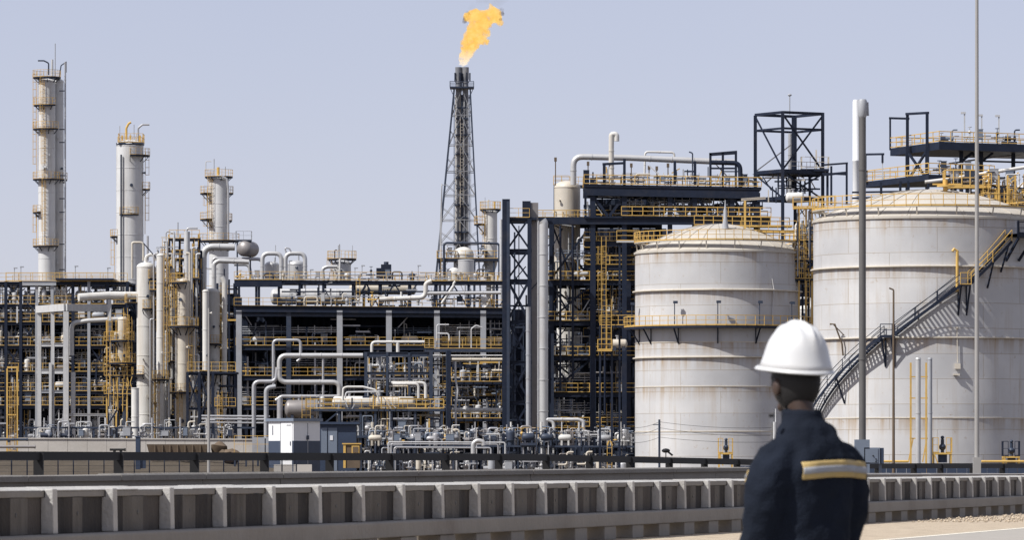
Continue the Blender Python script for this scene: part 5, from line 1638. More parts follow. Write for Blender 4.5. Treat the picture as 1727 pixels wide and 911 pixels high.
# yellow machine
yb = empty('yellow_compressor', (P(598, 0, 15.8).x, F / 15.8, 0), 'brown and yellow boxed compressor right of the blue shed', 'compressor')
PH = 15.8
hbox(579, 607, 750, 790, 0, 2, M_RUST, 'casing', yb); hbox(579, 583, 749, 790, -.08, .08, M_YEL, 'side_plate', yb); hbox(593, 606, 752, 766, -.08, .08, M_YEL, 'hatch', yb); hbox(595, 604, 754, 764, -.12, .04, M_RUST, 'grille', yb); hbox(577, 609, 748, 750, -.15, 2.3, M_YEL, 'lid', yb)
# grey tank skid and low platforms, left of the hut
S = Steel('low_platform', 'low railed platform with grey panels left of the white hut', 'platform', 440, 15.4, M_SLATE)
S.deck(395, 473, 765, 0, 2, 3); S.rail([(395, 765, 0), (473, 765, 0)], step=1.2, h=1.9)
for px in (396, 415, 435, 455, 472): S.col(px, 765, None, 3, .2)
for i, (x0, x1) in enumerate(((425, 446), (448, 472))):
    PH = 15.3
    hbox(x0, x1, 738, 765, .4, .3, M_GREY, 'panel', S.root)
mj = MB()
for i in range(2):
    x0 = 462 + i * 33
    PH = 16.4
    a, b = P(x0, 797, PH), P(x0 + 31, 784, PH)
    MB().box(((a.x + b.x) / 2, a.y, (a.z + b.z) / 2), (b.x - a.x, .2, b.z - a.z)).build('concrete_block', M_CONCLT, None, ('first' if i == 0 else 'second') + ' pale block under the guard fence below the white hut', 'block')
# ground clutter rows seen over and under the guard fence
G = Steel('pipe_track', 'low steel pipe track at ground level before the central frame', 'frame', 760, 15.2, M_SLATE)
for px in range(640, 1075, 31): G.col(px, 752, None, 3, .2)
G.bm((635, 752), (1070, 754), 3, 3); G.dense(620, 1070, 715, 805, 90, 80, 14, (-.5, 5), [M_SLATE, M_NAVY, M_NAVY, M_PIPE, M_SLATE, M_LIGHT])
for i, (y, w_, mt) in enumerate(((746, 2.5, M_LIGHT), (749, 2.2, M_PIPE), (755, 3, M_PIPE))):
    pipe([(655 + i * 5, y + 20), (655 + i * 5, y), (852 - i * 12, y + 1), (852 - i * 12, y + 20)], 15.3, w_, mt, 'low pipe along the ground track right of the yellow compressor, %s downward' % ORD[i])
LIGHT[0] = -.16
gx = list(range(618, 1066, 32))
fill(G, [(x, x + 32, 'spot %s rightward' % w) for x, w in zip(gx, ('one', 'two', 'three', 'four', 'five', 'six', 'seven', 'eight', 'nine', 'ten', 'eleven', 'twelve', 'thirteen', 'fourteen'))], [(712, 752, 'above'), (757, 800, 'below')], 'the ground pipe track', 'equipment at the ground track', 9, (-.3, 2.6),
     kinds=[k_valve, k_loop, k_pump, k_hdrum, k_zig, k_box, k_vdrum, k_goose, k_tee, k_riser])
pipe([(798, 770), (798, 748), (806, 743), (815, 746), (816, 752)], 15.5, 8, M_ALU, 'fat silver gooseneck pipe at ground level left of the braced tower')
LIGHT[0] = .10
gx2 = list(range(60, 400, 34))
G2 = Steel('pipe_track', 'low steel pipe track behind the pale retaining wall', 'frame', 200, 13.7, M_SLATE)
G2.bm((40, 722), (430, 722), 3, 3)
for px in range(44, 430, 38): G2.col(px, 722, None, 3, .1)
fill(G2, [(x, x + 34, 'spot %s rightward' % w) for x, w in zip(gx2, ('one', 'two', 'three', 'four', 'five', 'six', 'seven', 'eight', 'nine', 'ten'))], [(705, 743, 'standing')], 'behind the retaining wall', 'equipment behind the retaining wall', 7, (-.6, 1.2),
     kinds=[k_valve, k_loop, k_pump, k_zig, k_box, k_riser, k_goose, k_tee, k_vdrum])

# ================================================================ FLARE
PFL = 9.0
fl = empty('flare_tower', (P(779, 0, PFL).x, F / PFL, 0), 'tall latticed flare tower burning at its top', 'tower')
def FP(px, py, dy): return P(px, py, PFL) + Vector((0, dy, 0))
LEVELS = [150, 195, 245, 290, 330, 372, 412, 470, 560]
def legx(y, s): return (773 - 7.0 - (y - 150) / 260 * 25) if s < 0 else (786 + 7 + (y - 150) / 260 * 13)
corner = lambda y, sx, sy: FP(779 + (legx(y, sx) - 779), y, sy * (legx(y, 1) - legx(y, -1)) / 2 / PFL)
for sx in (-1, 1):
    for sy in (-1, 1):
        m = MB()
        for y0, y1 in zip(LEVELS, LEVELS[1:]): m.beam(corner(y0, sx, sy), corner(y1, sx, sy), .26)
        m.build('leg', M_SLATE, fl)
for y0, y1 in zip(LEVELS, LEVELS[1:]):
    m = MB()
    cs = [(-1, -1), (1, -1), (1, 1), (-1, 1)]
    for (a, b), (c, d) in zip(cs, cs[1:] + cs[:1]):
        m.beam(corner(y1, a, b), corner(y1, c, d), .14)
        mid = (corner(y0, a, b) + corner(y0, c, d)) / 2
        m.beam(corner(y1, a, b), mid, .11); m.beam(corner(y1, c, d), mid, .11)
        m.beam(corner((y0 + y1) / 2, a, b), (corner(y1, a, b) + corner(y1, c, d)) / 2, .08)
        m.beam(corner((y0 + y1) / 2, c, d), (corner(y1, a, b) + corner(y1, c, d)) / 2, .08)
    m.build('lattice', M_FLARE, fl)
for px, dy in ((773.5, 0), (785, 0)):
    a, b = FP(px, 470, dy), FP(px, 113, dy)
    r = 5 / PFL
    pr = [(r, 0)]
    L_ = b.z - a.z
    for i in range(1, 14): pr += [(r, L_ * i / 14 - .12), (r * 1.2, L_ * i / 14 - .1), (r * 1.2, L_ * i / 14 + .1), (r, L_ * i / 14 + .12)]
    pr += [(r, L_ - 2.4), (r * 1.15, L_ - 2.2), (r * 1.15, L_), (r * .8, L_ + .02)]
    rs = MB().lathe(a, pr, 16).build('riser', M_FLARE, fl)
    m = MB()
    for k_ in range(5):
        t_ = 2 * math.pi * k_ / 5
        q = FP(px, 128, dy) + Vector((math.cos(t_) * r * 1.5, math.sin(t_) * r * 1.5, 0))
        m.beam(q - Vector((0, 0, 1)), q + Vector((0, 0, .6)), .25)
    m.build('pilot_burner', M_NAVY, rs)
for px, w_, mt in ((779.3, 2.5, M_SLATE), (768.5, 1.6, M_CREAM), (790, 1.5, M_GREY), (776, 1.2, M_CREAM), (783, 2, M_LIGHT), (766, 1.4, M_SLATE), (770.5, 1.2, M_LIGHT), (788, 1.6, M_GREY), (792, 1.2, M_SLATE), (794, 1, M_GREY)):
    m = MB(); m.tube([FP(px, 470, -.8), FP(px, 160, -.8)], w_ / PFL / 2, 6); m.build('thin_riser', mt, fl)
for y, hw in ((148, 20), (200, 10), (228, 11), (260, 11), (280, 9), (300, 11), (318, 9), (346, 12), (368, 10), (392, 12), (412, 14), (214, 9), (182, 9)):
    z = FP(0, y, 0).z; x0, x1 = FP(779 - hw, y, 0).x, FP(779 + hw, y, 0).x
    MB().box(((x0 + x1) / 2, F / PFL, z), (x1 - x0, (x1 - x0) * .9, .3)).build('platform', M_SLATE, fl)
    if y == 148:
        h_ = (x1 - x0) * .45
        MB().rail([(x0, F / PFL - h_, z), (x1, F / PFL - h_, z), (x1, F / PFL + h_, z), (x0, F / PFL + h_, z)], step=1.1, r=.05, closed=True).build('guard_rail', M_SLATE, fl)
        m = MB()
        for e in (-1, 1): m.beam(FP(779 + e * hw, y, -1), FP(779 + e * 12, y + 18, -1), .12)
        m.build('strut', M_SLATE, fl)
m = MB(); m.ladder(FP(779, 350, -1.3), FP(779, 200, -1.3), (0, -1, 0), cage=False, r=.03); m.build('ladder', M_CREAM, fl)
pipe([(743, 480), (745, 310)], 9.2, 2.2, M_LIGHT, 'thin white pole standing left of the flare tower', 'pole', 'service_pole'); pipe([(740, 437), (745, 312), (752, 312)], 9.3, 1.3, M_GREY, 'very thin stay pipe beside the thin white pole')

def volmat(name, col, dens, emis=None, strength=0, nscale=.5, lo=.35, hi=.65, aniso=0):
    m = bpy.data.materials.new(name); m.use_nodes = True
    nt = m.node_tree; N, L = nt.nodes, nt.links
    N.remove(N['Principled BSDF'])
    pv = N.new('ShaderNodeVolumePrincipled')
    L.new(pv.outputs[0], N['Material Output'].inputs['Volume'])
    tc = N.new('ShaderNodeTexCoord'); nz = N.new('ShaderNodeTexNoise'); nz.inputs['Scale'].default_value = nscale; nz.inputs['Detail'].default_value = 4
    L.new(tc.outputs['Object'], nz.inputs['Vector'])
    rp = N.new('ShaderNodeValToRGB'); rp.color_ramp.elements[0].position = lo; rp.color_ramp.elements[1].position = hi
    L.new(nz.outputs['Fac'], rp.inputs['Fac'])
    pv.inputs['Color'].default_value = (*col, 1)
    pv.inputs['Anisotropy'].default_value = aniso
    mu = N.new('ShaderNodeMath'); mu.operation = 'MULTIPLY'; mu.inputs[1].default_value = dens
    L.new(rp.outputs['Color'], mu.inputs[0]); L.new(mu.outputs[0], pv.inputs['Density'])
    if emis:
        r2 = N.new('ShaderNodeValToRGB')
        e = r2.color_ramp.elements
        e[0].position = .36; e[0].color = (*emis[0], 1); e[1].position = .62; e[1].color = (*emis[1], 1)
        L.new(nz.outputs['Fac'], r2.inputs['Fac'])
        L.new(r2.outputs['Color'], pv.inputs['Emission Color'])
        ms = N.new('ShaderNodeMath'); ms.operation = 'MULTIPLY'; ms.inputs[1].default_value = dens * strength
        L.new(rp.outputs['Color'], ms.inputs[0]); L.new(ms.outputs[0], pv.inputs['Emission Strength'])
    return m


def lumps(name, balls, pm, disp, vox, mat, label, cat, kind=None):
    m = MB()
    for px, py, r in balls: m.ball(P(px, py, pm) + Vector((0, rng.uniform(-.6, .6), 0)), r / pm, 14)
    o = m.build(name, mat, None, label, cat, kind=kind)
    rm = o.modifiers.new('merge', 'REMESH'); rm.mode = 'VOXEL'; rm.voxel_size = vox
    sm = o.modifiers.new('smooth', 'SMOOTH'); sm.iterations = 3
    tx = bpy.data.textures.new(name + '_lumps', 'CLOUDS'); tx.noise_scale = disp * 2.2
    dm = o.modifiers.new('lumps', 'DISPLACE'); dm.texture = tx; dm.strength = disp; dm.mid_level = .5
    t2 = bpy.data.textures.new(name + '_wisps', 'CLOUDS'); t2.noise_scale = disp * .7
    d2 = o.modifiers.new('wisps', 'DISPLACE'); d2.texture = t2; d2.strength = disp * .7; d2.mid_level = .55
    return o


fire = [(775, 108, 3), (781, 108, 5), (786, 106, 4), (779, 100, 6), (786, 99, 7), (781, 92, 8), (789, 90, 9), (784, 82, 9), (793, 82, 10), (788, 72, 10), (797, 74, 12), (803, 70, 8), (792, 62, 11), (802, 60, 13), (814, 68, 9), (820, 70, 7),
        (798, 50, 12), (810, 50, 13), (820, 55, 8), (805, 38, 13), (816, 40, 13), (803, 27, 12), (815, 29, 12), (797, 23, 9), (826, 28, 13), (834, 22, 12), (838, 30, 9), (843, 38, 6), (790, 28, 7), (800, 20, 8), (830, 12, 6), (784, 31, 5), (787, 24, 5), (795, 18, 5), (842, 24, 5), (827, 7, 4)]
fm = volmat('flame_fire', (0.2, .08, .02), 2.2, ((.56, .30, .025), (.66, .47, .15)), 1.0, 1.0, .34, .54)
_nt = fm.node_tree; _pv = [q for q in _nt.nodes if q.type == 'PRINCIPLED_VOLUME'][0]
_sx = _nt.nodes.new('ShaderNodeSeparateXYZ'); _tc2 = [q for q in _nt.nodes if q.type == 'TEX_COORD'][0]; _nt.links.new(_tc2.outputs['Object'], _sx.inputs[0])
_mr2 = _nt.nodes.new('ShaderNodeMapRange'); _mr2.inputs['From Min'].default_value = .4; _mr2.inputs['From Max'].default_value = 3.4; _nt.links.new(_sx.outputs['Z'], _mr2.inputs['Value'])
_mx = _nt.nodes.new('ShaderNodeMix'); _mx.data_type = 'RGBA'; _mx.inputs['A'].default_value = (.66, .62, .5, 1)
_src = _pv.inputs['Emission Color'].links[0].from_socket; _nt.links.new(_mr2.outputs[0], _mx.inputs['Factor']); _nt.links.new(_src, _mx.inputs['B']); _nt.links.new(_mx.outputs['Result'], _pv.inputs['Emission Color'])
lumps('flare_flame', fire, PFL, .9, .22, fm, 'yellow flame leaning from the top of the flare tower', 'flame')
sm1 = volmat('dark_smoke', (.16, .12, .09), 1.6, None, 0, .7, .3, .6)
lumps('smoke_puff', [(786, 30, 6), (784, 35, 5), (790, 25, 6), (788, 22, 5)], PFL, .5, .2, sm1, 'dark curl of smoke on the outer side of the flame head', 'smoke', 'stuff')
lumps('smoke_puff', [(846, 22, 5), (844, 32, 4), (846, 16, 4)], PFL, .5, .2, sm1, 'brownish smoke fringe on the right side of the flame head', 'smoke', 'stuff')
sm2 = volmat('thin_smoke', (.30, .28, .27), .16, None, 0, .35, .35, .7)
lumps('smoke_plume', [(794, 14, 6), (801, 8, 6), (808, 2, 8), (818, -4, 10), (832, 2, 9), (842, 6, 7), (850, -2, 9), (835, -14, 14), (815, -16, 13), (858, -14, 14)], PFL, .9, .3, sm2, 'thin smoke drifting above the flame', 'smoke', 'stuff')

# vessels and platforms at the flare's foot
PV = 11.6
V = Steel('flare_platform', 'two-storey dark platform carrying white vessels at the foot of the flare', 'platform', 795, PV, M_SLATE)
V.deck(737, 850, 437, -2.5, 3, 4); V.deck(722, 832, 475, -2.5, 3, 4)
V.rail([(737, 437, 3), (737, 437, -2.6), (850, 437, -2.6)], step=1.3); V.rail([(722, 475, -2.6), (832, 475, -2.6)], step=1.3)
for px in (742, 750, 800, 833, 845): V.col(px, 437, 520, 3.5, -2.2); V.col(px, 437, 520, 3.5, 2.5)
V.lad(747, 420, 475, -2.7, cage=False)
pipe([(749, 475, -2.6), (749, 411, -2.6), (842, 412, -2.6), (842, 470, -2.6)], PV, 4, M_SLATE, 'dark portal pipe over the flare platform')
vessel(782, 34, 417, 474, PV, M_WHITE, 'white faceted vessel on the flare platform beneath the portal pipe', head=.75, seams=False, nozzles=4)
vessel(786, 27, 438, 474, PV + .2, M_ALU, 'silver box-like vessel before the white vessel on the flare platform', head=.1, nozzles=3)
vessel(766, 22, 452, 474, PV + .1, M_WHITE, 'small white domed vessel at the edge of the flare platform', head=.9, nozzles=1, skirt=False)
vessel(827, 23, 354, 520, PV, M_WHITE, 'slim white vessel with a tapered foot, right of the flare', head=.5, taper=(14, 446), plats=[(353, -170, 170, 6), (378, -120, -50, 16)], ladders=[(-50, 420, 353)], top=[mast(824, 337, 355, PV, 2.5, M_CREAM), mast(834, 340, 355, PV, 3, M_YEL), mast(818, 333, 354, PV, 1)], nozzles=6)
pipe([(818, 520), (831, 500), (831, 466), (822, 465)], 12, 5, M_WHITE, 'white elbow pipe at the tapered vessel foot')
pipe([(845, 520), (845, 370)], 11.8, 5, M_LIGHT, 'pale vertical pipe left of the braced tower')
fill(V, [(750, 775, 'bay one'), (800, 833, 'bay two')], [(442, 474, 'on lower floor'), (415, 436, 'on upper floor')], 'of the flare platform', 'equipment on the flare platform', 3, (-2.3, -.5), kinds=[k_valve, k_loop, k_zig, k_box])
# ================================================================ BRACED TOWER AND DECKS, RIGHT
PG = 14.0
T = Steel('braced_tower', 'dark navy braced tower left of the smaller tank, with railed floors', 'tower', 875, PG)
T.col(853.5, 336, None, 13, 0, M_NAVY); T.col(857, 340, None, 5, -.6, M_SLATE)
T.col(893, 366, None, 7, 0); T.col(893, 352, None, 6, 7); T.col(853, 352, None, 6, 7)
T.col(888, 338, 366, 14, 2, M_NAVY); T.col(901, 340, 720, 14, 3, M_BROWNMET)
TL = [367, 420, 471, 541, 609, 677]
for y in TL:
    T.bm((850, y + 3), (897, y + 3), 4, 6)
    T.bm((850, y + 3, 7), (897, y + 3, 7), 4, 6)
for y0, y1 in zip(TL, TL[1:] + [740]):
    T.brace((856, y1), (893, y0), 3.2); T.brace((856, y0, .1), (893, y1, .1), 3.2)
for y0, y1 in zip(TL[2:], TL[3:]): T.brace((856, y1, 7), (893, y0, 7), 3); T.brace((856, y0, 7.1), (893, y1, 7.1), 3)
T.panel(846, 935, 560, 805, 8); T.dense(856, 893, 380, 740, 14, 16, 10, (.3, 7), [M_NAVY, M_SLATE]); T.deck(855, 905, 367, -.2, 6, 4); T.rail([(856, 367, -.3), (893, 367, -.3)], step=1.1)
pipe([(917, 800), (917, 376), (914, 372)], 14.3, 15, M_ALU, 'thick bright silver pipe rising beside the braced tower', bend=.4, n=18)
pipe([(891, 760), (891, 518)], 14.4, 8, M_GREY, 'thinner grey pipe rising beside the thick bright silver pipe')
pipe([(908, 740), (908, 372)], 14.0, 4, M_PIPE, 'narrow pipe close behind the thick bright silver pipe')
# big braced block between tower and small tank
E = Steel('process_block', 'tall dark process block with railed floors behind the smaller tank', 'structure', 1000, PG - .2)
E.rr = .045
EL = [370, 473, 541, 600, 662, 720]
ex = [930, 1000, 1060, 1110]
for px in ex:
    E.col(px, 300 if px == 1000 else 372, None, 10 if px == 1000 else 8, 0); E.col(px + 6, 372, None, 8, 9); E.col(px - 25, 372, None, 6, 14)
for y in EL:
    E.bm((895, y + 4), (1115, y + 4), 5, 9); E.bm((895, y + 5, 9), (1115, y + 5, 9), 5, 9)
    E.deck(895 if y < 650 else 930, 1120, y, 2.5 if y < 700 else 0, 9, 3)
    E.rail([(896, y, -.3), (1112, y, -.3)], step=1.4)
    E.rail([(896, y - 2, 8.8), (1112, y - 2, 8.8)], step=1.8)
for a, b, y0, y1 in ((930, 1000, 375, 470), (1000, 1060, 375, 470), (930, 1000, 478, 538), (1000, 1060, 545, 598), (930, 1000, 604, 660)):
    E.brace((a, y1, .2), (b, y0, .2), 3.4); E.brace((a, y0, 9), (b, y1, 9), 3.4); E.brace((a, y0, .3), ((a + b) / 2, y1, .3), 3)
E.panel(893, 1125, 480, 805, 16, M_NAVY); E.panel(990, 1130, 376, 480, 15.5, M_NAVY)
E.dense(900, 1110, 378, 545, 56, 44, 34, (.3, 7), [M_NAVY, M_NAVY, M_SLATE, M_GREY, M_YEL, M_LIGHT]); E.dense(900, 1075, 545, 735, 40, 54, 20, (.3, 6), [M_NAVY, M_NAVY, M_SLATE, M_GREY, M_PIPE])
for y in (420, 446, 508, 572): E.bm((985, y, 3), (1112, y, 3), 4, 9); E.rail([(985, y - 4, 2.8), (1112, y - 4, 2.8)], step=1.4)
E.lad(1013, 400, 545, -.5); E.lad(1026, 545, 590, -.5)
E.bm((985, 560, 2), (1115, 560, 2), 4, 9); E.bm((930, 640, 2), (1115, 640, 2), 4, 7)
vessel(957, 44, 304, 470, 13.7, M_CREAM, 'large cream vessel with a domed top between the braced tower and the dark block', dy=2, nozzles=5, plats=[(372, -20, 60, 3)])
vessel(958, 42, 380, 640, 13.6, M_WHITE, 'white lower vessel under the large cream domed vessel', dy=4, nozzles=6, head=.2)
vessel(932, 20, 585, 642, 13.7, M_BROWNMET, 'small white vessel low in the dark process block', dy=2, nozzles=3)
vessel(874, 16, 565, 642, 13.6, M_ALU, 'pale conical vessel seen through the braced tower', dy=5, head=1.4, nozzles=2)
for i, (px, y0, y1, w_) in enumerate(((945, 380, 660, 4), (966, 380, 640, 4), (1020, 480, 700, 4))): pipe([(px, y1), (px, y0)], 13.9, w_, M_NAVY, 'dark vertical pipe before the dark process block, %s rightward' % ORD[i])
fill(E, [(898, 930, 'bay one'), (934, 998, 'bay two'), (1002, 1058, 'bay three'), (1062, 1108, 'bay four')], [(390, 473, 'on storey six'), (490, 541, 'on storey five'), (560, 600, 'on storey four'), (618, 662, 'on storey three'), (680, 720, 'on storey two')], 'of the dark process block', 'equipment in the dark process block', 5, (.5, 2.3),
     skip=(('bay four', 'on storey four'), ('bay four', 'on storey three'), ('bay four', 'on storey two'), ('bay four', 'on storey five')))
# low yellow platform at its foot
S = Steel('foot_platform', 'long low yellow railed platform at the foot of the braced tower', 'platform', 930, 14.8, M_SLATE)
S.deck(850, 985, 741, 0, 2, 3); S.rail([(850, 741, 1.8), (850, 741, 0), (985, 741, 0), (985, 741, 1.8)], step=1.3, h=1.3)
for px in (851, 880, 910, 940, 984): S.col(px, 741, None, 3.4, .1)
S.rail([(985, 745, .5), (1070, 747, .5)], step=2, mat=M_GREY)
pipe([(934, 741), (934, 712), (920, 708), (975, 708), (984, 711), (984, 741)], 14.6, 6, M_LIGHT, 'pale hooped pipe over the long low yellow platform')
S2_ = Steel('crossover_ladder', 'small yellow crossover ladder near the foot of the smaller tank', 'ladder', 1028, 15.8, M_YEL)
S2_.lad(1028, 745, 803, 0, cage=False)
S2_.bm((1024, 752), (1027, 744), 2); S2_.bm((1033, 752), (1029, 744), 2)
# ---- long upper deck carrying pipes
K = Steel('pipe_deck', 'long navy upper deck with yellow rails running behind the smaller tank', 'platform', 1130, PG - .1)
K.rr = .045
K.bm((985, 320, 0), (1280, 326, 0), 8, 19, box=True); K.bm((985, 320, 9), (1280, 326, 9), 8, 16, box=True)
K.deck(985, 1284, 311, -.4, 10, 4, y1=316)
K.rail([(985, 310, 9), (985, 310, -.5), (1284, 315, -.5)], step=1.5); K.rail([(985, 309, 9.5), (1284, 314, 9.5)], step=1.5)
for px in (1000, 1053, 1130, 1172, 1235, 1278): K.col(px, 325, None, 8, .3); K.col(px + 3, 325, None, 7, 9)
for a, b in ((1000, 1053), (1130, 1172), (1172, 1235), (1235, 1278)):
    K.brace((a, 330, .3), ((a + b) / 2, 366, .3), 4.5); K.brace((b, 330, .3), ((a + b) / 2, 366, .3), 4.5)
K.bm((895, 372, 0), (1300, 374, 0), 5, 12, box=True); K.deck(985, 1300, 365, -.4, 9, 3); K.rail([(1048, 364, -.5), (1300, 366, -.5)], step=1.3); K.rail([(985, 364, 8), (1300, 366, 8)], step=1.3)
K.rail([(1170, 380, -2), (1330, 384, -2)], step=1.2); K.deck(1170, 1335, 381, -2.2, 1, 3, mat=M_YEL)
K.dense(990, 1290, 328, 364, 40, 30, 24, (.5, 8), [M_NAVY, M_NAVY, M_SLATE, M_GREY]); K.dense(990, 1280, 278, 312, 30, 14, 4, (.2, 8), [M_NAVY, M_SLATE, M_GREY, M_LIGHT, M_YEL]); K.panel(1000, 1120, 328, 366, 11)
K.bm((985, 345, 5), (1290, 347, 5), 3, 6)
for y in (410, 450): K.bm((985, y, 1), (1080, y, 1), 4, 9); K.rail([(985, y - 4, .8), (1072, y - 4, .8)])
fill(K, [(1055, 1090, 'spot one'), (1090, 1130, 'spot two'), (1130, 1172, 'spot three'), (1172, 1205, 'spot four'), (1205, 1240, 'spot five'), (1240, 1278, 'spot six')], [(332, 365, 'beneath')], 'the long upper deck behind the smaller tank', 'equipment beneath the long deck', 6, (.5, 4), kinds=[k_pipe, k_bundle, k_hdrum, k_loop, k_valve, k_zig])
fill(K, [(1000, 1050, 'spot one'), (1055, 1100, 'spot two'), (1100, 1140, 'spot three'), (1140, 1195, 'spot four'), (1200, 1245, 'spot five'), (1250, 1280, 'spot six')], [(290, 312, 'on top')], 'of the long upper deck behind the smaller tank', 'equipment on the long deck', 4, (.3, 5), kinds=[k_valve, k_loop, k_zig, k_box, k_pipe])
pipe([(967, 312), (967, 264), (1060, 266), (1243, 274)], 13.7, 10.5, M_ALU, 'large silver pipe running along above the long navy deck')
pipe([(1200, 274, -.2), (1248, 275, -.2), (1249, 315, -.2)], 13.9, 8, M_NAVY, 'dark elbow pipe ending the large silver overhead pipe')
pipe([(1031, 312), (1031, 226), (1040, 226), (1040, 238)], 13.9, 9, M_WHITE, 'white gooseneck vent pipe rising above the long navy deck', bend=1.1, n=16)
pipe([(1087, 300), (1088, 256), (1137, 257), (1138, 285)], 13.6, 3.5, M_WHITE, 'thin white loop pipe above the large silver overhead pipe')
pipe([(1168, 300), (1168, 258), (1162, 256)], 13.8, 2.4, M_SLATE, 'thin dark lamp pipe beside the thin white loop')
for i, (px, y0) in enumerate(((1053, 268), (1138, 272), (1172, 272))): K.bm((px, 312, -.3), (px, y0, -.3), 4.5, 4.5, name='post', box=True)
K.bm((989, 315, 1), (989, 286, 1), 10, 8, name='post', box=True)
K.bm((1019, 312, -.2), (1019, 277, -.2), 5, 5, name='post', box=True); K.bm((1016, 277, -.2), (1055, 275, -.2), 4, 4, box=True)
for px in (1198, 1219, 1241): K.bm((px, 315, -.2), (px, 258, -.2), 4, 4, name='post', box=True)
K.bm((1196, 260, -.2), (1243, 256, -.2), 4, 4, box=True); K.bm((1197, 284, -.2), (1243, 284, -.2), 3, 3, box=True); K.bm((1198, 260, 2), (1243, 257, 2), 3, 3, box=True)
for i, (px, y0) in enumerate(((937, 268), (992, 275), (1065, 278), (1095, 282), (1108, 283), (1127, 278))):
    a, b = P(px, 312, 13.8, 1), P(px, y0, 13.8, 1)
    m = MB(); m.beam(a, b, .13); m.box(b, (.32, .25, .5)); m.build('lamp_post', M_RUST, None, 'thin post with a small lamp along the long navy deck, %s rightward' % ORD[i], 'lamp', 'lamps of the long deck')
S = Steel('vessel_railing', 'yellow railed platform round the top of the large cream domed vessel', 'platform', 950, 13.4, M_SLATE)
S.deck(934, 990, 312, 0, 4, 3); S.rail([(934, 311, 3), (934, 311, 0), (960, 311, 0)], step=.9); S.rail([(934, 310, 4), (990, 310, 4)], step=1)
for px in (936, 988): S.col(px, 312, 400, 4, 3.5, name='leg')

# ---- rotated open tower above the decks
PT = 14.0
tw = Steel('open_tower', 'open navy steel tower with crossed braces rising above the long deck', 'tower', 1320, PT)
nearp = (1320, 0); cor = {'left': (1277, 5.0), 'near': (1320, 0), 'right': (1390, 3.07), 'far': (1347, 8.07)}
def TP(k, y): return (cor[k][0], y, cor[k][1])
for k, top in (('left', 190), ('near', 187), ('right', 187), ('far', 190)): tw.bm(TP(k, 480), TP(k, top), 5.5, 5.5, name='column', box=True)
tw.bm((1342, 330, 6), (1342, 190, 6), 5, 5, name='column', box=True)
order = ['left', 'near', 'right', 'far']
for y, h in ((189, 4.5), (216, 3.5), (288, 6), (334, 6)):
    for a, b in zip(order, order[1:] + order[:1]): tw.bm(TP(a, y), TP(b, y), 3, h, box=True)
for y0, y1 in ((192, 286), (291, 334)):
    tw.brace(TP('near', y0), TP('right', y1), 2.4); tw.brace(TP('near', y1), TP('right', y0), 2.4)
    tw.brace(TP('left', y0), TP('near', y1), 2.2); tw.brace(TP('left', y1), TP('far', y0 + 40), 1.6, M_CREAM)
m = MB()
q = [tw.W(*TP(k, 290)) for k in order]
m._add([v - Vector((0, 0, .2)) for v in q] + q, [(3, 2, 1, 0), (4, 5, 6, 7), (0, 1, 5, 4), (1, 2, 6, 5), (2, 3, 7, 6), (3, 0, 4, 7)], False); m.build('deck', M_NAVY, tw.root)
tw.dense(1285, 1385, 290, 340, 16, 12, 12, (1, 6), [M_NAVY, M_NAVY, M_SLATE, M_CREAM]); tw.rail([TP('near', 287), TP('right', 287)], step=1.2, mat=M_CREAM)
pipe([(1336, 330, 4), (1336, 222, 4)], 13.9, 8, M_PIPE, 'grey vertical pipe inside the open navy tower')
a, b = P(1334, 190, 13.9, 3), P(1334, 157, 13.9, 3)
MB().tube([a, b], .07, 6).ball(b, .16, 8, (1.6, 1, 1)).build('lightning_mast', M_GREY, None, 'thin mast with a small round head on top of the open tower', 'mast')
S = Steel('side_platform', 'small cream railed platform on the right flank of the open tower', 'platform', 1375, 14, M_NAVY)
S.deck(1352, 1400, 283, 2, 5, 4); S.rail([(1352, 281, 2), (1400, 281, 2), (1400, 281, 5)], step=1, mat=M_CREAM, h=1.3)
for px in (1368, 1398): S.col(px, 286, 345, 4, 3)
for px, y0 in ((1354, 262), (1379, 250)): S.bm((px, 283, 3), (px, y0, 3), 2.5, 2.5, M_CREAM, 'post')
S = Steel('hoist_frame', 'dark hoist frame of two levels between the open tower and the white stack', 'frame', 1415, 14.2, M_NAVY)
for px, y in ((1402, 280), (1428, 275)): S.bm((px, 345), (px, y), 3.5, 3.5, name='column', box=True)
S.bm((1390, 278), (1430, 275), 3, 3, box=True); S.bm((1388, 295), (1428, 291), 3, 4, box=True); S.bm((1388, 291, 1.5), (1428, 293, 1.5), 3, 3, box=True)
drum(1325, 1356, 333, 17, 14.5, M_WHITE, 'white egg-shaped drum below the open navy tower', bands=False)
# yellow gangways between the tanks
Y = Steel('gangway', 'yellow railed gangways and stairs linking the roofs of the two big tanks', 'gangway', 1360, 15.4, M_YEL)
Y.deck(1338, 1410, 349, 0, 1.5, 3); Y.rail([(1338, 349, 0), (1410, 347, 0)], step=.9); Y.rail([(1338, 348, 1.5), (1410, 346, 1.5)], step=.9)
Y.deck(1250, 1345, 388, 2, 4, 3); Y.rail([(1250, 388, 2), (1345, 388, 2)], step=1)
Y.lad(1352, 352, 470, 0, cage=False); Y.lad(1362, 405, 520, .3, cage=False); Y.lad(1343, 385, 440, .2)
for px in (1348, 1360, 1370): Y.col(px, 350, None, 3, .6); Y.col(px - 4, 390, None, 3.4, 3, M_NAVY)
for y in (405, 438, 470): Y.deck(1340, 1376, y, .3, 3, 3, mat=M_NAVY); Y.rail([(1340, y, .2), (1376, y, .2)], step=.8)
Y.dense(1336, 1378, 345, 480, 26, 20, 8, (0, 3), [M_NAVY, M_SLATE, M_NAVY, M_GREY]); Y.bm((1251, 336, 1), (1292, 333, 1), 3, 4, M_CREAM); Y.bm((1257, 385, 1), (1257, 338, 1), 3.5, 3.5, name='post')
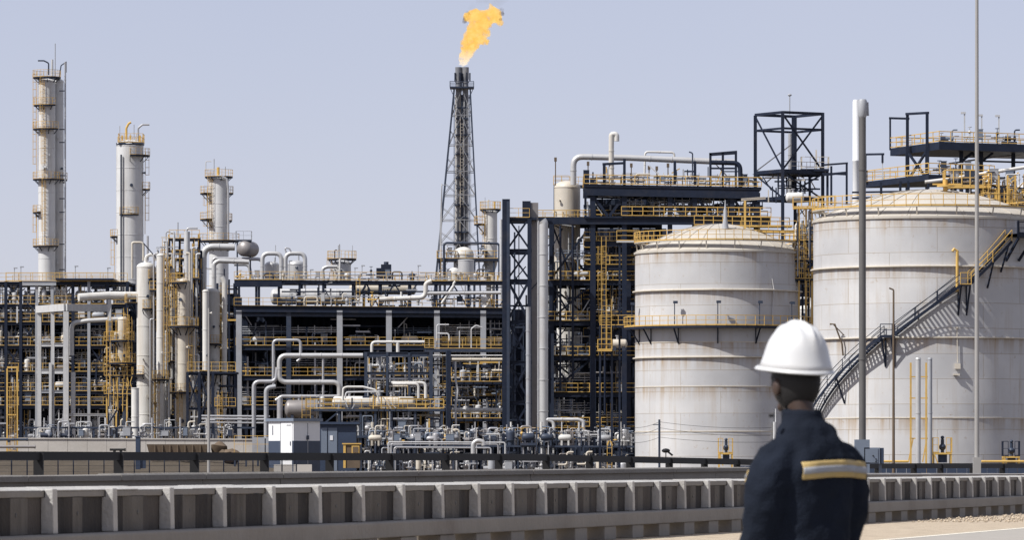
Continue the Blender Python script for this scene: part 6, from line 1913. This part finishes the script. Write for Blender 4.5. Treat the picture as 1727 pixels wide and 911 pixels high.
Y.brace((1332, 482, .5), (1376, 440, .5), 5, M_NAVY); Y.bm((1330, 470, 1), (1376, 470, 1), 5, 12, M_NAVY)
fill(Y, [(1340, 1360, 'inner half'), (1356, 1376, 'outer half')], [(355, 405, 'on top'), (408, 438, 'midway down'), (442, 470, 'low down')], 'in the gap between the two big tanks', 'equipment between the tanks', 4, (.4, 2), kinds=[k_valve, k_loop, k_riser, k_zig, k_box])
BK = Steel('back_structure', 'dark structure glimpsed in the gap between the two big tanks', 'structure', 1360, 13, M_NAVY)
for y in (480, 540, 600, 660): BK.bm((1325, y), (1400, y), 5, 9)
for px in (1335, 1355, 1375): BK.col(px, 470, None, 6, .5)
BK.panel(1325, 1400, 480, 800, 4)
# white stack
a = P(1444, 350, 13.4); zt = P(1444, 168, 13.4).z
r = 6 / 13.4
stk = empty('exhaust_stack', (a.x, a.y, a.z), 'white exhaust stack partly behind the dark lighting column', 'stack')
MB().lathe(a, [(r, 0), (r, zt - a.z - 7.8), (r * 1.08, zt - a.z - 7.75), (r * 1.08, zt - a.z - 7.6), (r, zt - a.z - 7.55), (r, zt - a.z - .3), (r * .8, zt - a.z)], 24).build('shell', M_HUT, stk)
MB().tube([P(1451, 300, 13.4), P(1451, 205, 13.4)], .09, 6).build('attached_pipe', M_PIPE, stk)
for y in (226, 245): MB().box(P(1450, y, 13.4), (.3, .3, .4)).build('sensor_box', M_PIPE, stk)
# ---- railed decks at the right edge
PR = 15.2
Z = Steel('railed_deck', 'upper navy deck with yellow rails and dark hoop frames above the biggest tank', 'platform', 1600, PR)
Z.rr = .045
def slab(S, pts, th, mat=None):
    q = [S.W(*p) for p in pts]
    n = len(q); m = MB()
    m._add([v - Vector((0, 0, th / S.pm)) for v in q] + q, [tuple(reversed(range(n))), tuple(range(n, 2 * n))] + [(i, (i + 1) % n, (i + 1) % n + n, i + n) for i in range(n)], False)
    m.build('deck', mat or S.mat, S.root)


slab(Z, [(1511, 242, 9), (1584, 239, 0), (1800, 243, 3), (1760, 243, 14)], 13)
Z.rail([(1511, 241, 9), (1584, 238, 0), (1800, 242, 3)], step=1.3); Z.rail([(1511, 240, 9), (1760, 240, 14)], step=1.3)
for px, y0, dy in ((1511, 191, 9), (1536, 187, 5), (1566, 188, 2)): Z.bm((px, 300 if px > 1511 else 245, dy), (px, y0, dy), 5 if px > 1511 else 3, 5 if px > 1511 else 3, name='post', box=True)
Z.bm((1509, 190, 9), (1544, 191, 9), 3.5, 3.5, box=True); Z.bm((1534, 187, 5), (1568, 188, 2), 4, 4, box=True)
for px, dy in ((1536, 5), (1566, 2), (1625, 3), (1660, 4), (1716, 5)): Z.bm((px, 335, dy), (px, 245, dy), 6.5, 6.5, name='column', box=True)
Z.brace((1538, 255, 4.5), (1564, 298, 2.2), 3.5); Z.brace((1564, 255, 2.2), (1538, 298, 4.5), 3.5); Z.brace((1627, 268, 3), (1644, 255, 3.5), 4); Z.brace((1660, 268, 4), (1644, 255, 3.5), 4); Z.brace((1660, 270, 4), (1680, 254, 4), 4)
Z.bm((1655, 268, 4), (1760, 270, 5), 3, 3)
fill(Z, [(1584, 1625, 'spot one'), (1630, 1680, 'spot two'), (1680, 1725, 'spot three')], [(222, 240, 'on top')], 'of the upper deck above the biggest tank', 'equipment on the right upper deck', 3, (3, 5), kinds=[k_valve, k_box, k_pump, k_zig])
for i, (px, y0) in enumerate(((1628, 190), (1657, 194), (1686, 195))):
    a, b = P(px, 240, 15, 1), P(px, y0, 15, 1)
    m = MB(); m.beam(a, b, .15); m.box(b + Vector((-.15, 0, .05)), (.55, .3, .22)); m.build('lamp_post', M_LIGHT, None, 'pale lamp post on the upper railed deck, %s of three rightward' % ORD[i], 'lamp', 'lamps of the right upper deck')
X = Steel('railed_deck', 'lower navy deck with yellow rails just behind the dome of the biggest tank', 'platform', 1540, 15.6)
X.rr = .045
slab(X, [(1458, 301, 8), (1566, 294, 0), (1680, 296, 2), (1680, 296, 10)], 10)
X.rail([(1458, 300, 8), (1566, 292, 0), (1680, 295, 2)], step=1.2); X.rail([(1462, 299, 9.5), (1680, 295, 10)], step=1.3)
for px, dy in ((1463, 7.6), (1492, 5.5), (1522, 3.2), (1535, 2.4), (1566, .4)): X.bm((px, 345, dy), (px, 303, dy), 4, 4, name='leg', box=True)
X.bm((1467, 300, 7), (1467, 254, 7), 3.5, 3.5, name='post', box=True); X.bm((1494, 270, 5.2), (1494, 255, 5.2), 3.5, 3.5, name='post', box=True); X.bm((1465, 254, 7), (1496, 255, 5.2), 3.5, 3.5, box=True); X.bm((1494, 298, 5.2), (1494, 270, 5.2), 1.6, 1.6, M_LIGHT, 'post')
X.bm((1440, 322, 3), (1560, 320, 3), 3, 3); X.bm((1440, 332, 3), (1560, 328, 3), 3, 3)
fill(X, [(1580, 1610, 'spot one'), (1612, 1650, 'spot two')], [(268, 294, 'on top')], 'of the lower railed deck behind the biggest dome', 'equipment on the right lower deck', 4, (2.5, 4), kinds=[k_valve, k_loop, k_box, k_zig])
pipe([(1560, 307), (1600, 302), (1735, 281), (1800, 270)], 16, 6, M_WHITE, 'long white pipe slanting across above the biggest tank to the right edge')
pipe([(1600, 276), (1668, 266), (1760, 258)], 15, 3, M_PIPE, 'thin grey pipe slanting below the upper railed deck')
# yellow platform right of the dome
N_ = Steel('valve_deck', 'crowded yellow valve deck beside the dome of the biggest tank', 'platform', 1640, 17.4, M_YEL)
N_.rr = .045
N_.deck(1594, 1672, 313, 0, 2.5, 4); N_.rail([(1594, 313, 2.5), (1594, 313, 0), (1650, 313, 0)], step=.8, h=1.5)
for px in (1612, 1652, 1690): N_.col(px, 315, 372, 4, .4, M_NAVY)
N_.rail([(1650, 313, 0), (1672, 311, 0)], step=.7)
N_.deck(1655, 1745, 345, 0, 2.5, 3, mat=M_SLATE); N_.rail([(1655, 345, 0), (1745, 345, 0)], step=.7)
N_.deck(1685, 1745, 370, -.3, 2, 3); N_.rail([(1685, 370, -.3), (1745, 370, -.3)], step=.7)
N_.dense(1650, 1735, 290, 370, 36, 26, 8, (0, 2.5), [M_YEL, M_NAVY, M_LIGHT, M_SLATE, M_YEL]); N_.dense(1596, 1650, 316, 345, 12, 8, 4, (.2, 2.5), [M_NAVY, M_SLATE, M_YEL]); N_.panel(1655, 1735, 315, 372, 3)
for px in (1684, 1699, 1712): N_.bm((px, 400, -.2), (px, 296, -.2), 3, 3, name='post', box=True)
N_.lad(1706, 300, 400, -.5); N_.lad(1662, 300, 345, -.2, cage=False)
fill(N_, [(1600, 1625, 'spot one'), (1625, 1652, 'spot two'), (1656, 1680, 'spot three'), (1680, 1704, 'spot four'), (1704, 1727, 'spot five')], [(318, 345, 'on the lower floor')], 'of the crowded yellow valve deck', 'equipment on the valve deck', 6, (.2, 1.8), kinds=[k_valve, k_loop, k_zig, k_vdrum, k_box, k_riser])
fill(N_, [(1596, 1622, 'spot one'), (1622, 1650, 'spot two'), (1656, 1690, 'spot three'), (1690, 1725, 'spot four')], [(290, 312, 'on the upper floor')], 'of the crowded yellow valve deck', 'equipment on the valve deck', 4, (.3, 2), kinds=[k_valve, k_loop, k_zig, k_box])
# ================================================================ THE WORKER
PP = 440.0
pc = P(1362, HZ, PP); pc.z = 0
FW = Vector((-0.62, 0.785, 0)).normalized()       # the way the body faces
LT = Vector((-FW.y, FW.x, 0))                      # the worker's left
UP = Vector((0, 0, 1))


def bp(l, f, z): return pc + LT * l + FW * f + UP * z


def skin_mesh(name, verts, edges, radii, mat, root_i=0, sub=2, parent=None, **kw):
    me = bpy.data.meshes.new(name)
    org = pc
    me.from_pydata([tuple(Vector(v) - org) for v in verts], edges, [])
    o = bpy.data.objects.new(name, me); COL.objects.link(o)
    me.materials.append(mat)
    sk = o.modifiers.new('skin', 'SKIN'); sk.use_smooth_shade = True
    sl_ = me.skin_vertices[0].data
    for i, r in enumerate(radii):
        sl_[i].radius = (r, r) if not isinstance(r, tuple) else r
        sl_[i].use_root = (i == root_i)
    sb_ = o.modifiers.new('sub', 'SUBSURF'); sb_.levels = sub; sb_.render_levels = sub
    if parent: o.parent = parent
    else: o.location = org
    tag(o, **kw)
    return o


# body: pelvis, spine, neck, legs, arms, hands with five fingers each
V_, E_, R_ = [], [], []
def add(v, r, par=None):
    V_.append(v); R_.append(r)
    if par is not None: E_.append((par, len(V_) - 1))
    return len(V_) - 1


pel = add(bp(0, 0, .93), .12)
sp = add(bp(0, .0, 1.10), .11, pel); ch = add(bp(0, .0, 1.20), .10, sp); nk = add(bp(0, .015, 1.36), .05, ch); nk2 = add(bp(0.012, .05, 1.50), .056, nk); hd = add(bp(0.02, .075, 1.60), .065, nk2)
hands = []
for s_ in (1, -1):
    sh = add(bp(.14 * s_, -.005, 1.235), .045, ch); el = add(bp(.205 * s_, .0, 1.06), .045, sh); wr_ = add(bp(.20 * s_, .08, .83), .03, el); pm_ = add(bp(.20 * s_, .115, .755), .034, wr_)
    hands.append((s_, wr_))
    for k_, ln in enumerate((.075, .085, .08, .062)):
        f0 = add(bp(.20 * s_, .085 + .022 * k_, .715), .0105, pm_)
        f1 = add(bp(.196 * s_, .09 + .022 * k_, .715 - ln * .55), .0095, f0); add(bp(.18 * s_, .095 + .022 * k_, .715 - ln), .008, f1)
    th0 = add(bp(.185 * s_, .15, .775), .012, pm_); th1 = add(bp(.175 * s_, .175, .74), .011, th0); add(bp(.17 * s_, .18, .71), .009, th1)
    hp_ = add(bp(.09 * s_, 0, .88), .085, pel); kn = add(bp(.10 * s_, .02, .50), .055, hp_); an = add(bp(.105 * s_, -.01, .10), .038, kn); add(bp(.11 * s_, .12, .04), .035, an)
person = skin_mesh('person', V_, E_, R_, M_SKIN, pel, 2, None, label='worker in white hard hat and dark jacket with reflective band, seen from behind', cat='person')

# head: turned a little further to the worker's left
HF = Vector((-.50, .866, 0)).normalized(); HL = Vector((-HF.y, HF.x, 0))
hc = P(1343, 645, PP) + Vector((0, .0, -.0)); hc.y = pc.y + .06
def hpnt(l, f, z): return hc + HL * l + HF * f + UP * z


m = MB()
m.ball((0, 0, 0), 1, 24)
vs = []
for v in m.v:
    x, y, z = v
    wx = .087 * (1 - .22 * max(0, -z)); wy = .106
    p = hpnt(x * wx, y * wy * (1 - .12 * max(0, -z)) + (.012 if z < 0 and y > 0 else 0), z * .118 + .0)
    vs.append(p)
m.v = vs
# nose, lips, chin, brow, ears built into the head surface
def blob(l, f, z, r, sc, n=10):
    mm = MB(); mm.ball((0, 0, 0), r, n, sc)
    m._add([hpnt(l + v.x, f + v.y, z + v.z) for v in mm.v], mm.f, True)


blob(0, .10, -.01, .022, (.75, 1, 1.5)); blob(0, .112, -.025, .016, (1.1, 1, .8)); blob(0, .092, -.065, .02, (1.5, .6, .4)); blob(0, .088, -.095, .026, (1.1, .8, .8)); blob(.03, .083, .022, .02, (1.3, .6, .5)); blob(-.03, .083, .022, .02, (1.3, .6, .5))
for s_ in (1, -1): blob(.090 * s_, -.006, -.02, .037, (.38, .62, 1.0), 12)
for v in m.v[:0]: pass
hm = m.build('head', M_SKIN, person)
rm = hm.modifiers.new('merge', 'REMESH'); rm.mode = 'VOXEL'; rm.voxel_size = .006; rm.use_smooth_shade = True
sm = hm.modifiers.new('smooth', 'SMOOTH'); sm.iterations = 4
ey = MB()
for s_ in (1, -1): ey.ball(hpnt(.031 * s_, .084, .004), .011, 10)
ey.build('eye', M_LIGHT, hm)
# cropped hair on the back and sides of the head
m = MB(); m.ball((0, 0, 0), 1, 28)
vs = []
for v in m.v:
    x, y, z = v
    zz = max(z, -.86 - .2 * max(0, -y) if y < .25 else .1)
    vs.append(hpnt(x * .091, min(y, .45) * .113, zz * .122 + .004) + Vector((noise.noise(v * 9), noise.noise(v * 9 + Vector((5, 0, 0))), 0)) * .002)
m.v = vs
m.build('hair', M_HAIR, person)

# hard hat
hat = MB()
hb = hpnt(0, -.005, .052)
tilt = Matrix.Rotation(R(5), 3, HL) @ Matrix.Identity(3)
TLT = Matrix.Rotation(R(-6), 3, HL)
def hatp(l, f, z): return hb + TLT @ (HL * l + HF * f + UP * z)


n, k = 48, 12
vs, fs = [], []
for i in range(k + 1):
    t_ = i / k * math.pi / 2
    for j in range(n):
        a = 2 * math.pi * j / n
        ca, sa = math.sin(a), math.cos(a)           # ca to the left, sa forward
        rr = math.cos(t_) ** .72 if i < k else 0.001
        fl_ = 1 + .10 * max(0, 1 - i / 3) ** 2
        x, y = ca * .122 * rr * fl_, sa * .146 * rr * fl_
        z = .168 * math.sin(t_) ** .93
        # three shallow crown ridges running front to back
        if i > 2:
            for rc, wd, am in ((0, .015, .021), (.042, .011, .011), (-.042, .011, .011)):
                z += am * math.exp(-((x - rc) / wd) ** 2) * min(1, (i - 2) / 4)
        vs.append(hatp(x, y, z))
for i in range(k):
    for j in range(n): fs.append((i * n + j, i * n + (j + 1) % n, (i + 1) * n + (j + 1) % n, (i + 1) * n + j))
hat._add(vs, fs, True)
# brim: longer over the face, narrow lip behind
vs, fs = [], []
prof = [(1.08, .006), (1.12, .001), (1.14, -.007), (1.10, -.010), (1.02, -.006)]
for q, (sc, z) in enumerate(prof):
    for j in range(n):
        a = 2 * math.pi * j / n
        ca, sa = math.sin(a), math.cos(a)
        ex_ = max(0, sa) ** 2 * .045 * (sc - 1.0) / .12 if sc > 1.02 else 0
        vs.append(hatp(ca * .122 * sc, sa * .146 * sc + ex_, z - max(0, sa) * .006 * (sc - 1) / .12))
for q in range(len(prof) - 1):
    for j in range(n): fs.append((q * n + j, (q + 1) * n + j, (q + 1) * n + (j + 1) % n, q * n + (j + 1) % n))
hat._add(vs, fs, True)
helmet = hat.build('hard_hat', M_HELMET, person)
so_ = helmet.modifiers.new('thick', 'SOLIDIFY'); so_.thickness = .003
band = MB(); band.tube([hatp(math.sin(a) * .105, math.cos(a) * .126, -.012) for a in [i * math.pi / 12 for i in range(24)]], .007, 6, closed=True)
band.build('headband', M_BLACK, helmet)

def jz(z):
    t_ = max(0, min(1, (z - 1.12) / .18))
    return z - .052 * t_ * t_ * (3 - 2 * t_)


# jacket: lofted trunk, sleeves and collar merged into one cloth surface
jk = MB()
def ring(cx_l, cf, z, rl, rf, pw=2.4, n=28, drop=0):
    out = []
    for j in range(n):
        a = 2 * math.pi * j / n
        c_, s_ = math.cos(a), math.sin(a)
        out.append(bp(cx_l + rl * math.copysign(abs(c_) ** (2 / pw), c_), cf + rf * math.copysign(abs(s_) ** (2 / pw), s_), jz(z - drop * abs(c_) ** 2)))
    return out


def loft(rings):
    n = len(rings[0]); vs = [v for r_ in rings for v in r_]
    fs = [(i * n + j, i * n + (j + 1) % n, (i + 1) * n + (j + 1) % n, (i + 1) * n + j) for i in range(len(rings) - 1) for j in range(n)]
    fs += [tuple(reversed(range(n))), tuple((len(rings) - 1) * n + j for j in range(n))]
    jk._add(vs, fs, True)


loft([ring(0, 0, .70, .18, .14), ring(0, 0, .80, .182, .145), ring(0, 0, .95, .175, .135), ring(0, -.005, 1.10, .178, .132), ring(0, -.01, 1.22, .19, .135), ring(0, -.012, 1.285, .182, .13, drop=.015), ring(0, -.01, 1.35, .15, .108, drop=.03), ring(0, .0, 1.405, .12, .085), ring(0, .01, 1.43, .085, .075)])
loft([ring(0, .012, 1.40, .09, .082), ring(0.004, .022, 1.44, .078, .078), ring(.006, .03, 1.475, .076, .078), ring(.006, .03, 1.472, .06, .062)])
for s_ in (1, -1):
    jk.tube(fillet([bp(.10 * s_, -.005, 1.345), bp(.19 * s_, -.005, 1.315), bp(.245 * s_, 0, 1.18), bp(.26 * s_, .005, 1.05), bp(.25 * s_, .05, .93), bp(.235 * s_, .09, .80)], .08, 4),
            [.05] + [.085] * 4 + [.092] * 3 + [.086] * 3 + [.078] * 40, 20) if False else None
    pts = [bp(.10 * s_, -.005, 1.315), bp(.152 * s_, -.005, 1.272), bp(.186 * s_, -.002, 1.20), bp(.207 * s_, .0, 1.12), bp(.215 * s_, .008, 1.03), bp(.212 * s_, .04, .92), bp(.202 * s_, .08, .80)]
    for p_ in pts: p_.z = jz(p_.z)
    jk.tube(pts, [.07, .088, .092, .088, .083, .076, .066], 24)
jacket = jk.build('jacket', M_JACKET, person)
rm = jacket.modifiers.new('merge', 'REMESH'); rm.mode = 'VOXEL'; rm.voxel_size = .011; rm.use_smooth_shade = True
sm = jacket.modifiers.new('smooth', 'SMOOTH'); sm.iterations = 9
for nm, sc, st_ in (('folds', .19, .034), ('creases', .06, .018)):
    tx = bpy.data.textures.new(nm, 'CLOUDS'); tx.noise_scale = sc; tx.noise_depth = 2
    dm = jacket.modifiers.new(nm, 'DISPLACE'); dm.texture = tx; dm.strength = st_; dm.mid_level = .5; dm.texture_coords = 'LOCAL'
bpy.context.view_layer.update()
from mathutils.bvhtree import BVHTree
dg = bpy.context.evaluated_depsgraph_get()
ev = jacket.evaluated_get(dg)
me_ = ev.to_mesh()
vv = [v.co + pc for v in me_.vertices]
tree = BVHTree.FromPolygons([tuple(v) for v in vv], [tuple(p.vertices) for p in me_.polygons])
ev.to_mesh_clear()


def cloth_band(name, mat, center, angs, z_of, wid, lift, parent, rows=7, far=.6):
    vs, fs = [], []
    k = len(angs)
    for i, a in enumerate(angs):
        d = (LT * math.cos(a) + FW * math.sin(a))
        for q in range(rows):
            z = z_of(i / (k - 1)) + wid * (q / (rows - 1) - .5)
            o_ = center(z) + d * far
            hit = tree.ray_cast(o_, -d, far)
            p = (hit[0] if hit[0] else o_ - d * far * .7) + d * lift
            vs.append(p)
    for i in range(k - 1):
        for q in range(rows - 1):
            fs.append((i * rows + q, (i + 1) * rows + q, (i + 1) * rows + q + 1, i * rows + q + 1))
    mm = MB(); mm._add(vs, fs, True)
    o = mm.build(name, mat, parent)
    s2 = o.modifiers.new('thick', 'SOLIDIFY'); s2.thickness = .003; s2.offset = 1
    sb2 = o.modifiers.new('sub', 'SMOOTH'); sb2.iterations = 8
    return o


trunk = lambda z: bp(0, -.01, z)

angs = [R(-119 + 82 * i / 60) for i in range(49)]
zc = lambda t_: 1.178 + .02 * math.sin(math.pi * min(1, t_ * .8 + .1))
def back_band(name, mat, wid, lift, parent, rows, l0=.135, l1=-.222, k=56):
    """Tape sewn straight across the back and over the right sleeve."""
    dep = []
    for q in range(rows):
        row = []
        for i in range(k + 1):
            l = l0 + (l1 - l0) * i / k
            z = zc(i / k) + wid * (q / (rows - 1) - .5)
            hit = tree.ray_cast(bp(l, -.7, z), FW, 1.2)
            row.append(hit[3] if hit[0] else (row[-1] if row else .6))
        dep.append(row)
    vs, fs = [], []
    for i in range(k + 1):
        l = l0 + (l1 - l0) * i / k
        for q in range(rows):
            w_ = [dep[q][max(0, min(k, i + e))] for e in range(-4, 5)]
            d_ = min(sum(w_) / len(w_), dep[q][i])
            vs.append(bp(l, -.7 + d_ - lift, zc(i / k) + wid * (q / (rows - 1) - .5)))
    for i in range(k):
        for q in range(rows - 1): fs.append((i * rows + q, i * rows + q + 1, (i + 1) * rows + q + 1, (i + 1) * rows + q))
    mm = MB(); mm._add(vs, fs, True)
    o = mm.build(name, mat, parent)
    s2 = o.modifiers.new('thick', 'SOLIDIFY'); s2.thickness = .003; s2.offset = -1
    return o


zc = lambda t_: 1.182 + .012 * math.sin(math.pi * min(1, t_ * .85 + .05))
yb_ = back_band('reflective_band', M_HIVIS, .066, .004, jacket, 7)
back_band('silver_stripe', M_SILVERTAPE, .025, .0075, yb_, 4)
for s_ in (1,):
    arm = lambda z: bp(.205 * s_, .004, z)
    ar_ = [R(22 + 44 * i / 14) for i in range(15)] if s_ > 0 else [R(-152 + 120 * i / 20) for i in range(21)]
    sb_ = cloth_band('sleeve_band', M_HIVIS, arm, ar_, lambda t_: 1.165, .068 if s_ < 0 else .055, .003, jacket, far=.3)
    cloth_band('silver_stripe', M_SILVERTAPE, arm, ar_, lambda t_: 1.165, .026 if s_ < 0 else .02, .0055, sb_, rows=4, far=.3)
# shoulder tab and collar fold
m = MB(); m.box(bp(.175, .01, 1.395), (.02, .02, .012)); m.build('shoulder_tab', M_BLACK, jacket)
# trousers and boots
tr = MB()
for s_ in (1, -1):
    tr.tube([bp(.085 * s_, 0, .86), bp(.095 * s_, .01, .70), bp(.10 * s_, .02, .50), bp(.105 * s_, .0, .28), bp(.107 * s_, -.005, .12)], [.10, .095, .075, .066, .06], 18)
tr.ball(bp(0, 0, .84), .15, 18, (1.1, .85, .8))
tro = tr.build('trousers', M_TROUSER, person)
rm = tro.modifiers.new('merge', 'REMESH'); rm.mode = 'VOXEL'; rm.voxel_size = .014; rm.use_smooth_shade = True
for s_ in (1, -1):
    bt = MB()
    bt.tube([bp(.107 * s_, -.01, .22), bp(.107 * s_, -.01, .08)], [.058, .06], 14); bt.ball(bp(.11 * s_, .02, .05), .07, 14, (.75, .9, .7)); bt.ball(bp(.115 * s_, .12, .045), .06, 14, (.85, 1.1, .7))
    bo = bt.build('boot', M_BLACK, person)
    rm = bo.modifiers.new('merge', 'REMESH'); rm.mode = 'VOXEL'; rm.voxel_size = .01; rm.use_smooth_shade = True
